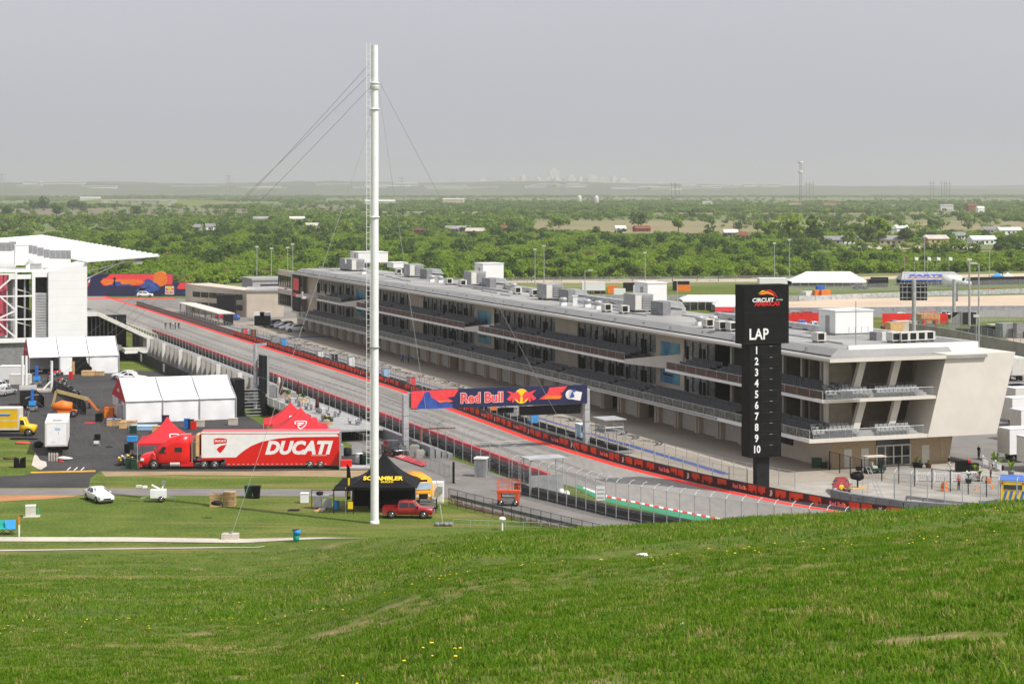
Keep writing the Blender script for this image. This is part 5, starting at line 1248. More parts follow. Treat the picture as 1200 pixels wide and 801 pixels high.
for k, (px, py) in enumerate(((34, 303), (39.5, 304), (47, 306), (54, 308), (61, 309), (67, 309), (73, 309), (79, 309), (3, 300), (10, 300), (15, 299))):
    t = thing('rooftop_unit', 'grey louvred air handler in the row on the grandstand roof', 'rooftop unit', PD(px, py, 372 + k * .6), BROT, GL_); zb_ = t.location.z - 16.95
    MB().box(-.55, .55, -.6, .6, min(0, -zb_), 1.0).obj('unit_base', 'white', t); MB().box(-.6, .6, -.65, .65, 1.0, 2.6).obj('unit_head', 'corrug', t); MB().box(-.5, .5, -.7, -.65, 1.15, 2.45).obj('unit_grille', 'grey', t)
t = thing('rooftop_box', 'large white plant box above the red slats on the grandstand roof', 'plant box', PD(25, 304, 369), BROT); MB().box(-1.2, 1.2, -1, 1, -1, 2.7).obj('box_body', 'white', t); MB().box(-1.3, 1.3, -1.1, 1.1, 2.7, 2.82).obj('box_lid', 'white', t)
t = thing('rooftop_tank', 'rounded white tank lying on the grandstand roof beside the air handlers', 'tank', PD(42, 309, 368), BROT); MB().lathe([(.2, -1.4), (.7, -1.2), (.8, 0), (.7, 1.2), (.2, 1.4)], 10, c=(0, 0, .6), axis='X').obj('tank_shell', 'white', t); MB().box(-1, 1, -.4, .4, -1.2, .2).obj('tank_cradle', 'midgrey', t)
# ------------------------------------------------------------------ printed board at the far end of the straight
b0, b1 = P(98, 347), P(228, 347); bl_ = (b1 - b0).length; br_ = math.atan2(b1.y - b0.y, b1.x - b0.x)
FB = thing('printed_board', 'long navy board printed with an orange sunset and motorbike rider at the far corner', 'billboard', b0, br_)
MB().box(0, bl_, 0, 1.2, 0, 4.1).obj('board_body', 'navy', FB); MB().box(bl_ * .0, bl_ * .80, .02, 1.15, 4.1, 6.6).obj('board_upper', 'navy', FB)
b = MB(); b.prism(circ(bl_ * .69, 5.0, 2.3, 28), 0, .8, 0, vert((0, .8, 0))); b.obj('sun_disc', 'skyorange', FB)
mt = vert((0, 0, 0)); fl = lambda ps, mk, e=.03: flat('board_print', [[(x * bl_, y) for x, y in p] for p in ps], mk, FB, mt, e)
mt2 = vert((0, .02, 0))
fl([[(.15, 4.2), (.18, 5.4), (.20, 5.4), (.24, 6.5), (.80, 6.5), (.80, 3.4), (.66, 3.4), (.55, 3.2), (.35, 3.0), (.18, 3.1)]], 'coral')
fl([[(.15, 4.3), (.17, 4.9), (.30, 5.0), (.5, 5.0), (.55, 4.0), (.44, 3.4), (.2, 3.3)]], 'orange', .05)
flat('board_print', [circ(bl_ * .69, 5.0, 2.15, 24)], 'orange', FB, vert((0, -.03, 0)), .04)
fl([[(.2, 3.05), (.26, 3.6), (.27, 4.3), (.33, 4.3), (.34, 3.5), (.42, 3.6), (.43, 3.1)], [(.50, 2.0), (.52, 3.4), (.55, 4.0), (.55, 4.8), (.58, 5.2), (.61, 4.8), (.63, 4.2), (.66, 3.8), (.69, 2.8), (.68, 1.8), (.6, 1.2), (.52, 1.1)], [(.46, 1.3), (.5, 2.5), (.56, 2.3), (.54, 1.1)]], 'bikeblue', .09)
fl([[(.27, 3.2), (.275, 5.4), (.285, 5.4), (.285, 3.2)]] + [[(.262, 5.1), (.28, 5.7), (.298, 5.1), (.28, 5.0)]], 'navy', .09)
fl([[(.84, 2.4), (.87, 4.0), (.99, 4.0), (.99, 2.1), (.86, 2.1)]], 'coral', .05)
fl([[(.88, .8), (.93, 1.6), (.95, 2.9), (.965, 2.2), (.985, 1.6), (.985, .8)]], 'bikeblue', .07)
fl([[(.735, .5), (.735, 3.0), (.815, 3.0), (.815, .5)]], 'offwhite', .04); fl([[(.74, 1.9), (.74, 2.4), (.812, 2.4), (.812, 1.9)]], 'coral', .06); flat('board_emblem', [circ(bl_ * .775, 2.4, .65, 12)], 'sunyellow', FB, mt, .08)
text('Red Bull', .7, 'coral', 'board_lettering', FB, mt @ Matrix.Translation((bl_ * .775, 1.1, .04)), .04, 0, .62, .01)
fl([[(.0, 2.6), (.02, 3.8), (.04, 4.6), (.05, 3.4), (.03, 2.6)]], 'coral', .05)
fl([[(.03, 3.8), (.05, 4.9), (.06, 5.2), (.055, 4.0)]], 'white', .05)
# people on the straight
# ------------------------------------------------------------------ mast with its guys
ms = P(439, 613); MZ = EYE + (HOR - 53) * ms.y / FPX
MS = thing('guyed_mast', 'tall white guyed mast with a ladder rising beside the black tent', 'mast', ms)
MB().tube((0, 0, 0), (0, 0, MZ - 6), .39, .37, 20).obj('lower_tube', 'whitepaint', MS); MB().tube((0, 0, MZ - 6), (0, 0, MZ), .36, .31, 20).obj('upper_tube', 'whitepaint', MS)
MB().lathe([(.46, 0), (.46, .05), (.42, .3)], 16).obj('base_flange', 'whitepaint', MS)
for z in (16.8, 29.2, MZ - 6.1, MZ - 3.6): MB().lathe([(.46, z - .05), (.53, z), (.46, z + .05)], 16).obj('flange', 'greymetal' if z < 20 else 'whitepaint', MS)
ld_ = MB(); x0 = -.58
for q in (-.17, .17): ld_.tube((x0 + q, -.2, 5.5), (x0 + q, -.2, MZ + .2), .028, n=5)
ladder = ld_.obj('ladder_rails', 'whitepaint', MS); b = MB()
for k in range(int((MZ - 5.6) / .55)): b.tube((x0 - .17, -.2, 5.7 + k * .55), (x0 + .17, -.2, 5.7 + k * .55), .018, n=4, cap=False)
struct(b.obj('rungs', 'whitepaint', ladder), 'stuff')
for k in range(12): MB().bar((x0 + .15, -.2, 7 + k * 3.2), (-.2, 0, 7 + k * 3.2), .09).obj('ladder_bracket', 'whitepaint', MS)
for k in range(3): MB().lathe([(.40 + .06 * (k == 1), MZ - 4.2 + k * .12), (.5, MZ - 4.14 + k * .12), (.4, MZ - 4.1 + k * .12)], 14).obj('collar', 'whitepaint', MS)
anch = {'far_a': P(57, 452, .6), 'far_b': P(61, 455, .6), 'far_c': P(30, 447, .6), 'block': P(270, 630, .6), 'pile': P(519, 613, .4), 'right': W(-3, -30.5, .2)}
for nm, (za, k) in {'far_a': (MZ - 1.8, -.5), 'far_b': (MZ - 4, -.4), 'far_c': (MZ - 2.8, -.5), 'block': (MZ - 7.5, -.4), 'pile': (MZ - 4.2, .4), 'right': (MZ - 3.4, .4)}.items():
    a = Vector((k, 0, za)); e = anch[nm] - ms; pts = []
    for i in range(13):
        q = i / 12; p = a.lerp(e, q); p.z -= .02 * (e - a).length * 4 * q * (1 - q) * (.5 if nm.startswith('far') else .2); pts.append(p)
    MB().path(pts, .02, 5).obj('guy_cable', 'midgrey', MS)
t = thing('guy_anchor_block', 'concrete block on the footpath holding a mast guy cable', 'anchor', P(270, 633) + Vector((0, 0, .1))); MB().box(-.75, .75, -.5, .5, 0, .55).obj('block', 'path', t); MB().bar((-.1, 0, .5), (.1, 0, .75), .2).obj('cable_eye', 'grey', t)
t = thing('guy_anchor_pile', 'dark heap of weights at the foot of the right mast guy', 'anchor', P(520, 616)); 
for k in range(4): blob('weight_bag', ((k - 1.5) * .42, .1 * (k % 2), .18), (.6, .5, .4), 'grey', t, k)
MB().tube((-.1, 0, .2), (-.35, 0, 2.0), .05, n=6).obj('tension_rod', 'white', t)
AF = thing('guy_anchor', 'white steel guy anchor posts on a pale slab in the yard', 'anchor', P(52, 459)); MB().box(-3.5, 1.2, -.6, 2.6, 0, .35).obj('slab', 'path', AF)
for x in (-3.6, -3.0, 1.0): MB().tube((x, .6, .3), (x, .6, 5.6 if x < 0 else 4.8), .22, n=8).obj('anchor_post', 'white', AF)
MB().bar((1.0, .6, 1.8), (-.2, -.1, .4), .2).obj('anchor_strut', 'white', AF)

# ------------------------------------------------------------------ vehicles
def wheel(t, x, y, r, w=.2, rim='chrome', side=1):
    ty = MB().lathe([(r * .62, -w / 2), (r * .95, -w / 2), (r, -w * .3), (r, w * .3), (r * .95, w / 2), (r * .62, w / 2)], 16, c=(0, 0, 0), axis='Y').obj('wheel', 'rubber', t); ty.location = (x, y, r)
    s = -1 if y < 0 else 1
    MB().lathe([(r * .60, s * w * .30), (r * .66, s * w * .52), (r * .45, s * w * .46), (r * .12, s * w * .56)], 12, axis='Y').obj('rim', rim, ty)
    return ty
def loft(b, secs, mi=0):
    "secs: (x, [(y,z) ... half profile bottom to top centre])"
    n = len(secs[0][1]); rows = []
    for x, pr in secs:
        rows.append([(x, -y, z) for y, z in pr] + [(x, y, z) for y, z in reversed(pr[:-1] if pr[-1][0] == 0 else pr)])
    m = len(rows[0]); vs = [p for r in rows for p in r]; fs = []
    for i in range(len(rows) - 1):
        for j in range(m - 1): fs.append((i * m + j, i * m + j + 1, (i + 1) * m + j + 1, (i + 1) * m + j))
        fs.append((i * m + m - 1, i * m, (i + 1) * m, (i + 1) * m + m - 1))
    fs.append(tuple(range(m))[::-1]); fs.append(tuple(range((len(rows) - 1) * m, len(rows) * m)))
    b.add(vs, fs, mi, True); return b
CARS = {  # x from front(+) to rear: (x, zbelt, ztop, hw, hwroof); windshield base/top, rear glass top/base
 'sedan': dict(st=[(2.36, .62, .64, .70, .5), (2.2, .72, .76, .84, .6), (1.2, .86, .90, .89, .7), (.85, .90, .94, .90, .72), (.10, .93, 1.36, .90, .60), (-.45, .94, 1.43, .90, .60), (-1.05, .95, 1.38, .90, .60), (-1.75, .97, 1.02, .88, .66), (-2.25, .93, .97, .84, .6), (-2.4, .72, .78, .76, .55)], ws=(.85, .10), rw=(-1.05, -1.72), r=.33, ax=(1.42, -1.38), zb=.24),
 'suv': dict(st=[(2.36, .75, .78, .74, .5), (2.2, .92, .96, .88, .6), (1.35, 1.04, 1.08, .93, .7), (1.05, 1.06, 1.1, .94, .72), (.45, 1.08, 1.66, .94, .66), (-.4, 1.1, 1.74, .94, .66), (-1.7, 1.12, 1.70, .94, .66), (-2.25, 1.12, 1.2, .92, .68), (-2.4, .8, .86, .84, .6)], ws=(1.05, .45), rw=(-1.7, -2.22), r=.38, ax=(1.42, -1.4), zb=.3),
 'hatch': dict(st=[(2.1, .66, .68, .70, .5), (1.95, .78, .82, .84, .6), (1.1, .90, .94, .88, .7), (.85, .93, .97, .88, .72), (.15, .95, 1.42, .88, .60), (-.6, .96, 1.5, .88, .60), (-1.5, .97, 1.42, .87, .58), (-2.0, .98, 1.04, .86, .62), (-2.1, .72, .78, .76, .55)], ws=(.85, .15), rw=(-1.5, -1.95), r=.33, ax=(1.3, -1.25), zb=.24)}
def car(kind, colour, label, loc, rz, group=None, name=None, simple=False, cat='car'):
    D = CARS[kind]; t = thing(name or {'sedan': 'sedan_car', 'suv': 'suv_car', 'hatch': 'hatchback_car'}[kind], label, cat, loc, rz, group)
    st = D['st']; zb = D['zb']; secs = []
    for x, zl, zt_, hw, hr in st: secs.append((x, [(hw * .88, zb), (hw * .99, zb + .16), (hw, (zb + zl) / 2 + .08), (hw * .985, zl - .06), (hw * .94, zl), (hr, zt_), (hr * .6, zt_ + .025), (0, zt_ + .03)]))
    loft(MB(), secs).obj('body', colour, t)
    def at(x):
        for a, b in zip(st, st[1:]):
            if b[0] <= x <= a[0]:
                k = (a[0] - x) / (a[0] - b[0]); return [lerp(a[i], b[i], k) for i in range(5)]
        return st[-1]
    def side(x, f, sg):
        _, zl, zt_, hw, hr = at(x); return (x, sg * (lerp(hw * .94, hr, f) + .012), lerp(zl, zt_, f) + .004)
    w0, w1 = D['ws']; r1, r0 = D['rw']
    cuts = [w1 + (w0 - w1) * .45, (w1 + r1) / 2 + .02, r1 + .12] + ([r1 + .06 - .45] if False else [])
    for sg in (-1, 1):
        xs = [(w0 - .28, w1 - .02), (None, None)]
        mid = (w1 + r1) / 2
        MB().face([side(w0 - .30, .12, sg), side(mid + .05, .10, sg), side(mid + .05, .86, sg), side(w1 - .04, .86, sg)][::sg]).obj('window', 'darkglass', t)
        MB().face([side(mid - .05, .10, sg), side(r0 + .42, .12, sg), side(r1 + .04, .86, sg), side(mid - .05, .86, sg)][::sg]).obj('window', 'darkglass', t)
    _, zl, zt_, hw, hr = at(w0); _, _, zt2_, _, hr2 = at(w1)
    MB().face([(w0 - .05, -hw * .78, zl + .07), (w0 - .05, hw * .78, zl + .07), (w1 + .04, hr2 * .92, zt2_ - .0), (w1 + .04, -hr2 * .92, zt2_ - .0)]).obj('windscreen', 'darkglass', t)
    _, zl, zt_, hw, hr = at(r0); _, _, zt2_, _, hr2 = at(r1)
    MB().face([(r1 - .06, -hr2 * .9, zt2_ - .01), (r1 - .06, hr2 * .9, zt2_ - .01), (r0 + .06, hr * .95, zt_ + .06), (r0 + .06, -hr * .95, zt_ + .06)]).obj('rear_window', 'darkglass', t)
    hwm = st[3][3]
    for x in D['ax']:
        for sg in (-1, 1):
            MB().lathe([(D['r'] * 1.16, sg * -.04), (D['r'] * 1.16, sg * .006)], 16, c=(x, sg * hwm * .985, D['r'] + .02), axis='Y').obj('wheel_arch', 'black', t)
            wheel(t, x, sg * (hwm - .07), D['r'])
    if not simple:
        xf = st[1][0]; zf = st[1][1]; hf = st[1][3]
        for sg in (-1, 1):
            MB().cbox((xf - .02, sg * (hf - .17), zf - .07), (.34, .30, .12), sg * -.35).obj('headlight', 'lens', t); MB().cbox((st[-2][0] - .03, sg * (st[-2][3] - .16), st[-2][1] - .1), (.2, .3, .13)).obj('taillight', 'taillight', t)
            MB().cbox((w0 - .25, sg * (hwm + .07), at(w0)[1] + .06), (.16, .16, .12)).obj('mirror', colour, t)
        MB().cbox((st[0][0] - .02, 0, st[0][1] - .12), (.06, .8, .14)).obj('front_grille', 'black', t); MB().cbox((st[0][0] - .04, 0, zb + .1), (.08, 1.3, .12)).obj('lower_grille', 'black', t)
    return t
car('sedan', 'carwhite', 'white sedan parked on the grass beside the cross road', P(116, 586.5), math.radians(-58))
car('sedan', 'carwhite', 'white saloon parked behind the nearer white tent, tail overlapping another', P(155, 446), math.radians(-6), cat='car')
car('hatch', 'carwhite', 'white hatchback half hidden by a white saloon behind the nearer tent', P(146, 444), math.radians(176))
car('suv', 'carwhite', 'white utility car at the yard edge beside the grey anchor slab', P(-1, 458), math.radians(80))
car('sedan', 'carsilver', 'silver saloon beside the dark enclosed trailer', P(6, 463), math.radians(75))
car('suv', 'carblack', 'black off-roader parked between railing and outer wall', P(463, 533), math.radians(-65))
for k, (px, py, c, kd) in enumerate(((319, 383, 'cargrey', 'suv'), (326, 384, 'carblack', 'sedan'), (333, 385, 'carsilver', 'suv'), (339, 386, 'carwhite', 'sedan'), (346, 386.5, 'carsilver', 'sedan'))):
    car(kd, c, ['dark grey', 'black', 'silver boxy', 'white low', 'silver low'][k] + ' car in the row parked under the far pit balcony', P(px, py), BROT + math.radians(195), 'cars under the far pit balcony', simple=True)
car('suv', 'carwhite', 'white wagon standing alone in the pit lane before the parked row', P(347, 388.5), math.radians(190)); car('hatch', 'carred', 'red car beside a blue car in the far pit lane', P(262, 373.5), math.radians(185), simple=True); car('hatch', 'carblue', 'blue car beside a red car in the far pit lane', P(271, 375), math.radians(185), simple=True)
car('hatch', 'maroonred', 'red car with dark windows at the near pit exit behind the camera crane', P(986, 577), math.radians(-98))
def pickup(loc, rz):
    t = thing('pickup_truck', 'dark red crew cab pickup parked in front of the black tent', 'pickup', loc, rz); c = 'maroonred'
    st = [(2.6, .86, .9, .78, .6), (2.45, 1.0, 1.06, .90, .7), (1.5, 1.1, 1.15, .92, .75), (1.2, 1.12, 1.17, .92, .76), (.55, 1.14, 1.74, .92, .66), (-.3, 1.14, 1.79, .92, .66), (-1.0, 1.14, 1.74, .92, .68), (-1.12, 1.14, 1.2, .92, .7)]
    secs = [(x, [(hw * .88, .42), (hw * .99, .55), (hw, .85), (hw * .985, zl - .06), (hw * .95, zl), (hr, z), (hr * .6, z + .02), (0, z + .03)]) for x, zl, z, hw, hr in st]
    loft(MB(), secs).obj('cab', c, t)
    b = MB(); b.box(-2.62, -1.13, -.92, -.82, .45, 1.16).box(-2.62, -1.13, .82, .92, .45, 1.16).box(-2.68, -2.58, -.91, .91, .45, 1.155).box(-2.6, -1.14, -.82, .82, .6, .7); b.obj('bed', c, t)
    for sg in (-1, 1):
        for a, bb, cc, dd in ((.98, .18, .18, .50), (.08, -.88, -.86, .08)):
            y0, y1 = sg * .905, sg * .70; MB().face([(a, y0, 1.19), (bb, y0, 1.19), (cc, y1 + sg * .02, 1.66), (dd, y1 + sg * .02, 1.66)][::sg]).obj('window', 'darkglass', t)
        MB().cbox((2.42, sg * .68, .93), (.2, .36, .2)).obj('headlight', 'lens', t); MB().cbox((-2.66, sg * .83, .95), (.08, .14, .35)).obj('taillight', 'taillight', t); MB().cbox((1.0, sg * 1.02, 1.22), (.14, .2, .2)).obj('mirror', 'black', t)
        for x in (1.62, -1.72):
            MB().lathe([(.46, sg * -.04), (.46, sg * .008)], 16, c=(x, sg * .915, .44), axis='Y').obj('wheel_arch', 'black', t); wheel(t, x, sg * .84, .39, .25)
    MB().face([(1.16, -.72, 1.2), (1.16, .72, 1.2), (.60, .6, 1.73), (.60, -.6, 1.73)]).obj('windscreen', 'darkglass', t); MB().cbox((2.64, 0, .55), (.16, 1.7, .22)).obj('front_bumper', 'chrome', t); MB().cbox((-2.72, 0, .5), (.16, 1.7, .2)).obj('rear_bumper', 'chrome', t); MB().cbox((2.6, 0, .85), (.06, .8, .22)).obj('front_grille', 'black', t)
pickup(P(479, 606), math.radians(-3)); bpy.data.objects['pickup_truck'].scale = (.93,) * 3
# articulated truck
K = 10.25; tk = P(166, 548.2); TK = thing('race_truck', 'red sleeper cab truck with a red and white race team trailer', 'truck', tk, .03)
lx = lambda px: (px - 166) / K
hw = 1.22; secs = [(0., [(1.0, .45), (1.1, .6), (1.12, 1.0), (1.05, 1.3), (.9, 1.42), (0, 1.45)]), (.35, [(1.05, .42), (1.18, .6), (1.18, 1.2), (1.1, 1.55), (.9, 1.68), (0, 1.72)]), (1.9, [(1.05, .42), (1.2, .6), (1.2, 1.4), (1.12, 1.85), (.95, 1.96), (0, 2.0)])]
loft(MB(), secs).obj('bonnet', 'redpaint', TK)
secs = [(1.8, [(1.1, .6), (1.2, .8), (1.2, 1.6), (1.16, 2.0), (1.0, 2.08), (0, 2.1)]), (2.55, [(1.1, .6), (1.22, .8), (1.22, 1.6), (1.18, 2.2), (1.02, 2.95), (0, 3.0)]), (3.3, [(1.1, .6), (1.22, .8), (1.22, 1.8), (1.2, 2.8), (1.05, 3.45), (0, 3.5)]), (4.4, [(1.1, .6), (1.22, .8), (1.22, 1.8), (1.2, 2.9), (1.1, 3.75), (0, 3.8)]), (5.6, [(1.1, .6), (1.22, .8), (1.22, 1.8), (1.2, 2.9), (1.12, 3.85), (0, 3.9)])]
loft(MB(), secs).obj('cab', 'redpaint', TK)
for sg in (-1, 1):
    y = sg * 1.225
    MB().face([(2.05, y, 1.85), (2.95, y, 1.75), (2.95, y - sg * .03, 2.55), (2.55, y - sg * .05, 2.6)][::sg]).obj('window', 'darkglass', TK); MB().box(3.9, 4.75, min(y, y - sg * .02), max(y, y - sg * .02), 1.95, 2.5).obj('window', 'darkglass', TK); MB().face([(3.9, sg * 1.16, 3.15), (4.8, sg * 1.16, 3.15), (4.8, sg * 1.13, 3.5), (4.2, sg * 1.13, 3.5)][::sg]).obj('window', 'darkglass', TK)
    MB().cbox((.25, sg * 1.08, 1.15), (.4, .25, .3)).obj('headlight', 'lens', TK); MB().cbox((1.75, sg * 1.45, 2.15), (.2, .25, .6)).obj('mirror', 'redpaint', TK)
    MB().tube((3.4, sg * .95, .62), (4.5, sg * .95, .62), .33, n=12).obj('fuel_tank', 'offwhite', TK); MB().box(4.6, 6.0, min(sg * .8, sg * 1.18), max(sg * .8, sg * 1.18), .35, .8).obj('side_fairing', 'redpaint', TK)
    MB().tube((5.85, sg * .9, .8), (5.85, sg * .9, 3.6), .09, n=8).obj('exhaust_stack', 'chrome', TK)
    MB().lathe([(.62, sg * -.1), (.62, sg * .01)], 16, c=(1.55, sg * 1.195, .55), axis='Y').obj('wheel_arch', 'black', TK)
    wheel(TK, 1.55, sg * 1.1, .52, .3, 'steel')
    for x in (lx(240), lx(252.5), lx(363), lx(375.5)): wheel(TK, x, sg * 1.08, .50, .4, 'steel')
    MB().box(lx(232), lx(260), min(sg * .9, sg * 1.24), max(sg * .9, sg * 1.24), 1.02, 1.12).obj('mudguard', 'redpaint', TK)
MB().face([(1.86, -1.0, 2.08), (1.86, 1.0, 2.08), (2.53, .9, 2.92), (2.53, -.9, 2.92)]).obj('windscreen', 'darkglass', TK); MB().box(-.06, .02, -.7, .7, .75, 1.3).obj('radiator_grille', 'chrome', TK); MB().box(-.12, .2, -1.15, 1.15, .3, .6).obj('bumper', 'redpaint', TK)
MB().box(5.6, lx(262), -.5, .5, .7, 1.0).obj('chassis', 'dark', TK); MB().box(5.7, 6.3, -.7, .7, 1.0, 3.0).obj('rear_equipment', 'greymetal', TK); MB().box(6.32, 6.7, -1.2, 1.2, 1.5, 3.9).obj('gap_fairing', 'ply', TK)
TL = MB().box(lx(237), lx(397.5), -1.28, 1.28, 1.15, 4.25).box(lx(266), lx(397.5), -1.28, 1.28, .42, 1.149).obj('trailer_box', 'redpaint', TK)
mt = vert((0, -1.28, 0)); X0, X1 = lx(237) + .05, lx(397.5) - .25
wav = [(X0, 1.3), (X0, 3.62)] + [(X0, 3.98), (X1, 3.98)]
curve = [(lx(397), 3.68), (lx(345), 3.64), (lx(326), 3.48), (lx(307.5), 3.14), (lx(295), 2.65), (lx(286), 2.07), (lx(280), 1.6), (lx(277.5), 1.36)]
flat('side_swoosh', [[(X0, 1.32), (X0, 3.98), (X1, 3.98)] + curve], 'whitepaint', TL, mt, .01)
flat('roof_rail', [[(lx(237), 4.06), (lx(237), 4.26), (lx(397.5), 4.26), (lx(397.5), 4.06)]], 'white', TL, mt, .03)
flat('side_stripe', [[(lx(268) + k * .55, .55), (lx(268) + k * .55, .62), (lx(268) + .2 + k * .55, .62), (lx(268) + .2 + k * .55, .55)] for k in range(21)], 'offwhite', TL, mt, .012)
text('DUCATI', 1.42, 'whitepaint', 'side_lettering', TL, mt @ Matrix.Translation((lx(349), 2.36, .0)), .075, .28, 1.0, .012, sp=1.02)
flat('side_badge', [[(lx(365), 1.52), (lx(365), 1.58), (lx(383), 1.58), (lx(383), 1.52)]], 'offwhite', TL, mt, .012)
sh = lambda cx, cy, s: [(cx - .78 * s, cy + .75 * s), (cx - .4 * s, cy + .88 * s), (cx + .4 * s, cy + .88 * s), (cx + .82 * s, cy + .75 * s), (cx + .78 * s, cy + .1 * s), (cx + .45 * s, cy - .45 * s), (cx, cy - .95 * s), (cx - .4 * s, cy - .5 * s), (cx - .72 * s, cy + .05 * s)]
def shield(par, m, cx, cy, s, main, line, txt=True):
    flat('shield', [sh(cx, cy, s)], main, par, m, .016)
    flat('shield_swoosh', [[(cx - .74 * s, cy + .12 * s), (cx - .2 * s, cy + .2 * s), (cx + .8 * s, cy + .26 * s), (cx + .79 * s, cy + .12 * s), (cx + .1 * s, cy - .02 * s), (cx - .25 * s, cy - .25 * s), (cx - .4 * s, cy - .48 * s), (cx - .58 * s, cy - .2 * s)]], line, par, m, .022)
    if txt: text('DUCATI', .26 * s, line, 'shield_lettering', par, m @ Matrix.Translation((cx, cy + .52 * s, .018)), .05, .15, 1.0, .006)
shield(TL, mt, lx(259), 2.72, .95, 'redpaint', 'whitepaint')
MB().box(lx(397.5), lx(397.5) + .12, -1.26, 1.26, .45, 4.2).obj('tail_frame', 'greymetal', TK)
t = thing('tail_lift', 'pale tail lift ramp with a red box behind the race trailer', 'ramp', P(411, 549), .03); MB().box(-1.2, 2.2, -1.0, 1.0, .1, .3).obj('ramp_plate', 'galv', t); MB().box(-1.1, .1, -.5, .6, .3, 1.0).obj('red_box', 'red', t); MB().box(-1.25, -1.15, -1.1, 1.1, 0, 2.2).obj('lift_frame', 'greymetal', t)
# yellow box truck
BT = thing('box_truck', 'yellow rental box truck with blue side stripe at the yard edge', 'truck', P(42, 510), math.pi + .02)
MB().box(2.0, 9.5, -1.22, 1.22, 1.05, 3.55).obj('cargo_box', 'yellow', BT); MB().box(1.95, 9.5, -1.25, 1.25, 3.5, 3.66).box(1.95, 9.5, -1.24, 1.24, .85, 1.1).box(1.9, 2.1, -1.23, 1.23, .9, 3.6).obj('box_frame', 'offwhite', BT)
loft(MB(), [(0, [(.95, .5), (1.0, 1.0), (.95, 1.3), (0, 1.35)]), (1.0, [(1.0, .5), (1.05, 1.2), (1.0, 1.45), (0, 1.5)]), (1.35, [(1.0, .5), (1.05, 1.2), (.98, 2.3), (0, 2.38)]), (1.9, [(1.0, .5), (1.05, 1.2), (.98, 2.35), (0, 2.4)])]).obj('cab', 'yellow', BT)
for sg in (-1, 1):
    MB().face([(1.2, sg * 1.06, 1.5), (1.8, sg * 1.06, 1.5), (1.8, sg * 1.02, 2.1), (1.35, sg * 1.02, 2.1)][::sg]).obj('window', 'darkglass', BT)
    MB().lathe([(.56, sg * -.1), (.56, sg * .01)], 14, c=(.75, sg * 1.03, .5), axis='Y').obj('wheel_arch', 'black', BT)
    for x in (.75, 7.2): wheel(BT, x, sg * .98, .46, .3)
MB().box(1.0, 9, -.5, .5, .5, .85).obj('chassis', 'dark', BT); MB().face([(1.02, -.85, 1.52), (1.02, .85, 1.52), (1.33, .8, 2.28), (1.33, -.8, 2.28)]).obj('windscreen', 'darkglass', BT)
m = vert((0, 1.22, 0), math.pi); flat('side_stripe', [[(-9.4, 2.0), (-9.4, 2.12), (-2.1, 2.12), (-2.1, 2.0)]], 'offwhite', BT, m, .012)
flat('side_stripe', [[(-9.4, 2.65), (-9.4, 3.0), (-3.2, 3.0), (-2.95, 2.82), (-3.2, 2.65)]], 'blue', BT, m, .012); flat('side_stripe', [[(-9.4, 2.86), (-9.4, 3.0), (-3.2, 3.0), (-3.05, 2.86)]], 'lightblue', BT, m, .02)
# white trailer standing end-on
WT = thing('box_trailer', 'white box trailer end-on beside the yellow truck', 'trailer', P(66, 534), math.radians(11))
MB().box(-1.3, 1.3, 0, 9.5, 1.2, 3.95).obj('trailer_body', 'whitepaint', WT); MB().box(-1.33, 1.33, -.03, 9.53, 3.95, 4.03).obj('trailer_roof', 'white', WT); MB().box(-1.33, 1.33, -.05, 0, 1.15, 3.95).obj('rear_frame', 'offwhite', WT); MB().box(-1.15, 1.15, -.08, -.05, 1.3, 3.8).obj('rear_door', 'whitepaint', WT)
MB().box(-.5, .6, 1.0, 2.5, 4.03, 4.09).obj('roof_patch', 'midgrey', WT); MB().box(-1.3, 1.3, 5, 9, .5, 1.2).obj('running_gear', 'dark', WT)
for x in (-1.15, 1.15):
    for y in (6, 7.2): o = MB().lathe([(.3, -.12), (.5, -.12), (.5, .12), (.3, .12)], 14, c=(x, y, .5), axis='X').obj('wheel', 'rubber', WT)
for x in (-.6, .5): MB().box(x, x + .15, .3, .45, 0, 1.2).obj('landing_leg', 'dark', WT)
flat('rear_marks', [[(-.2, 3.1), (-.15, 3.4), (.5, 3.3), (.4, 3.0)], [(-.7, 2.9), (-.68, 2.97), (-.3, 2.95)], [(.2, 2.6), (.25, 2.9), (.32, 2.9), (.28, 2.6)], [(-.6, 1.6), (-.6, 1.68), (-.1, 1.68), (-.1, 1.6)]], 'lightblue', WT, vert((0, -.08, 0)), .006)
# dark enclosed trailer
DT = thing('enclosed_trailer', 'dark brown enclosed trailer with a pale roof near the guy anchor', 'trailer', P(33, 479), math.radians(14)); MB().box(-1.2, 1.2, 0, 6.5, .5, 2.7).obj('trailer_body', 'mulch', DT); MB().box(-1.25, 1.25, -.05, 6.55, 2.7, 2.85).obj('trailer_roof', 'roofgrey', DT); MB().box(-1.1, 1.1, -.06, 0, .6, 2.6).obj('rear_door', 'dark', DT)
for x in (-1.1, 1.1): MB().lathe([(.2, -.1), (.36, -.1), (.36, .1), (.2, .1)], 12, c=(x, 3, .36), axis='X').obj('wheel', 'rubber', DT)
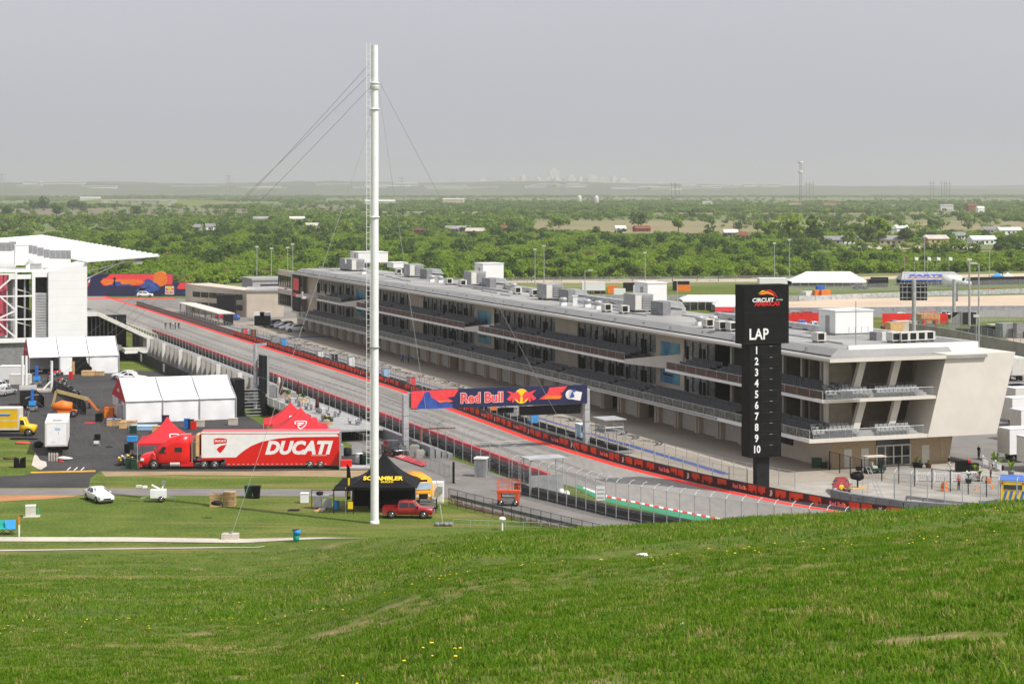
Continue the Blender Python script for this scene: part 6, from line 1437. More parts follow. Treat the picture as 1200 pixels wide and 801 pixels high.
# yellow bus, grey trailer and cabinet by the black tent
BS = thing('school_bus', 'yellow bus seen from the front behind the black tent', 'bus', P(494, 590), math.radians(14))
loft(MB(), [(0, [(1.05, .5), (1.15, .8), (1.15, 2.0), (1.0, 2.55), (0, 2.75)]), (5, [(1.05, .5), (1.15, .8), (1.15, 2.0), (1.0, 2.55), (0, 2.75)])]).obj('body', 'busyellow', BS); BS.children[0].rotation_euler = (0, 0, math.pi / 2)
MB().box(-.95, .95, -.06, .0, 1.45, 2.15).obj('windscreen', 'lightblue', BS); MB().box(-.7, .7, -.9, -.0, .55, 1.3).obj('bonnet', 'busyellow', BS); MB().box(-.45, .45, -.94, -.9, .65, 1.15).obj('radiator_grille', 'dark', BS); MB().box(-1.1, 1.1, -1.05, -.9, .35, .6).obj('bumper', 'dark', BS)
for x in (-.6, .6): MB().cbox((x, -.92, .95), (.25, .06, .25)).obj('headlight', 'lens', BS)
flat('sign_lettering_panel', [[(-.6, 2.25), (-.6, 2.45), (.6, 2.45), (.6, 2.25)]], 'black', BS, vert((0, 0, 0)), .02)
for x in (-.95, .95): MB().lathe([(.25, -.12), (.45, -.12), (.45, .12), (.25, .12)], 12, c=(x, .7, .45), axis='X').obj('wheel', 'rubber', BS)
t = thing('utility_cabinet', 'white twin door utility cabinet beside the yellow bus', 'cabinet', P(513, 588), -.1); MB().box(-.6, .6, -.4, .4, 0, 2.1).obj('cabinet_body', 'whitepaint', t); MB().box(-.55, -.03, -.43, -.4, .1, 2.0).box(.03, .55, -.43, -.4, .1, 2.0).obj('cabinet_doors', 'white', t); MB().cbox((.3, -.5, 1.4), (.5, .25, .6)).obj('meter_box', 'galv', t)
t = thing('cargo_trailer', 'low dark trailer with slatted sides behind the red pickup', 'trailer', P(502, 601), -.05); MB().box(-.9, .9, -.5, .9, .5, .62).obj('floor', 'dark', t); b = MB()
for k in range(3): MB().box(-.9, .9, -.53, -.48, .7 + k * .28, .88 + k * .28).obj('side_slat', 'grey', t)
for x in (-.85, .85): MB().box(x - .05, x + .05, -.54, -.47, .5, 1.6).obj('stake', 'dark', t); wheel(t, x * .6, -.4, .32)
# ------------------------------------------------------------------ tents
def clear_span(name, label, loc, rz, L, D, ze, zr, bays, open_bays=(), gl=True):
    t = thing('event_tent', label, 'tent', loc, rz); w = L / bays
    for k in range(bays):
        x0, x1 = k * w, (k + 1) * w; n = 7
        b = MB()
        for side in (0, 1):
            pts = []
            for i in range(n + 1):
                f = i / n; y = (D / 2 * f) if side == 0 else D - D / 2 * f; z = lerp(ze, zr, f) - .12 * math.sin(math.pi * f)
                pts += [(x0 + .03, y, z), ((x0 + x1) / 2, y, z - .10 * math.sin(math.pi * f)), (x1 - .03, y, z)]
            fs = []
            for i in range(n):
                for j in range(2): fs.append((3 * i + j, 3 * i + j + 1, 3 * i + j + 4, 3 * i + j + 3))
            b.add(pts, fs, 0, True)
        b.obj('roof_panel', 'fabric', t)
        if k not in open_bays:
            b = MB(); m_ = 10; pts = []
            for i in range(m_ + 1):
                x = lerp(x0 + .05, x1 - .05, i / m_); pts += [(x, .05 + .05 * math.sin(i * 2.4 + k), .05), (x, .02 + .09 * math.sin(i * 1.3 + k), ze * .5), (x, .03, ze - .02)]
            fs = [(3 * i + j, 3 * i + 3 + j, 3 * i + 4 + j, 3 * i + 1 + j) for i in range(m_) for j in range(2)]
            b.add(pts, fs, 0, True); b.obj('side_wall', 'fabric', t)
    for k in range(bays + 1):
        x = k * w; x = max(.02, min(L - .02, x)); b = MB(); b.bar((x, -.02, 0), (x, -.02, ze), .14).bar((x, -.04, ze + .02), (x, D / 2, zr + .03), .12).bar((x, D / 2, zr + .03), (x, D, ze + .02), .12).bar((x, D, 0), (x, D, ze), .14); b.obj('frame_arch', 'midgrey', t)
    MB().bar((0, -.06, ze), (L, -.06, ze), .09).obj('eave_beam', 'midgrey', t)
    MB().face([(0.0, D, .05), (L, D, .05), (L, D, ze), (0, D, ze)]).obj('rear_wall', 'fabric', t); MB().face([(L, 0, .05), (L, D, .05), (L, D, ze), (L, D / 2, zr), (L, 0, ze)]).obj('end_wall', 'fabric', t)
    b = MB(); b.add([(-.05, -.05, ze - .2), (-.05, D + .05, ze - .2), (-.05, D, ze + .05), (-.05, D / 2, zr + .08), (-.05, 0, ze + .05)], [(0, 1, 2, 3, 4)]); g = b.obj('gable', 'tentred', t)
    flat('gable_print', [[(-1.1, ze + .75), (-1.0, ze + 1.2), (.9, ze + 1.2), (1.0, ze + .75)]], 'offwhite', g, Matrix.Translation((-.06, D / 2, 0)) @ Matrix.Rotation(-math.pi / 2, 4, 'Z') @ Matrix.Rotation(math.pi / 2, 4, 'X'), .01)
    return t
TA = clear_span('a', 'nearer white three bay tent with a red gable beside the race truck', P(147, 496), math.radians(19), 15.2, 13, 2.95, 5.6, 3)
for k in range(4): MB().box(-.06, -.0, .5 + k * 3.1, 3.3 + k * 3.1, .05, 2.75).obj('gable_wall', 'white' if k != 1 else 'grey', TA)
MB().box(-.5, -.1, 2.0, 4.5, 0, 2.3).obj('porch_frame', 'galv', TA)
TB_ = clear_span('b', 'farther white tent with an open bay in front of the grandstand', P(34, 440), math.radians(18), 15.2, 12, 3.05, 6.0, 3, open_bays=(0,))
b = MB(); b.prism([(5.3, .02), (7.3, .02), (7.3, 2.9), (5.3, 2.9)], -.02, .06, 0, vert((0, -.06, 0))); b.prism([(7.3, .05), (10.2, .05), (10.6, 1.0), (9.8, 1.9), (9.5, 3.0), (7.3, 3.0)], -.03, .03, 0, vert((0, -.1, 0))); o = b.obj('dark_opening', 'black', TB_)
MB().box(5.2, 7.2, -.16, -.1, .0, 2.95).obj('door_flap', 'fabric', TB_)
def peak_tent(label, cxy, s, ze, zp, mk, rz=0., logo=True, lines=None, name='peak_tent'):
    t = thing(name, label, 'tent', cxy, rz); n = 9; h = s / 2
    for side in range(4):
        m = Matrix.Rotation(side * math.pi / 2, 4, 'Z'); vs = []
        for i in range(n + 1):
            f = i / n; r = h * (1 - f); z = ze + (zp - ze) * (f ** 2.1 * .7 + f * .3)
            r = max(r, .06); vs += [m @ Vector((-r, -r, z)), m @ Vector((0, -r * (1 + .0), z - .12 * (1 - f) * 0)), m @ Vector((r, -r, z))]
        fs = [(3 * i + j, 3 * i + j + 1, 3 * i + j + 4, 3 * i + j + 3) for i in range(n) for j in range(2)]
        c = MB().add(vs, fs, 0, True).obj('canopy_panel', mk, t)
        MB().face([m @ Vector((-h, -h, ze - .28)), m @ Vector((h, -h, ze - .28)), m @ Vector((h, -h, ze)), m @ Vector((-h, -h, ze))]).obj('valance', mk, t)
        o = MB().tube(m @ Vector((-h, -h, 0)), m @ Vector((-h, -h, ze)), .05, n=6).obj('leg', 'galv' if mk != 'black' else 'midgrey', t)
    return t
def on_canopy(t, s, ze, zp, f0=.38):
    "matrix lying on the front canopy slope around height fraction f0"
    h = s / 2; g = lambda f: (f ** 2.1 * .7 + f * .3) * (zp - ze) + ze
    z0, z1 = g(f0 - .12), g(f0 + .12); y0, y1 = -h * (1 - f0 + .12), -h * (1 - f0 - .12); a = math.atan2(z1 - z0, y1 - y0)
    return Matrix.Translation((0, -h * (1 - f0) - .05, g(f0) + .05)) @ Matrix.Rotation(a, 4, 'X')
d1 = PD(352, 520, 250.); t = peak_tent('red peaked tent with a white shield emblem right behind the trailer', (d1.x, 250, 0), 6.9, 1.95, 4.45, 'tentred', .12); shield(t, on_canopy(t, 6.9, 1.95, 4.45), 0, 0, .95, 'whitepaint', 'tentred', False); flat('shield_inset', [sh(0, .02, .8)], 'tentred', t, on_canopy(t, 6.9, 1.95, 4.45), .02); flat('shield_bar', [[(-.4, .25), (-.4, .42), (.42, .46), (.42, .3)], [(-.45, .05), (.45, .15), (.1, 0), (-.2, -.2), (-.3, -.35)]], 'whitepaint', t, on_canopy(t, 6.9, 1.95, 4.45), .03)
d2 = PD(340.5, 520, 257.); t = peak_tent('red peaked tent half hidden by the other emblem tent behind the trailer', (d2.x, 257, 0), 6.9, 1.95, 4.35, 'tentred', .12); m_ = on_canopy(t, 6.9, 1.95, 4.35); flat('shield', [sh(0.4, 0, .75)], 'whitepaint', t, m_, .016); flat('shield_inset', [sh(.4, .02, .6)], 'tentred', t, m_, .02)
d3 = PD(196, 530, 235.); t = peak_tent('low red peaked tent behind the truck cab', (d3.x, 235, 0), 6.4, 2.3, 5.0, 'tentred', .10); m_ = on_canopy(t, 6.4, 2.3, 5.0); flat('shield', [sh(.9, -.1, .7)], 'whitepaint', t, m_, .016); flat('shield_inset', [sh(.9, -.08, .55)], 'tentred', t, m_, .02)
d4 = PD(450, 560, 199.); BTN = peak_tent('black peaked tent with yellow lettering between mast and pickup', (d4.x, 199, 0), 6.9, 2.6, 5.6, 'black', -.03); m_ = on_canopy(BTN, 6.9, 2.6, 5.6, .36)
text('SCRAMBLER', .55, 'sunyellow', 'tent_lettering', BTN, m_ @ Matrix.Translation((.1, .1, .03)), .05, 0, .95, .01); text('DUCATI', .24, 'sunyellow', 'tent_lettering', BTN, m_ @ Matrix.Translation((.55, -.42, .03)), .04, 0, 1.0, .01)
t = thing('awning', 'small black awning beside the black tent with a yellow panel', 'awning', P(402, 600)); MB().prism([(-.9, -1), (1.2, -1), (1.2, 2.2), (-.9, 2.2)], 2.35, 2.42).add([(-1.0, -1.1, 2.3), (1.2, -1.1, 2.3), (1.2, 2.2, 3.0), (-.2, 2.2, 3.1)], [(0, 1, 2, 3)]).obj('awning_roof', 'black', t)
for x in (-.85, 1.1): MB().tube((x, -.9, 0), (x, -.9, 2.35), .045, n=6).obj('awning_pole', 'dark', t)
MB().box(.55, 1.05, -1.0, -.95, .5, 1.2).obj('yellow_panel', 'sunyellow', t)
t = thing('feather_flag', 'tall black and yellow feather flag beside the black awning', 'flag', P(406.5, 600)); MB().tube((0, 0, 0), (0, 0, 4.8), .03, n=5).obj('flag_pole', 'dark', t); MB().prism([(0, 1.2), (.35, 1.35), (.38, 3.6), (.3, 4.4), (0, 4.8)], -.015, .015, 0, vert((0, 0, 0))).obj('flag_cloth', 'black', t); MB().box(.1, .3, -.03, -.02, 1.6, 3.4).obj('flag_print', 'sunyellow', t)
b = thing('black_backdrop', 'black banner wall inside the black tent', 'backdrop', P(450, 594)); MB().box(-3.2, 3.2, 0, .08, .1, 2.0).obj('wall_cloth', 'black', b); MB().box(-1.5, 1.5, -.8, -.2, 0, .95).obj('counter', 'dark', b)
# ------------------------------------------------------------------ small yard things
def thing1(name, label, cat, px, py, rz, parts, group=None, z=0):
    p = P(px, py, z); p.z += hill(p.x, p.y); t = thing(name, label, cat, p, rz, group)
    for n_, mk, b in parts: b.obj(n_, mk, t)
    return t
LTW = thing1('light_tower', 'white towed light tower with folded lamps beside the cross road', 'light tower', 187, 587.5, .1, [('trailer_body', 'whitepaint', MB().box(-.9, .7, -.5, .5, .45, 1.25)), ('mast', 'whitepaint', MB().bar((.2, 0, 1.2), (-.8, 0, 1.75), .14).bar((.2, 0, 1.2), (.5, 0, 1.9), .12)), ('lamp_head', 'lens', MB().cbox((-1.5, 0, 1.55), (.5, .35, .22), .3)), ('lamp_head', 'lens', MB().cbox((-2.1, .1, 1.6), (.5, .35, .22), -.2)), ('lamp_head', 'grey', MB().cbox((.45, 0, 1.95), (.4, .35, .3))), ('drawbar', 'galv', MB().bar((-.9, 0, .5), (-1.9, 0, .4), .1)), ('outrigger', 'galv', MB().bar((.7, 0, .5), (1.6, 0, .45), .08).bar((1.55, 0, 0), (1.55, 0, .7), .07))])
wheel(LTW, .2, -.55, .32); wheel(LTW, .2, .55, .32)
def pallets(px, py, n, lab, rz):
    t = thing('pallet_stack', lab, 'pallets', P(px, py), rz)
    for k in range(n): MB().box(-.6, .6, -.5, .5, k * .16 + .105, k * .16 + .135).box(-.6, .6, -.5, -.4, k * .16, k * .16 + .09).box(-.6, .6, .4, .5, k * .16, k * .16 + .09).box(-.6, .6, -.05, .05, k * .16, k * .16 + .09).obj('pallet', 'wood' if k % 3 else 'ply', t, ).rotation_euler = (0, 0, .05 * math.sin(k * 5))
    return t
pallets(253, 592.5, 8, 'grey stack of wooden pallets under a dark bag', .1); pallets(269, 592, 9, 'orange tinted stack of pallets beside the dark bag stack', -.06)
tag(blob('dark_bag', (0, 0, .25), (1.1, .8, .5), 'dark', None, 3), 'dark bag lying on the grey pallet stack', 'bag').location = P(254, 592, 1.3)
for k, (px, py) in enumerate(((291.5, 583), (300.5, 583.5))):
    t = thing1('wheelie_bin', ['dark green wheeled bin beside the cross road', 'black wheeled bin beside the dark green bin'][k], 'bin', px, py, .05, [('bin_body', 'greenplastic' if k == 0 else 'black', MB().add([(-.33, -.35, .1), (.33, -.35, .1), (.33, .3, .1), (-.33, .3, .1), (-.42, -.42, 1.2), (.42, -.42, 1.2), (.42, .4, 1.2), (-.42, .4, 1.2)], [(3, 2, 1, 0), (4, 5, 6, 7), (0, 1, 5, 4), (1, 2, 6, 5), (2, 3, 7, 6), (3, 0, 4, 7)])), ('bin_lid', 'greenplastic' if k == 0 else 'black', MB().box(-.44, .44, -.46, .42, 1.2, 1.3)), ('bin_wheel', 'rubber', MB().tube((-.35, .32, .12), (.35, .32, .12), .12, n=8))])
thing1('cool_box', 'white upright box standing on the grass left of the barrel', 'box', 357, 589, 0, [('box_body', 'whitepaint', MB().box(-.4, .4, -.35, .35, .05, .95)), ('box_lid', 'white', MB().box(-.43, .43, -.38, .38, .95, 1.05)), ('box_feet', 'dark', MB().box(-.35, -.25, -.3, .3, 0, .05).box(.25, .35, -.3, .3, 0, .05))])
GE = thing1('generator_rack', 'metal rack of tools and a generator beside the blue barrel', 'rack', 378, 596, .05, [('rack_frame', 'rust', MB().bar((-1.1, 0, 0), (-1.1, 0, 1.9), .07).bar((1.1, 0, 0), (1.1, 0, 1.9), .07).bar((-1.1, 0, 1.9), (1.1, 0, 1.9), .07).bar((-1.1, .8, 0), (-1.1, .8, 1.9), .07).bar((1.1, .8, 0), (1.1, .8, 1.9), .07)), ('engine', 'grey', MB().box(-.9, -.1, -.1, .7, .2, 1.3)), ('panel', 'galv', MB().box(.0, .9, -.1, .6, .1, 1.0)), ('shelf', 'galv', MB().box(-1.1, 1.1, 0, .8, 1.3, 1.36)), ('coil', 'dark', MB().lathe([(.2, 0), (.35, .05), (.35, .3), (.2, .35)], 10, c=(-.3, .3, 1.36)))])
thing1('blue_barrel', 'blue plastic barrel next to the black awning', 'barrel', 394, 597, 0, [('barrel_body', 'brightblue', MB().lathe([(.26, 0), (.30, .1), (.31, .45), (.30, .8), (.26, .9)], 12)), ('barrel_rim', 'blue', MB().lathe([(.28, .88), (.29, .92), (.2, .92)], 12))])
for k, (px, py, w) in enumerate(((344, 598, 1.1), (373, 599, .9), (377, 597, .5))):
    thing1('ground_litter', ['dark mat lying flat on the grass', 'pale planks dropped on the grass by the rack', 'white sheet folded on the grass by the rack'][k], 'litter', px, py, .3 * k, [('sheet_piece', ['dark', 'wood', 'white'][k], MB().box(-w / 2, w / 2, -.3, .3, .02, .1)), ('edge_piece', ['greenplastic', 'ply', 'offwhite'][k], MB().box(-w / 3, w / 2 + .1, -.1, .25, .1, .16))])
for k, (px, c) in enumerate(((3, 'teal'), (13, 'brightblue'))):
    t = thing1('camp_chair', ['green folding chair beside a blue one on the grass', 'blue folding chair leaning beside a green one'][k], 'chair', px, 627, .4 * k, [('seat', c, MB().box(-.4, .4, -.3, .3, .5, .56)), ('backrest', c, MB().add([(-.45, .28, .5), (.45, .28, .5), (.5, .5, 1.25), (-.5, .5, 1.25)], [(0, 1, 2, 3)])), ('leg', 'dark', MB().bar((-.35, -.28, 0), (.35, -.28, .5), .035)), ('leg', 'dark', MB().bar((.35, -.28, 0), (-.35, -.28, .5), .035)), ('leg', 'dark', MB().bar((-.35, .3, 0), (.35, .3, .5), .035)), ('leg', 'dark', MB().bar((.35, .3, 0), (-.35, .3, .5), .035))])
thing1('marker_post', 'white marker post with an orange top beside the footpath', 'marker post', 22.5, 630, 0, [('post_shaft', 'white', MB().box(-.07, .07, -.03, .03, 0, 1.1)), ('post_top', 'orange', MB().box(-.075, .075, -.035, .035, 1.1, 1.85))])
thing1('transformer_cabinet', 'pale electric cabinet on a slab in the grass near the folding chairs', 'cabinet', 36, 605, .2, [('cabinet_body', 'offwhite', MB().box(-.48, .48, -.4, .4, .08, 1.05)), ('cabinet_lid', 'white', MB().box(-.5, .5, -.42, .42, 1.05, 1.12)), ('slab', 'path', MB().box(-.7, .9, -.6, .6, 0, .08)), ('pipe', 'teal', MB().tube((.75, 0, .05), (.7, 0, .85), .04, n=6))])
thing1('litter_bag', 'blue green bag bin standing on the footpath edge', 'bin', 347, 641, 0, [('bag', 'teal', MB().lathe([(.22, .05), (.30, .4), (.28, .8), (.36, 1.05)], 10)), ('bag_fold', 'brightblue', MB().lathe([(.3, .62), (.36, .85), (.37, 1.07)], 8, c=(.05, -.02, 0))), ('ring', 'dark', MB().lathe([(.33, 1.0), (.38, 1.04), (.34, 1.08)], 10))])
thing1('post_lamp', 'short white post with a hooded head on the pipe rail', 'post', 588.5, 621, 0, [('shaft', 'whitepaint', MB().tube((0, 0, 0), (0, 0, 1.0), .09, n=8)), ('hood', 'whitepaint', MB().lathe([(.3, .95), (.34, 1.05), (.28, 1.2), (.05, 1.28)], 10))])
# lifts
defm('liftorange', (.62, .09, .025), .5, var=.12)
def scissor(label, px, py, rz, sz=1.):
    t = thing('scissor_lift', label, 'lift', P(px, py), rz); t.scale = (sz,) * 3
    MB().box(-1.1, 1.1, -.55, .55, .35, .85).obj('base', 'grey', t); MB().box(-1.15, -.75, -.6, .6, .3, 1.35).box(.75, 1.15, -.6, .6, .3, 1.35).obj('end_housings', 'liftorange', t); MB().box(-1.2, 1.2, -.6, .6, 1.4, 1.65).obj('platform', 'liftorange', t)
    b = MB()
    for z in (2.0, 2.45, 2.75): b.tube((-1.15, -.56, z), (1.15, -.56, z), .028, n=5).tube((-1.15, .56, z), (1.15, .56, z), .028, n=5).tube((-1.15, -.56, z), (-1.15, .56, z), .028, n=5).tube((1.15, -.56, z), (1.15, .56, z), .028, n=5)
    b.obj('guard_rails', 'liftorange', t)
    for x in (-1.15, 0, 1.15):
        for y in (-.56, .56): MB().tube((x, y, 1.65), (x, y, 2.75), .028, n=5).obj('rail_post', 'liftorange', t)
    for x in (-.8, .8):
        for y in (-.55, .55): wheel(t, x, y, .34, .22)
    return t
scissor('orange scissor lift parked on the service road', 596, 592, -.12, .95)
def boom():
    t = thing('boom_lift', 'orange articulated boom lift with a long beige arm in the yard', 'lift', P(76, 488), .1)
    MB().box(-1.6, 1.6, -1, 1, .5, .9).obj('chassis', 'orange', t); loft(MB(), [(-1.6, [(.7, 1.0), (.9, 1.3), (.8, 1.8), (0, 1.9)]), (-.4, [(.9, 1.0), (1.0, 1.4), (.9, 2.2), (0, 2.3)]), (1.0, [(.8, 1.0), (.9, 1.4), (.8, 1.9), (0, 2.0)])]).obj('engine_cover', 'orange', t)
    MB().bar((-1.8, .2, 1.2), (-1.2, .2, 3.6), .35).obj('riser', 'straw', t); MB().bar((-1.2, .2, 3.6), (3.2, .2, 2.4), .35, .45).obj('boom_arm', 'straw', t); MB().bar((3.2, .2, 2.4), (4.4, .1, .9), .25).bar((4.4, .1, .9), (6.6, 0, .7), .2).obj('jib', 'orange', t)
    b = MB()
    for x in (5.4, 7.2):
        for y in (-.6, .6): b.tube((x, y, .2), (x, y, 1.5), .05, n=5)
    for z in (.3, .9, 1.5): b.tube((5.4, -.6, z), (7.2, -.6, z), .05, n=5).tube((5.4, .6, z), (7.2, .6, z), .05, n=5).tube((7.2, -.6, z), (7.2, .6, z), .05, n=5)
    b.box(5.4, 7.2, -.6, .6, .18, .26); b.obj('basket', 'orange', t)
    for x in (-1.3, 1.3):
        for y in (-.95, .95): wheel(t, x, y, .5, .35, 'grey')
boom()
def blue_lift(label, px, py, rz):
    t = thing('mast_lift', label, 'lift', P(px, py), rz); MB().box(-.7, .7, -.45, .45, .25, .7).obj('base', 'grey', t); MB().box(-.22, .22, -.25, .25, .7, 3.2).obj('mast', 'blue', t); MB().box(-.5, .5, -.4, .4, .9, 1.5).obj('platform', 'brightblue', t); MB().bar((-.2, 0, 2.2), (-1.0, 0, 1.9), .1).bar((.2, 0, 2.4), (.9, 0, 2.4), .08).obj('arm', 'galv', t)
    for x in (-.55, .55): wheel(t, x, -.4, .26, .16); wheel(t, x, .4, .26, .16)
blue_lift('blue mast lift standing behind the dark enclosed trailer door', 38, 482, .2); blue_lift('smaller blue mast lift near the guy anchor posts', 43, 452, .1)
def bike(label, px, py, rz, c, group=None):
    t = thing('motorcycle', label, 'motorcycle', P(px, py), rz, group)
    for x in (-.68, .70):
        o = MB().lathe([(.20, -.06), (.30, -.06), (.32, 0), (.30, .06), (.20, .06)], 14, axis='Y').obj('wheel', 'rubber', t); o.location = (x, 0, .32); MB().lathe([(.2, -.03), (.2, .03)], 10, axis='Y').obj('rim', 'grey', o)
    loft(MB(), [(-.1, [(.08, .62), (.16, .75), (0, .86)]), (.2, [(.1, .6), (.2, .82), (0, .98)]), (.45, [(.08, .65), (.14, .8), (0, .92)])]).obj('tank', c, t)
    MB().box(-.75, -.08, -.12, .12, .74, .84).obj('seat', 'black', t); MB().box(-.3, .35, -.16, .16, .25, .62).obj('engine', 'greymetal', t); MB().bar((.42, 0, .9), (.70, 0, .34), .09).obj('fork', 'galv', t); MB().bar((.40, -.36, 1.0), (.40, .36, 1.0), .04).obj('handlebar', 'black', t); MB().cbox((.58, 0, .86), (.14, .2, .2)).obj('headlamp', 'lens', t); MB().box(-.95, -.6, -.1, .1, .70, .80).obj('tail', c, t)
for k, (px, py, c, n_) in enumerate(((140, 545, 'sunyellow', 'yellow'), (144, 543, 'white', 'white'), (148, 545.5, 'greymetal', 'grey'), (151, 542, 'sunyellow', 'yellow black'), (156, 541, 'black', 'black'))): bike('%s motorcycle in the row in front of the truck bonnet' % n_, px, py, 1.9 + .1 * k, c)
for k, (px, py, c, n_) in enumerate(((63, 441, 'red', 'red'), (68, 440, 'red', 'dull red'), (70, 450, 'red', 'bright red'), (75, 452, 'dark', 'dark'), (57, 447, 'maroonred', 'maroon'), (105, 478, 'red', 'red and white'), (83, 459, 'black', 'black'), (89, 464, 'grey', 'grey'))): bike('%s motorcycle near the black fence screen in the yard' % n_, px, py, .4 + .3 * k, c)
FS = thing('fence_screen', 'long black fabric fence screen running through the yard', 'fence')
pts = [P(62, 457), P(80, 467), P(101, 486)]
for a, b2 in zip(pts, pts[1:]):
    for k in range(4):
        p, q = a.lerp(b2, k / 4), a.lerp(b2, (k + 1) / 4 - .01); MB().face([p + Vector((0, 0, .05)), q + Vector((0, 0, .05)), q + Vector((0, 0, 1.7)), p + Vector((0, 0, 1.7))]).obj('screen_panel', 'dark', FS); MB().tube(p, p + Vector((0, 0, 1.8)), .04, n=5).obj('post', 'grey', FS)
FS2 = thing('crowd_fence', 'short dark crowd fence beside the enclosed trailer', 'fence')
for k in range(3):
    p, q = P(42, 469).lerp(P(52, 478), k / 3), P(42, 469).lerp(P(52, 478), (k + 1) / 3 - .02); MB().face([p + Vector((0, 0, .1)), q + Vector((0, 0, .1)), q + Vector((0, 0, 1.6)), p + Vector((0, 0, 1.6))]).obj('panel', 'dark', FS2); MB().tube(p, p + Vector((0, 0, 1.7)), .04, n=5).obj('post', 'dark', FS2)
def crate(label, px, py, w, h, mk, rz=0., cat='crate', d=None, z=0.):
    t = thing('crate', label, cat, P(px, py, z), rz); d = d or w * .7
    MB().box(-w / 2, w / 2, -d / 2, d / 2, .06, h).obj('crate_body', mk, t); MB().box(-w / 2 - .03, w / 2 + .03, -d / 2 - .03, d / 2 + .03, h, h + .05).obj('crate_lid', mk, t); MB().box(-w / 2 + .05, w / 2 - .05, -d / 2 + .05, d / 2 - .05, 0, .06).obj('crate_skid', 'wood', t)
for a in [('brown cardboard box at the red gabled tent corner', 130, 499, 1.0, .9, 'ply'), ('wooden crate beside the tent corner boxes', 137, 499, 1.1, .9, 'wood'), ('long pale crate under the nearer tent wall', 151, 500, 2.0, .8, 'wood'), ('small tan box before the nearer tent', 144, 502, .9, .8, 'ply'), ('blue plastic bin lying before the low red tent', 155, 517, 1.2, .6, 'brightblue'), ('brown carton behind the low red tent', 185, 508, 1.3, 1.0, 'ply'), ('blue drum box at the nearer tent foot', 219, 502, .7, 1.3, 'blue'), ('green drum box beside the blue drum box', 224, 502, .7, 1.2, 'greenplastic'), ('red drum box beside the green drum box', 227, 503, .7, 1.0, 'red'), ('tan concrete weight at the nearer tent corner', 234, 500, 1.2, .9, 'path'), ('tan weight block at the tent right end', 273, 498, 1.2, .9, 'path'), ('dark blue crate against the nearer tent wall', 194, 497, .9, 1.2, 'navy'), ('tall plywood sheet box at the tent doorway', 85, 438.5, .8, 2.2, 'ply'), ('brown carton heap beside the dark tent opening', 104, 440, 2.2, .8, 'ply'), ('second brown carton heap near the tent end', 117, 440, 1.4, .7, 'wood'), ('red drum standing before the tent doorway', 83, 444, .6, 1.2, 'red'), ('white stacked box behind the anchor posts', 15, 444, 4.2, 2.2, 'white'), ('white lower box before the stacked white box', 24, 450, 3.2, 1.6, 'offwhite'), ('green bin beside the truck bumper', 151, 549, .7, 1.2, 'greenplastic'), ('dark green bin beside the cardboard at the bumper', 157, 549.5, .6, 1.1, 'greenplastic'), ('cardboard box leaning by the green bins', 161.5, 549, .5, .9, 'ply'), ('black speaker case behind the motorcycles', 149, 531, .6, 1.1, 'black'), ('dark case behind the first speaker case', 153, 527, .7, .9, 'dark'), ('orange tool chest near the boom basket', 128, 491, 1.2, 1.6, 'orange'), ('blue cooler beside the orange tool chest', 131, 496, 1.3, .7, 'blue'), ('black bin by the boom basket', 116, 494, .9, 1.1, 'black'), ('white panel stack lying before the nearer tent', 168, 503, 3.4, .5, 'lightblue'), ('dark green bin before the white panel stack', 156, 508, .9, 1.0, 'greenplastic')]: crate(*a)
thing1('office_chair', 'black office chair frame with a white box on the asphalt', 'chair', 113.5, 522, 0, [('seat', 'black', MB().box(-.4, .4, -.35, .35, .7, .85)), ('backrest', 'black', MB().add([(-.4, .3, .8), (.4, .3, .8), (.4, .38, 1.4), (-.4, .38, 1.4)], [(0, 1, 2, 3)])), ('leg_frame', 'galv', MB().bar((-.45, -.3, 0), (-.35, -.3, .7), .05).bar((.45, -.3, 0), (.35, -.3, .7), .05)), ('white_box', 'whitepaint', MB().box(-.3, .3, -.4, -.3, .3, .68))])
thing1('tarp_heap', 'dark tarpaulin dropped flat on the asphalt', 'tarpaulin', 128, 524, 0, [('tarp', 'dark', MB().lathe([(.5, 0), (.42, .1), (.15, .18)], 9))])
for a in (('black bundle of poles on the grass island', 28, 515, (3.6, .8, .35), 'dark'), ('red and white banner roll on the grass island', 27, 520, (2.2, .7, .35), 'coral'), ('brown heap of matting on the grass island', 11, 538, (1.6, .8, .35), 'mulch'), ('crumpled white sheet behind the white trailer', 75, 539, (1.9, .8, .5), 'offwhite'), ('red cloth beside the crumpled white sheet', 71, 541, (.8, .4, .2), 'red'), ('dark motor under the white trailer corner', 45, 524, (1.2, 1.0, .9), 'dark')):
    tag(blob('cloth_heap', (0, 0, a[3][2] * .4), a[3], a[4], None, a[1], .35), a[0], 'heap').location = P(a[1], a[2])
t = thing1('black_sacks', 'two black sack bins standing on the grass island', 'sacks', 23, 548, .1, [('sack', 'black', MB().add([(-.65, -.3, 0), (.0, -.3, 0), (.0, .3, 0), (-.65, .3, 0), (-.6, -.3, 1.2), (-.1, -.3, 1.0), (-.1, .3, 1.1), (-.6, .3, 1.25)], [(4, 5, 6, 7), (0, 1, 5, 4), (1, 2, 6, 5), (2, 3, 7, 6), (3, 0, 4, 7)])), ('sack', 'black', MB().add([(.02, -.3, 0), (.68, -.3, 0), (.68, .3, 0), (.02, .3, 0), (.08, -.3, 1.0), (.66, -.3, 1.28), (.66, .3, 1.25), (.08, .3, 1.1)], [(4, 5, 6, 7), (0, 1, 5, 4), (1, 2, 6, 5), (2, 3, 7, 6), (3, 0, 4, 7)]))])
thing1('wood_trestle', 'pale slatted trestle under the white trailer', 'trestle', 61.5, 540, 0, [('slat', 'path', MB().box(-.45 + k * .3, -.3 + k * .3, -.1, .0, 0, 1.0)) for k in range(4)] + [('rail', 'path', MB().box(-.5, .7, .0, .1, .7, .85))])
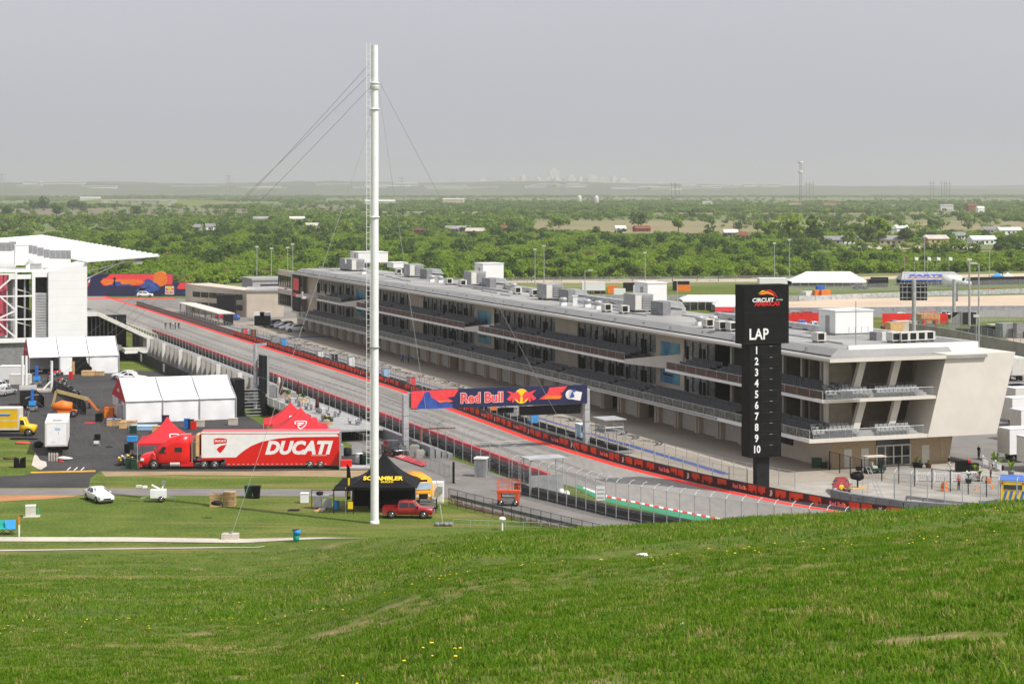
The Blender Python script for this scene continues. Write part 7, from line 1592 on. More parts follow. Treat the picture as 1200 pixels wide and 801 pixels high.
thing1('fork_pallet', 'red fork frame lying on the asphalt by the boom lift', 'frame', 105, 496, 0, [('tine', 'coral', MB().box(-.7, .7, -.3, -.15, .03, .12)), ('tine', 'coral', MB().box(-.7, .7, .5, .65, .03, .12))])
t = thing1('equipment_heap', 'white and black machinery beside the trailer tail', 'machinery', 404, 534, .2, [('machine', 'galv', MB().box(-1.3, -.2, -.5, .5, .1, 1.4)), ('drum', 'dark', MB().lathe([(.4, 0), (.5, .2), (.5, .9), (.3, 1.0)], 10, c=(.3, 0, 0))), ('rail', 'galv', MB().box(.9, 2.1, 0, .1, .2, 1.2))])
for k, (px, py, c) in enumerate(((421, 543, 'white'), (426, 544, 'dark'), (429, 545, 'greenplastic'))):
    thing1('drum', ['white drum behind the tail lift', 'black bin beside the white drum', 'dark green bin beside the black bin'][k], 'drum', px, py, 0, [('drum_body', c, MB().lathe([(.38, 0), (.45, .15), (.45, 1.0), (.4, 1.15)], 10)), ('drum_lid', c, MB().lathe([(.47, 1.12), (.47, 1.2), (.2, 1.24)], 10))])
bl2 = thing('lettered_banner', 'red ground banner with white lettering on the grass bank', 'banner', P(470, 537)); p0, p1 = P(447, 531) - P(470, 537), P(494, 547) - P(470, 537); dd = (p1 - p0); mm = Matrix.Translation(p0 + Vector((0, 0, .15))) @ Matrix.Rotation(math.atan2(dd.y, dd.x), 4, 'Z') @ Matrix.Rotation(.3, 4, 'X')
MB().prism([(0, 0), (dd.length, 0), (dd.length, .9), (0, .9)], -.03, 0, 0, mm).obj('banner_cloth', 'wallred', bl2); flat('banner_mark', [[(.8 + k * .8, .2), (.9 + k * .8, .7), (1.35 + k * .8, .7), (1.25 + k * .8, .2)] for k in range(7)], 'offwhite', bl2, mm, .01)
for k, (px, py) in enumerate(((753, 652), (800, 735))):
    p = None
    for d in range(12, 140):
        x = (px - 600) * d / FPX; z = hill(x, d)
        if HOR + (EYE - z) * FPX / d < py: p = Vector((x, d, z)); break
    tag(blob('paper_scrap', (0, 0, .04), (.42, .2, .12) if k == 0 else (.06, .05, .04), 'white', None, k, .4), ['white paper scrap lying on the grass hill', 'tiny pale scrap low on the grass hill'][k], 'litter').location = p
# ------------------------------------------------------------------ people
def person_mesh(key, pose, shirt, trou, hairc='hair', skin='skin', shoe='dark'):
    V, Ed, R = [], [], []
    def add(p, r, a=None):
        V.append(p); R.append(r)
        if a is not None: Ed.append((a, len(V) - 1))
        return len(V) - 1
    pel = add((0, 0, .95), .135); wa = add((0, 0, 1.10), .12, pel); ch = add((0, .0, 1.32), .155, wa); nk = add((0, .01, 1.47), .07, ch); add((0, -.01, 1.60), .088, nk); add((0, -.015, 1.70), .082, len(V) - 1)
    st = {'stand': .0, 'walk': .26, 'wide': .12}[pose if pose in ('stand', 'walk', 'wide') else 'stand']
    for sg in (-1, 1):
        k = add((sg * .10, -sg * st * .5, .52), .072, add((sg * .10, -sg * st * .1, .86), .10, pel)); a = add((sg * .11, -sg * st * 1.0 + .03, .09), .045, k); add((sg * .12, -sg * st - .12, .04), .042, a)
        sh_ = add((sg * .20, 0, 1.40), .075, ch); fw = -.12 if pose == 'reach' else (sg * st * .5)
        e = add((sg * .27, fw * .5 - .0, 1.13), .048, sh_); w = add((sg * .26, fw - .08 - (.2 if pose == 'reach' else 0), .92 + (.22 if pose == 'reach' else 0)), .032, e)
        wy = V[w]; pm = add((wy[0], wy[1] - .02, wy[2] - .07), .034, w)
        for q in range(4): add((wy[0] + (q - 1.5) * .018, wy[1] - .03, wy[2] - .16 - .012 * (q in (1, 2))), .009, pm)
        add((wy[0] - sg * .045, wy[1] - .05, wy[2] - .10), .010, pm)
    me = bpy.data.meshes.new('p'); me.from_pydata(V, Ed, []); o = bpy.data.objects.new('p', me); COL.objects.link(o)
    md = o.modifiers.new('s', 'SKIN'); sv = me.skin_vertices[0].data
    for i, r in enumerate(R): sv[i].radius = (r, r * (.78 if i in (0, 1, 2) else 1)); sv[i].use_root = i == 0
    o.modifiers.new('u', 'SUBSURF').levels = 1
    dg = bpy.context.evaluated_depsgraph_get(); dg.update(); m2 = bpy.data.meshes.new_from_object(o.evaluated_get(dg)); bpy.data.objects.remove(o)
    m2.name = 'person'; m2.materials.clear()
    for k in (shirt, trou, skin, hairc, shoe): m2.materials.append(M[k])
    for p in m2.polygons:
        c = p.center; p.use_smooth = True
        p.material_index = 3 if (c.z > 1.70 or (c.z > 1.58 and c.y > .02)) else 2 if c.z > 1.47 else 4 if c.z < .09 else 2 if (abs(c.x) > .20 and c.z < 1.12) else 1 if c.z < 1.0 else 0
    return m2
def person(label, px, py, shirt, trou, pose='stand', rz=0., z=0.):
    o = tag(mobj('person', person_mesh(label, pose, shirt, trou)), label, 'person'); o.location = P(px, py, z); o.rotation_euler = (0, 0, rz)
    fa = MB()
    for x in (-.03, .03): fa.cbox((x, -.098, 1.655), (.018, .012, .012))
    fa.cbox((0, -.105, 1.625), (.02, .03, .03)).cbox((0, -.098, 1.585), (.045, .01, .01)); fa.obj('face', 'hair', o)
    return o
person('person in dark clothes in the group standing on the straight, apart from the rest', 194, 386, 'dark', 'dark', 'stand', .3)
person('person in a dark top and trousers next to the pale shirt on the straight', 199.5, 385.5, 'navy', 'dark', 'stand', 1.)
person('person in a white shirt in the group on the straight', 202.5, 385, 'white', 'grey', 'walk', 2.)
person('person in black beside the white shirt on the straight', 205.5, 385.5, 'dark', 'carblack', 'stand', -1.); person('person in a dark jacket at the edge of the group on the straight', 209.5, 386, 'black', 'dark', 'stand', .5)
person('person in a bright blue shirt walking in the pit lane shade', 471.5, 425, 'blue', 'navy', 'walk', .4); person('person in blue facing the walking one in the pit lane', 478.5, 425, 'brightblue', 'navy', 'stand', -2.); person('person in blue standing beside a dark garage opening', 490.5, 423, 'blue', 'dark', 'stand', 1.)
person('person in a dark top and pale trousers before the stone wall', 1112, 551, 'dark', 'offwhite', 'walk', 1.5); person('person in a red shirt bending over a black case by the stone wall', 1135, 552.5, 'red', 'greymetal', 'reach', 1.2); person('person in a red shirt and dark trousers inside the pit exit fence', 1123.5, 574, 'red', 'dark', 'stand', .6)
person('person in a white shirt walking between the paddock planters', 1183, 542, 'white', 'dark', 'walk', 3.); person('person in dark clothes standing at the building corner', 1147, 538, 'dark', 'navy', 'stand', 2.); person('person in grey sitting place beside the white picket fence', 1161, 560, 'grey', 'dark', 'stand', 1.)
person('person in black working beside the boom basket in the yard', 32, 490, 'dark', 'grey', 'walk', .3)

# ------------------------------------------------------------------ near pit exit on the right
car_ = None
GC = thing('golf_cart', 'dark green golf cart with a tan roof at the entrance doors', 'golf cart', P(1025, 554), .35)
MB().box(-1.1, 1.1, -.55, .55, .3, .62).obj('floor_body', 'greenplastic', GC); loft(MB(), [(.6, [(.5, .5), (.55, .7), (.4, 1.0), (0, 1.05)]), (1.2, [(.45, .4), (.5, .55), (.35, .75), (0, .78)])]).obj('front_cowl', 'greenplastic', GC); MB().box(-1.3, 1.2, -.62, .62, 1.85, 1.95).obj('roof', 'path', GC); MB().box(-.5, .1, -.5, .5, .62, .85).box(-.58, -.48, -.5, .5, .85, 1.3).obj('bench', 'offwhite', GC)
for x in (-1.0, .8):
    for y in (-.5, .5): MB().tube((x, y, .6), (x, y, 1.86), .025, n=5).obj('roof_post', 'dark', GC); wheel(GC, x * .85, y * 1.05, .24, .16)
AM = thing('ambulance', 'yellow and blue ambulance with chevron stripes at the pit exit', 'ambulance', P(1186, 592), math.radians(78))
MB().box(-2.2, 1.6, -1.15, 1.15, .55, 2.75).obj('box_body', 'sunyellow', AM); MB().box(-2.25, 1.65, -1.17, 1.17, 2.75, 2.87).obj('roof', 'blue', AM); MB().box(-2.2, 1.6, -1.18, -1.15, 1.9, 2.3).box(-2.2, 1.6, 1.15, 1.18, 1.9, 2.3).obj('side_stripe', 'blue', AM)
loft(MB(), [(1.6, [(.95, .5), (1.0, 1.3), (.9, 2.1), (0, 2.15)]), (2.3, [(.95, .5), (1.0, 1.2), (.85, 1.9), (0, 1.95)]), (2.7, [(.95, .5), (1.0, 1.1), (.8, 1.2), (0, 1.25)]), (3.6, [(.85, .5), (.9, .95), (.7, 1.05), (0, 1.08)])]).obj('cab', 'sunyellow', AM)
b = MB()
for k in range(4): b.prism([(-1.05 + k * .55, .7), (-.8 + k * .55, .7), (-.5 + k * .55, 1.8), (-.75 + k * .55, 1.8)], 0, .02, 0, vert((-2.2, 0, 0), -math.pi / 2))
b.obj('chevron', 'blue', AM); MB().box(-2.24, -2.2, -.9, .9, 1.9, 2.4).obj('rear_window', 'darkglass', AM); MB().face([(2.68, -.75, 1.3), (2.68, .75, 1.3), (2.32, .7, 1.92), (2.32, -.7, 1.92)]).obj('windscreen', 'darkglass', AM); MB().box(-2.35, -2.2, -1.1, 1.1, .45, .65).obj('step_bumper', 'dark', AM)
for y in (-1.0, 1.0):
    MB().cbox((-2.22, y, 2.55), (.06, .2, .15)).obj('beacon', 'taillight', AM)
    for x in (-1.3, 2.6): wheel(AM, x, y * .98, .42, .26)
# camera position: black crane camera on a scaffold
CC = thing('camera_crane', 'black camera head on a scaffold platform at the pit exit wall', 'camera', P(1005, 582), .2); MB().box(-.9, .9, -.8, .8, .9, 1.0).obj('platform', 'ply', CC)
for x in (-.85, .85):
    for y in (-.75, .75): MB().tube((x, y, 0), (x, y, 1.9), .04, n=5).obj('upright', 'galv', CC)
loft(MB(), [(-.7, [(.2, 1.9), (.35, 2.2), (0, 2.5)]), (.1, [(.3, 1.7), (.45, 2.1), (0, 2.7)]), (.6, [(.2, 1.9), (.3, 2.1), (0, 2.4)])]).obj('camera_cover', 'black', CC); MB().tube((0, 0, 1.0), (0, 0, 1.9), .09, n=8).obj('pedestal', 'dark', CC); MB().cbox((.1, 0, 2.95), (.5, .4, .4)).obj('hood', 'black', CC)
person('person in a yellow vest crouched beside the camera scaffold', 986, 584.5, 'sunyellow', 'dark', 'reach', .5)
t = thing('lattice_ladder', 'leaning silver lattice ladder beside the camera scaffold', 'ladder', P(1026, 583), 0); b = MB()
for q in (0, .4): t_ = MB().bar((-1.0 + q, 0, 3.2), (.4 + q, 0, 0), .07).obj('ladder_rail', 'galv', t)
for k in range(8): b.bar((-1.0 + 1.4 * k / 8, 0, 3.2 - .4 * k), (-.6 + 1.4 * k / 8, 0, 3.2 - .4 * k), .05)
b.obj('ladder_rungs', 'galv', t)
EW = thing('exit_wall', 'dark block retaining wall curving from the pit exit', 'wall')
q = wline([P(975, 587), P(1000, 592.5), P(1060, 601), P(1130, 606), P(1200, 611)], 1.6)
for (a, d), (b2, d2) in zip(q, q[1:]):
    for r in range(3): MB().bar(a.lerp(b2, .02) + Vector((0, 0, .2 + r * .42)), a.lerp(b2, .98) + Vector((0, 0, .2 + r * .42)), .5, .40).obj('wall_block', 'grey', EW)
fence('exit_fence', 'tall silver mesh fence on posts above the pit exit wall', 'fence', wline([P(1048, 596), P(1100, 601), P(1160, 605), P(1230, 610)], 1.75), 3.6, 'galv', 'mesh', arm=.7, cables=5, side=1)
fence('black_mesh_fence', 'black framed mesh fence in front of the stone wall doors', 'fence', wline([P(972, 551), P(1008, 561), P(1040, 564), P(1080, 571), P(1115, 576), P(1160, 583), P(1210, 586)], 2.4), 2.2, 'black', 'meshdark', cables=2, r=.06)
g2 = wline([P(1062, 589), P(1120, 596), P(1172, 600)], 1.9); GR2 = thing('exit_guard_rail', 'grey steel guard rail inside the pit exit fence', 'guard rail')
for (a, d), (b2, d2) in zip(g2, g2[1:]): MB().bar(a + Vector((0, 0, .6)), b2 + Vector((0, 0, .6)), .1, .35).obj('rail_beam', 'greymetal', GR2); MB().box(-.08, .08, -.08, .08, 0, .6).obj('rail_post', 'grey', GR2).location = a
def picket(label, pts):
    t = thing('picket_fence', label, 'fence'); q = wline(pts, 1.9)
    for (a, d), (b2, d2) in zip(q, q[1:]):
        MB().box(-.09, .09, -.09, .09, 0, 1.15).obj('post', 'white', t).location = a
        b = MB(); b.bar(a + Vector((0, 0, .95)), b2 + Vector((0, 0, .95)), .06, .1).bar(a + Vector((0, 0, .2)), b2 + Vector((0, 0, .2)), .06, .1)
        for k in range(9): p = a.lerp(b2, (k + .7) / 9.4); b.bar(p + Vector((0, 0, .2)), p + Vector((0, 0, .95)), .08)
        b.obj('picket_panel', 'white', t)
picket('white picket fence before the stone ground floor', [P(1074, 564), P(1117, 564.5), P(1160, 562)]); picket('white picket fence leading into the paddock beside plants', [P(1152, 545), P(1166, 550), P(1180, 556)])
def plant(label, px, py, h, pot):
    t = thing('potted_plant', label, 'plant', P(px, py)); MB().lathe([(.28, 0), (.38, .5), (.4, .55)], 10).obj('pot', pot, t); b = MB(); r = random.Random(px)
    for k in range(16):
        a = r.uniform(0, 6.28); l = r.uniform(.5, 1.) * h; e = Vector((math.cos(a) * l * .55, math.sin(a) * l * .55, .5 + l * .7)); m_ = Vector((math.cos(a) * l * .25, math.sin(a) * l * .25, .5 + l * .65)); w = Vector((-math.sin(a), math.cos(a), 0)) * .09
        b.add([(0, 0, .5), m_ + w, e, m_ - w], [(0, 1, 2, 3)])
    b.obj('leaves', 'leafbright', t)
for a in (('spiky palm in a pot at the paddock fence', 1166, 549, 2.2, 'dark'), ('low spiky plant beside the spiky palm', 1173, 551, 1.3, 'dark'), ('tall dark potted plant beside the paddock gate', 1185, 557, 1.8, 'grey'), ('round shrub pot before the picket fence', 1135, 566, 1.0, 'dark'), ('red potted plant at the picket fence end', 1148, 564, 1.2, 'rust'), ('spiky plant behind the red pot', 1144, 559, 1.5, 'rust'), ('bushy pot at the door wall', 1073, 547, 1.1, 'dark'), ('low shrub pot beside the bushy door pot', 1078, 548, .8, 'dark'), ('yellow green plant strip by the single door', 1088, 548, .7, 'mulch')): plant(*a)
for k, (px, py) in enumerate(((1105, 575), (1108, 575.5))):
    t = thing('orange_barrel', ['orange traffic barrel beside another inside the exit fence', 'taller orange barrel beside the first'][k], 'barrel', P(px, py)); MB().lathe([(.28, 0), (.28, .1), (.24, .1), (.2, .8 + .2 * k), (.1, .9 + .2 * k)], 10).obj('barrel_body', 'orange', t); MB().lathe([(.235, .4), (.235, .5)], 10).obj('barrel_band', 'coral', t)
for k, (px, py) in enumerate(((1143.5, 574), (1163, 573), (1195, 560), (1179, 534))): tag(MB().lathe([(.22, 0), (.22, .04), (.1, .05), (.03, .5)], 8).obj('traffic_cone', 'orange'), 'orange traffic cone on the pit exit paving', 'cone', 'cones on the pit exit').location = P(px, py)
for a in (('dark bin beside the stone wall louvre', 957, 548, 1.1, 1.1, 'greenplastic'), ('small dark box beside the dark bin', 966, 549, .6, .7, 'dark'), ('black equipment case beside the bending person', 1128, 552, 1.5, 1.2, 'black'), ('black case near the building corner', 1140, 551, 1.2, .8, 'dark'), ('bright blue tub by the exit guard rail', 1157, 593, 1.0, .4, 'brightblue'), ('orange planter box at the picket end', 1158, 566, .6, .5, 'orange')): crate(*a)
# ------------------------------------------------------------------ paddock behind the building
RW = thing('retaining_wall', 'grey concrete retaining wall beyond the paddock road', 'wall'); q = wline([P(1066, 396), P(1110, 403), P(1150, 412), P(1200, 422), P(1300, 444)], 6.)
for (a, d), (b2, d2) in zip(q, q[1:]): MB().bar(a.lerp(b2, .005) + Vector((0, 0, 1.6)), a.lerp(b2, .995) + Vector((0, 0, 1.6)), .4, 3.2).obj('wall_panel', 'concrete', RW)
fence('wall_top_fence', 'grey mesh fence above the concrete retaining wall', 'fence', [(p + Vector((0, 0, 3.2)), d) for p, d in wline([P(1066, 396), P(1150, 412), P(1200, 422), P(1300, 444)], 3.)], 1.6, 'greymetal', 'meshfar', cables=3, r=.05)
fence('loop_fence', 'tall grey mesh fence around the inner track loop behind the paddock', 'fence', wline([P(1112, 392), P(1125, 381), P(1160, 377), P(1290, 373)], 4.), 3.0, 'galv', 'meshfar', cables=3, r=.07)
TBL = thing('tyre_line', 'dark tyre barrier line behind the retaining wall', 'tyre barrier'); 
for (a, d), (b2, d2) in zip(*(lambda z: (z, z[1:]))(wline([P(1120, 392), P(1200, 396), P(1290, 402)], 3.))): MB().bar(a.lerp(b2, .01) + Vector((0, 0, .7)), a.lerp(b2, .99) + Vector((0, 0, .7)), .8, 1.4).obj('tyre_bundle', 'rubber', TBL)
def semi(label, px, py, rz, L=13., c='white', h=3.9, cat='trailer'):
    t = thing('parked_trailer', label, cat, P(px, py), rz); MB().box(0, L, -1.25, 1.25, 1.0, h).obj('trailer_body', c, t); MB().box(-.03, L + .03, -1.28, 1.28, h, h + .08).obj('trailer_roof', 'white', t); MB().box(-.05, 0, -1.15, 1.15, 1.1, h - .1).obj('rear_door', 'offwhite', t)
    MB().box(.5, L - .5, -.5, .5, .7, 1.0).obj('chassis', 'dark', t)
    for x in (1.5, 2.8, L - 1.5):
        for y in (-1.05, 1.05): wheel(t, x, y, .45, .3, 'grey')
    return t
for k, (px, py, L, c) in enumerate(((1176, 541, 10, 'white'), (1199, 552, 9, 'midgrey'), (1190, 516, 13, 'white'), (1180, 500, 13, 'white'), (1184, 487, 13, 'offwhite'), (1206, 478, 13, 'white'), (1194, 447, 9, 'white'), (1230, 520, 13, 'white'))):
    semi(['white trailer beside the paddock palms', 'grey sided trailer beside the paddock gate', 'white trailer next to the raked wall', 'white trailer behind the first paddock row', 'cream trailer in the second paddock row', 'white trailer in the farther paddock row', 'white short trailer on the paddock road', 'long white trailer at the paddock edge'][k], px, py, BROT + (0 if k != 6 else 1.4), L, c)
for k, (px, py) in enumerate(((1172, 472), (1186, 470), (1176, 480), (1196, 490))):
    t = thing('paddock_canopy', ['grey flat canopy in the paddock row', 'dark flat canopy beside the grey one', 'pale canopy before the grey flat one', 'white canopy between paddock trailers'][k], 'canopy', P(px, py + 6), BROT); MB().box(0, 6, 0, 4, 2.8, 3.0).obj('canopy_roof', ['roofgrey', 'grey', 'lightblue', 'white'][k], t)
    for x in (.1, 5.9):
        for y in (.1, 3.9): MB().tube((x, y, 0), (x, y, 2.8), .06, n=5).obj('leg', 'galv', t)
fence('paddock_rail', 'low grey rail fence along the paddock road', 'fence', wline([P(1175, 470), P(1220, 474), P(1280, 480)], 2.5), 1.3, 'greymetal', 'meshfar', cables=3, r=.05)
RB = thing('red_screen', 'long red fabric screen behind the parked cars', 'screen')
for a, b2, n_ in (((868, 377.5), (974, 378.5), 9), ((1034, 379), (1111, 379), 7)):
    p, q_ = P(*a), P(*b2)
    for k in range(n_): u0, u1 = p.lerp(q_, k / n_), p.lerp(q_, (k + .985) / n_); MB().bar(u0 + Vector((0, 0, 1.2)), u1 + Vector((0, 0, 1.2)), .12, 2.4).obj('screen_panel', 'linered', RB)
rr = random.Random(77); CL = ['carred', 'carblack', 'carsilver', 'carwhite', 'cargrey', 'carblue']; CN = {'carred': 'red', 'carblack': 'black', 'carsilver': 'silver', 'carwhite': 'white', 'cargrey': 'grey', 'carblue': 'blue'}
for k in range(13):
    px = (933, 939, 946, 953, 959, 965, 1040, 1047, 1053, 1060, 1068, 1075, 1081)[k]; c = CL[(k * 5 + 0) % 6]; kd = ('sedan', 'suv', 'hatch')[k % 3]
    car(kd, c, '%s %s parked before the long red screen' % (CN[c], {'sedan': 'saloon', 'suv': 'off-roader', 'hatch': 'hatchback'}[kd]), P(px, 386 - (k % 2) * 2.5), BROT + 1.4 + rr.uniform(-.1, .1), 'cars parked before the red screen', simple=True)
for k in range(8):
    px = (934, 941, 948, 957, 968, 1058, 1110, 1120)[k]; c = CL[(k * 5 + 2) % 6]; car(('suv', 'sedan')[k % 2], c, '%s %s parked behind the long red screen' % (CN[c], ('off-roader', 'saloon')[k % 2]), P(px, 372.5), .2, 'cars parked behind the red screen', simple=True)
for a in (('ply storage crate beside the parked cars', 1048, 394, 3.2, 3.0, 'ply'), ('beige storage crate behind the ply crate', 1060, 391, 4.5, 2.8, 'path'), ('green tarped container behind the near lift housing', 1004, 377.5, 3.0, 2.2, 'greenrun'), ('dark container beside the green tarp', 1000, 377, 2.0, 2.4, 'dark'), ('orange block beside the far grass bank barrier', 966, 350.5, 3, 2.6, 'orange'), ('second orange block on the far bank barrier', 958, 350.5, 2.4, 2.6, 'orange'), ('white boxes near the blue toilet on the bank', 950, 347, 5, 1.4, 'white'), ('blue toilet cabin on the grass bank', 961, 347.5, 2.2, 3.2, 'blue'), ('white crate near the mesh loop fence', 1121, 379, 2.2, 2.4, 'white'), ('dark machine near the loop fence', 1130, 380, 4.5, 2.8, 'dark'), ('beige crate near the tyre line', 1166, 393, 3.5, 2.4, 'path'), ('grey toilet cabin near the tyre line', 1194, 396, 2.0, 3.2, 'grey'), ('grey machine between crate and grey cabin', 1180, 395, 4, 3, 'greymetal'), ('dark crates by the tyre line', 1154, 394, 5, 2.2, 'dark'), ('cream generator near the ply crate', 1086, 379.5, 5, 2.4, 'straw')): crate(*a, BROT)
scissor('distant orange lift before the red screen', 1089, 386, .2, 1.5)
def led_back(label, px, ytop, ybase, x0, x1, y0, y1):
    p = P(px, ybase); t = thing('video_screen', label, 'screen', p); k = p.y / FPX; z = lambda yy: EYE - (yy - HOR) * k
    MB().tube((0, 0, 0), (0, 0, z(ytop)), .45, .4, 10).obj('pole', 'galv', t); MB().box((x0 - px) * k, (x1 - px) * k, .4, .9, z(y1), z(y0)).obj('screen_panel', 'dark', t); b = MB()
    for q in range(6): xx = lerp((x0 - px) * k, (x1 - px) * k, (q + .5) / 6); MB().box(xx - .1, xx + .1, .3, .4, z(y1) + .1, z(y0) - .1).obj('rib', 'grey', t)
    for q in range(3): zq = lerp(z(y1), z(y0), (q + .5) / 3); b.box((x0 - px) * k, (x1 - px) * k, .22, .3, zq - .08, zq + .08)
    b.obj('cross_ribs', 'galv', t)
led_back('dark back of a video screen on a silver pole beyond the roof', 1071, 327, 402, 1055.5, 1087, 333, 352); led_back('narrow side-on video screen on a pole beyond the red screen', 1118, 327, 374, 1117.5, 1123, 333, 353)
def light_pole(label, px, ytop, ybase, arm=0., group=None, r=.16):
    p = P(px, ybase); h = EYE - (ytop - HOR) * p.y / FPX; t = thing('light_pole', label, 'light pole', p, 0, group); MB().tube((0, 0, 0), (0, 0, h), r, r * .6, 8).obj('pole', 'steel', t); MB().lathe([(r * 2, 0), (r * 2, .3), (r, .4)], 8).obj('base', 'concrete', t)
    if arm: MB().bar((0, 0, h - .1), (arm, 0, h + .1), .12).obj('arm', 'steel', t); MB().cbox((arm, 0, h + .1), (1.2, .5, .25)).obj('lamp', 'offwhite', t)
    else: MB().cbox((0, 0, h), (1.0, .4, .45)).obj('lamp', 'offwhite', t)
G_ = 'light poles at the edge of the woodland'; L_ = 'tall thin light pole at the edge of the woodland'
for px, yt, yb in ((301, 289, 338), (318, 291, 338), (627, 292, 334), (637.5, 288, 334), (756, 296, 332), (907.5, 285, 331), (925, 281, 331), (1083.5, 277, 327), (1159.5, 285, 324), (343, 286, 336), (337, 290, 336)): light_pole(L_, px, yt, yb, 0, G_)
light_pole('single arm lamp behind the pit building roof units', 685.5, 317, 352, 1.6); light_pole('single arm lamp left of the middle lift housing behind the roof', 793.5, 329, 356, 1.2); light_pole('tall white pole with boxes beside the sand run-off', 1136, 304, 390, 0, None, .3); light_pole('lamp pole with an arm over the near roof end', 1147, 309, 425, -1.0, None, .2); light_pole('lamp pole on the near roof side of the fence', 1144, 370, 432, 0, None, .1)
# tents and pavilions by the perimeter road
def marquee(label, px0, px1, ybase, yeave, yridge, rx0, rx1, name='marquee', walls='dark'):
    p0, p1 = P(px0, ybase), P(px1, ybase); d = p0.y; k = d / FPX; L = (px1 - px0) * k; t = thing(name, label, 'tent', p0); z = lambda yy, dd: EYE - (yy - HOR) * dd / FPX
    ze = z(yeave, d); D = 12.; zr = z(yridge, d + D / 2); a0, a1 = (rx0 - px0) * k, (rx1 - px0) * k
    v = [(0, 0, ze), (L, 0, ze), (L, D, ze), (0, D, ze), (a0, D / 2, zr), (a1, D / 2, zr)]
    for nm, f in (('roof_front', (0, 1, 5, 4)), ('roof_back', (2, 3, 4, 5)), ('roof_end', (3, 0, 4)), ('roof_end', (1, 2, 5))): MB().face([v[i] for i in f]).obj(nm, 'fabric', t)
    n = 9
    for i in range(n + 1): MB().tube((L * i / n, .05, 0), (L * i / n, .05, ze), .08, n=5).obj('leg', 'galv', t)
    MB().box(.2, L - .2, D - .1, D, 0, ze).obj('rear_wall', walls, t); MB().box(.0, L, -.03, .03, ze - .4, ze).obj('valance', 'fabric', t); MB().box(1, L - 1, D * .4, D * .6, 0, 1.0).obj('tables', 'grey', t)
    return t
marquee('large white hipped marquee on the grass bank beyond the paddock', 928, 1017, 336, 330, 318, 948, 1000)
marquee('white tent beyond the pit roof behind the lap tower', 800, 880, 363.5, 352, 345.5, 808, 876, walls='fabric')
t = marquee('white low tent beyond the middle of the pit roof', 838, 905, 366, 358, 350, 846, 899, walls='fabric'); MB().box(0, 18, -.08, -.04, .2, 1.4).obj('tent_print', 'coral', t)
PV = thing('parts_pavilion', 'long grey roofed pavilion with blue lettering and flags beyond the run-off', 'pavilion', P(1056, 334.5)); k = P(1056, 334.5).y / FPX; L = (1136 - 1056) * k; zz = lambda yy: EYE - (yy - HOR) * k
MB().add([(0, 0, zz(328)), (L, 0, zz(328)), (L - 4, 5, zz(319)), (1.5, 5, zz(319)), (0, 10, zz(328)), (L, 10, zz(328))], [(0, 1, 2, 3), (5, 4, 3, 2), (4, 0, 3), (1, 5, 2)]).obj('roof', 'corrug', PV); MB().box(.3, L - .3, 9, 9.4, 0, zz(328)).obj('back_wall', 'dark', PV); MB().box(-.1, L, -.1, .1, zz(328) - .3, zz(328) + .1).obj('eave', 'blue', PV)
for i in range(10): MB().box(L * i / 9 - .1, L * i / 9 + .1, .1, .3, 0, zz(328)).obj('post', 'grey', PV)
sl_ = math.atan2(zz(319) - zz(328), 5); text('PARTS', 1.5, 'blue', 'roof_lettering', PV, Matrix.Translation((L * .38, 2.4, (zz(328) + zz(319)) / 2 + .1)) @ Matrix.Rotation(sl_, 4, 'X'), .05, .2, 1.9, .02); flat('roof_underline', [[(-6, -1.5), (-6, -1.2), (7, -1.2), (7, -1.5)]], 'coral', PV, Matrix.Translation((L * .38, 2.4, (zz(328) + zz(319)) / 2 + .1)) @ Matrix.Rotation(sl_, 4, 'X'), .02)
t = thing('white_truck_cab', 'white truck cab parked at the pavilion end', 'truck', P(1126, 336)); loft(MB(), [(-6, [(1.2, .6), (1.25, 2), (1.1, 3.9), (0, 4)]), (0, [(1.2, .6), (1.25, 2), (1.1, 3.6), (0, 3.7)]), (1.5, [(1.2, .6), (1.25, 1.6), (1.1, 1.9), (0, 2)]), (3.2, [(1.1, .6), (1.15, 1.2), (1, 1.6), (0, 1.7)])]).obj('cab_body', 'carwhite', t); MB().box(.2, 1.0, -1.27, -1.2, 2.1, 3.0).obj('cab_window', 'darkglass', t)
for x in (-4, 2): wheel(t, x, -1.1, .5, .3)
for k, px in enumerate((1060, 1072, 1087, 1098, 1112)):
    p = P(px, 335); t = thing('flag', ['dark striped flag over the pavilion end', 'white flag over the pavilion', 'white flag with a blue mark over the pavilion', 'pale flag over the pavilion lettering', 'white flag near the truck end of the pavilion'][k], 'flag', p); MB().tube((0, 0, 0), (0, 0, 9.6), .06, n=5).obj('flag_pole', 'galv', t); MB().add([(0, 0, 9.5), (1.2, .1, 9.2), (1.1, .0, 8.2), (0, 0, 8.5)], [(0, 1, 2, 3)]).obj('flag_cloth', 'rust' if k == 0 else 'white', t)
for k, (px, c) in enumerate(((1169, 'brightblue'), (1181, 'white'))): 
    d = P(px, 331.5); t = peak_tent(['blue pop-up canopy beyond the sand run-off', 'white pop-up canopy beside the blue one'][k], d, 3.6, 2.4, 3.6, c, 0)
d = P(994, 376); peak_tent('small white pop-up canopy behind the red screen', d, 3.2, 2.2, 3.3, 'white', 0)
def wallline(name, label, pts, h, mk, step=6., cat='barrier', w=.3):
    t = thing(name, label, cat); q = wline([P(*p) for p in pts], step)
    for (a, d), (b2, d2) in zip(q, q[1:]): MB().bar(a.lerp(b2, .01) + Vector((0, 0, h / 2)), a.lerp(b2, .99) + Vector((0, 0, h / 2)), w, h).obj('barrier_panel', mk, t)
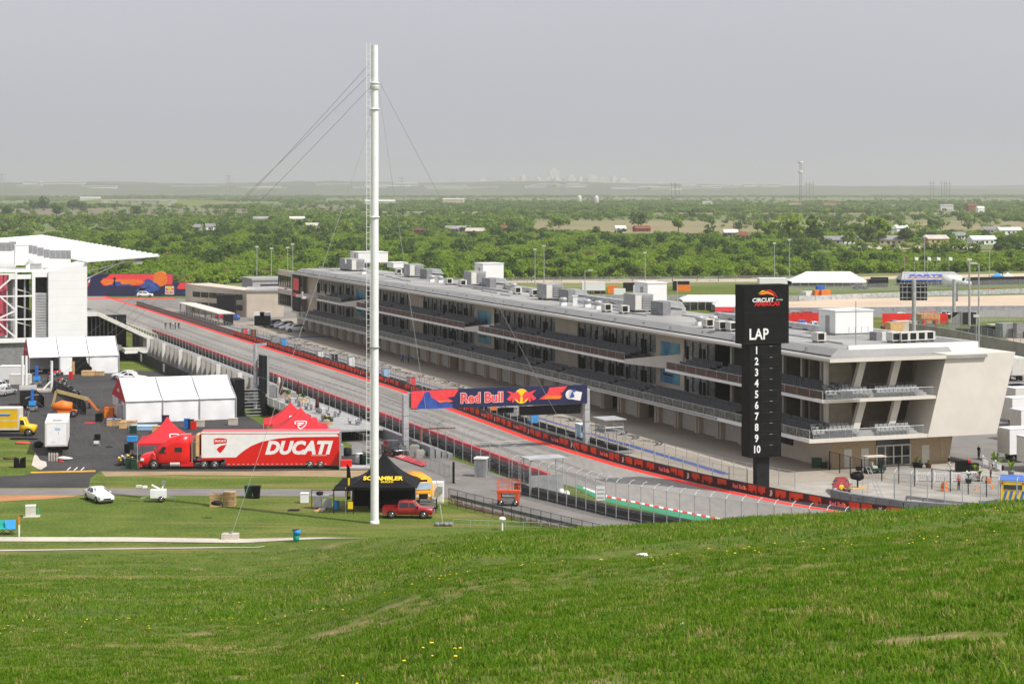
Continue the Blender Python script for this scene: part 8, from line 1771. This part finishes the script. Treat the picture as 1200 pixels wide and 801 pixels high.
wallline('run_off_barrier', 'grey steel barrier between grass bank and sand run-off', [(640, 350), (860, 352), (940, 352.5), (1060, 347.5), (1280, 341)], 1.4, 'galv'); wallline('black_screen_fence', 'black fabric fence along the perimeter road', [(1136, 334), (1200, 333), (1280, 331)], 2.6, 'dark'); wallline('black_screen_fence', 'black fabric fence beside the white marquee', [(1020, 333), (1054, 333)], 2.4, 'dark'); wallline('far_barrier', 'grey barrier across the far end of the track', [(230, 346.5), (285, 349), (352, 351)], 1.6, 'galv'); wallline('track_barrier', 'grey barrier before the far back straight', [(860, 366), (1000, 365.5), (1110, 364), (1280, 363)], 1.2, 'greymetal')
fence('perimeter_fence', 'thin grey mesh fence along the woodland edge', 'fence', wline([P(430, 333), P(700, 331), P(900, 329.5), P(1000, 329)], 9.), 2.0, 'greymetal', 'meshfar', cables=2, r=.06)
fence('bank_fence', 'thin grey mesh fence on the grass bank below the marquee', 'fence', wline([P(900, 344), P(1000, 342), P(1100, 338.5), P(1280, 334)], 6.), 2.4, 'greymetal', 'meshfar', cables=2, r=.06)
semi('white box trailer at the woodland edge beyond the roof', 682, 344, .0, 7, 'white', 3.4)
for a in (('orange machine beyond the pit roof near the white trailer', 703, 343.5, 3.2, 2.6, 'orange'), ('second orange machine beyond the roof', 718, 344, 3.0, 2.4, 'orange'), ('dark container by the far lamp', 738, 341, 4, 2.6, 'dark'), ('white pump unit beyond the roof', 748, 343, 3, 2.2, 'white'), ('orange crate by the far grass bank', 801, 341, 4, 1.8, 'orange'), ('dark crate above the orange crate', 798, 340, 5, 2.8, 'dark'), ('white tank beside the orange machines', 726, 347, 3.4, 2.2, 'white'), ('white van shaped box behind the lap tower top', 905, 336, 9, 2.8, 'white'), ('dark digger by the marquee', 1028, 336, 6, 2.4, 'dark')): crate(*a)
car('suv', 'carblack', 'black off-roader on the grass bank before the marquee', P(1008, 339), .1, simple=True); car('suv', 'carwhite', 'white van at the far corner board', P(170, 348), .1, simple=True); car('sedan', 'carred', 'red racing car on the grass bank near the canopies', P(1165, 343), .0, simple=True)

# ------------------------------------------------------------------ annex beyond the pit building
AX = thing('annex_building', 'low tan annex with ribbon windows beyond the pit building', 'building', P(289, 371.5), BROT - .25); 
MB().box(0, 9, 0, 22, 0, 6.3).obj('wall', 'tan', AX); MB().add([(-16, 20, 0), (0, 0, 0), (0, 0, 6.6), (-16, 20, 7.4), (-10, 24, 0), (4, 4, 0), (4, 4, 6.6), (-10, 24, 7.4)], [(0, 1, 2, 3), (7, 6, 5, 4), (2, 6, 7, 3), (0, 3, 7, 4)]).obj('wing_wall', 'tan', AX); MB().box(-.3, 9.3, -.3, 22.3, 6.3, 6.7).obj('roof', 'roofgrey', AX)
for z in (1.6, 4.2):
    for k in range(6): a, b_ = Vector((-14 + k * 2.2, 17.5 - k * 2.75, 0)), Vector((-12 + k * 2.2, 15 - k * 2.75, 0)); n_ = Vector((-.08, -.06, 0)); MB().add([a + n_ + Vector((0, 0, z)), b_ + n_ + Vector((0, 0, z)), b_ + n_ + Vector((0, 0, z + 1.3)), a + n_ + Vector((0, 0, z + 1.3))], [(0, 1, 2, 3)]).obj('window', 'darkglass', AX)
t = thing('rear_hall', 'grey flat roofed hall between the annex and pit building', 'building', P(296, 366), BROT); MB().box(0, 14, 0, 12, 0, 8.2).obj('wall', 'midgrey', t); MB().box(-.3, 14.3, -.3, 12.3, 8.2, 8.7).obj('roof', 'roofgrey', t); MB().box(2, 9, -.05, 0, 5.6, 7.2).obj('window', 'darkglass', t)
t = thing('pit_entry_canopy', 'long flat white canopy over the far pit entry', 'canopy', W(262, -15), BROT); MB().box(0, 4, -4, 44, 2.6, 2.8).obj('canopy_roof', 'offwhite', t)
for k in range(7):
    for x in (.3, 3.7): MB().tube((x, -3 + k * 7.5, 0), (x, -3 + k * 7.5, 2.6), .12, n=6).obj('canopy_post', 'grey', t)
MB().box(1.2, 3.4, -5, -4.2, .1, 2.5).obj('dark_panel', 'dark', t)
for k, px in enumerate((304, 311)): crate(['white kiosk box with a black head beside the pit building far corner', 'white kiosk box twin beside the first kiosk'][k], px, 381, 2.4, 3.0, 'white', 0.); tag(MB().box(-1.0, 1.0, -.8, .8, 0, 2.0).box(-.7, .7, -.85, -.8, .3, 1.6).obj('speaker_head', 'black'), ['black head unit on the first white kiosk', 'black head unit on the twin white kiosk'][k], 'speaker').location = P(px, 381, 3.06) * 1.0
for a in (('dark cube beside the annex wall', 265.5, 372, 4.4, 5.6, 'dark'),): crate(*a)

# ------------------------------------------------------------------ far away: trees one can tell apart, houses, pylons, bridge, skyline
TM = {}
for k in range(3):
    TM['dk%d' % k] = (cmesh(crown(420, 3.6, 3.2, 4.6, .55, 100 + k, 10), 'crown', 'leafdark'), trunk(5.5, .28, k, 2.).mesh('trunk', 'bark')); TM['sm%d' % k] = (cmesh(crown(260, 2.1, 1.9, 3.0, .38, 120 + k, 8), 'crown', 'leafdark'), trunk(3.6, .16, k, 1.2).mesh('trunk', 'bark')); TM['gr%d' % k] = (cmesh(crown(420, 3.8, 3.2, 4.6, .55, 140 + k, 11), 'crown', 'leafbright'), trunk(5.5, .28, k, 2.).mesh('trunk', 'bark'))
def tree(label, px, py, key, sc, group, name='tree'):
    t = thing(name, label, 'tree', P(px, py), px * 1.7, group); t.scale = (sc, sc, sc); mobj('crown', TM[key][0], t); mobj('trunk', TM[key][1], t); return t
for k, px in enumerate((512, 606, 623, 658, 714, 741, 788, 817, 842, 960, 1120, 1175)): tree('small dark round tree in the row along the perimeter road', px, 329.5 if px < 900 else 326, 'sm%d' % (k % 3), random.uniform(.9, 1.3), 'small trees along the perimeter road', 'small_tree')
for k, (px, py, s_) in enumerate(((925, 285, 2.3), (957, 286, 2.1), (902, 280, 1.6), (1014, 288, 1.7), (1029, 287, 2.2), (1061, 287, 1.5), (888, 273, 1.3), (866, 272, 1.2), (993, 289, 1.3), (748, 268, 1.9), (795, 272, 1.5), (1095, 272, 1.4), (1127, 262, 1.5), (811, 257, 1.4), (968, 255, 1.3), (600, 275, 1.3), (655, 268, 1.4), (350, 272, 1.3), (407, 278, 1.4))):
    tree('tall dark tree standing clear among the distant houses and fields', px, py, ('dk%d' if k % 2 else 'gr%d') % (k % 3), s_, 'tall trees among the distant houses')
for k, (px, py, s_) in enumerate(((40, 247, 2.2), (52, 247, 2.6), (85, 247, 2.4), (96, 247, 1.9), (66, 254, 2), (8, 256, 2.0), (160, 254, 1.7), (30, 244, 1.4), (70, 244, 1.3), (115, 244, 1.2))):
    tree('dark tree at the edge of the distant brown field', px, py, 'dk%d' % (k % 3), s_, 'trees at the brown field')
def house(label, px, py, w, h, wall, roof, rz=0.1, group=None, d=8., rh=2.2):
    t = thing('house', label, 'house', P(px, py), rz, group); MB().box(-w / 2, w / 2, 0, d, 0, h).obj('wall', wall, t); MB().add([(-w / 2 - .4, -.5, h), (w / 2 + .4, -.5, h), (w / 2 + .4, d + .5, h), (-w / 2 - .4, d + .5, h), (-w / 2 - .4, d / 2, h + rh), (w / 2 + .4, d / 2, h + rh)], [(0, 1, 5, 4), (2, 3, 4, 5), (3, 0, 4), (1, 2, 5)]).obj('roof', roof, t)
    for k in range(max(2, int(w / 3.5))): x = lerp(-w / 2 + 1.2, w / 2 - 1.2, (k + .5) / max(2, int(w / 3.5))); MB().box(x - .6, x + .6, -.06, 0, 1.0, 2.2).obj('window', 'darkglass', t)
    MB().box(-w * .1, -w * .1 + 1, -.08, 0, 0, 2.1).obj('door', 'mulch', t); return t
for px, py, w, h, wa, ro, lb in HS: house(lb, px, py, w, h, wa, ro, random.uniform(-.3, .3))
def pylon(label, px, ybase, h, arms=3, name='pylon'):
    p = P(px, ybase); t = thing(name, label, 'pylon', p); w = h * .12; b = MB()
    for sx in (-1, 1):
        for sy in (-1, 1): MB().tube((sx * w, sy * w, 0), (sx * w * .15, sy * w * .15, h), .28, .2, 5).obj('leg', 'greymetal', t)
    n = 9
    for k in range(n):
        f0, f1 = k / n, (k + 1) / n; a, c = w * (1 - .85 * f0), w * (1 - .85 * f1)
        b.tube((-a, -a, h * f0), (c, -c, h * f1), .16, n=4).tube((a, -a, h * f0), (-c, -c, h * f1), .16, n=4)
    b.obj('lattice', 'greymetal', t)
    for k in range(arms): z = h * (.68 + .14 * k); MB().bar((-h * .16, 0, z), (h * .16, 0, z), .5).obj('cross_arm', 'greymetal', t)
for k, (px, yb, h) in enumerate(((268, 236, 62), (471, 238, 55), (660, 240, 50), (2, 238, 62))): pylon(['steel pylon beyond the far bridge houses', 'steel pylon behind the tan hall and white hall', 'steel pylon above the distant road near a pale silo', 'steel pylon at the edge of the far fields'][k], px, yb, h)
def hpole(label, px, yb, h):
    t = thing('power_pole', label, 'power pole', P(px, yb), 0, None)
    for x in (-3, 3): MB().tube((x, 0, 0), (x, 0, h), .6, .5, 6).obj('pole', 'grey', t)
    MB().bar((-7, 0, h * .9), (7, 0, h * .9), .7).obj('cross_arm', 'grey', t)
for k, (px, yb, h) in enumerate(((789, 240, 42), (794, 240, 41), (947, 241, 42), (951, 241, 42), (1092, 238, 46), (1105, 238, 46), (1111, 238, 45))): hpole(['twin wooden power pole left of the radio mast', 'twin power pole close beside the first pair', 'twin power pole right of the radio mast', 'second twin power pole right of the radio mast', 'twin power pole above the right ridge', 'middle twin power pole above the right ridge', 'last twin power pole above the right ridge'][k], px, yb, h)
RM = thing('radio_mast', 'tall lattice radio mast with dishes rising above the far trees', 'radio mast', P(938, 262)); h = EYE + (HOR - 188) * P(938, 262).y / FPX
for a in range(3): MB().tube((1.2 * math.cos(a * 2.09), 1.2 * math.sin(a * 2.09), 0), (.8 * math.cos(a * 2.09), .8 * math.sin(a * 2.09), h), .14, n=5).obj('leg', 'grey', RM)
b = MB()
for k in range(30): b.tube((1.2 * math.cos(k * 2.09), 1.2 * math.sin(k * 2.09), h * k / 30), (1.1 * math.cos((k + 1) * 2.09), 1.1 * math.sin((k + 1) * 2.09), h * (k + 1) / 30), .08, n=4)
b.obj('lattice', 'grey', RM)
for z in (.97, .82): MB().lathe([(2.2, h * z - .8), (2.4, h * z), (2.2, h * z + .8)], 8).obj('dish_ring', 'offwhite', RM)
for k, (px, yb) in enumerate(((789 - 90, 241), (679, 240))): t = thing('silo', ['pale silo beside the pylon base', 'cream water tower near the distant road'][k], 'silo', P(px, yb)); MB().lathe([(4, 0), (4, 14), (3, 17), (.5, 18)], 12).obj('shell', 'offwhite', t)
BR = thing('road_bridge', 'pale concrete road bridge on piers beyond the brown field', 'bridge', P(162, 241.5)); kk = P(162, 241.5).y / FPX; x0, x1 = (118 - 162) * kk, (209 - 162) * kk; zb2 = EYE - (233.5 - HOR) * kk
MB().box(x0, x1, 0, 12, zb2 - 2.4, zb2).obj('deck', 'offwhite', BR); MB().box(x0 - 90, x1 + 60, -.4, 0, zb2, zb2 + 1.2).obj('parapet', 'concrete', BR)
for f in (.14, .3, .48, .66): x = lerp(x0, x1, f + .06); MB().box(x - 1.4, x + 1.4, 2, 10, 0, zb2 - 2.4).obj('pier', 'concrete', BR)
MB().add([(x0 - 3, -.2, zb2), (x0 + 12, -.2, zb2 - 2.2), (x0 + 26, -.2, 1), (x0 + 14, -.2, 1)], [(0, 3, 2, 1)]).obj('abutment', 'path', BR); MB().add([(x1 + 3, -.2, zb2), (x1 - 10, -.2, zb2 - 2.2), (x1 - 20, -.2, 1), (x1 - 8, -.2, 1)], [(0, 1, 2, 3)]).obj('abutment', 'path', BR)
EB = MB(); 
for sx, xa in ((-1, x0), (1, x1)): EB.add([(xa, 0, zb2 - .2), (xa, 12, zb2 - .2), (xa + sx * 320, 12, 0), (xa + sx * 320, 0, 0), (xa, -24, 0), (xa, 36, 0)], [(0, 1, 2, 3) if sx > 0 else (3, 2, 1, 0), (0, 3, 4) if sx > 0 else (4, 3, 0)])
o = struct(EB.obj('road_embankment', 'greenfield')); o.location = BR.location
t = semi('white lorry crossing the far bridge road', 93, 241, 0, 36, 'white', 9.); t.location = P(93, 241.5) + Vector((0, 6, zb2 - 4.5))
rr = random.Random(15)
for k in range(34):
    px = rr.uniform(20, 900); d = 7600 - rr.uniform(30, 200); w = rr.uniform(40, 190); h = rr.uniform(5, 10)
    t = thing('warehouse', 'long pale warehouse on the hazy horizon ridge', 'warehouse', ((px - 600) * d / FPX, d, ridge_z(px, 7600, -900, 1100, 220, 7, 1.3) * (1 - (7600 - d) / 500) - 1.5), 0, 'warehouses on the hazy horizon'); MB().box(-w / 2, w / 2, 0, 40, -6, h).obj('wall', 'white', t); MB().box(-w / 2 - 2, w / 2 + 2, -2, 42, h, h + 2).obj('roof', 'offwhite', t)
for k in range(30):
    px = rr.gauss(665, 60); d = 13900 + k * 15; ht = rr.uniform(14, 40) * (1.35 if k % 9 == 0 else 1) * math.exp(-((px - 665) / 110) ** 2) * .38 * d / FPX + 40; w = rr.uniform(30, 70)
    t = thing('tower_block', 'tower block of the faint city skyline, coloured pale for haze', 'tower', ((px - 600) * d / FPX, d, 0), rr.uniform(-.5, .5), 'towers of the faint skyline'); MB().box(-w / 2, w / 2, -w / 2, w / 2, 0, ht).obj('tower_body', 'offwhite', t); MB().box(-w / 4, w / 4, -w / 4, w / 4, ht, ht + 14).obj('tower_top', 'offwhite', t)  # off-white body colour stands in for haze, so the towers fade out
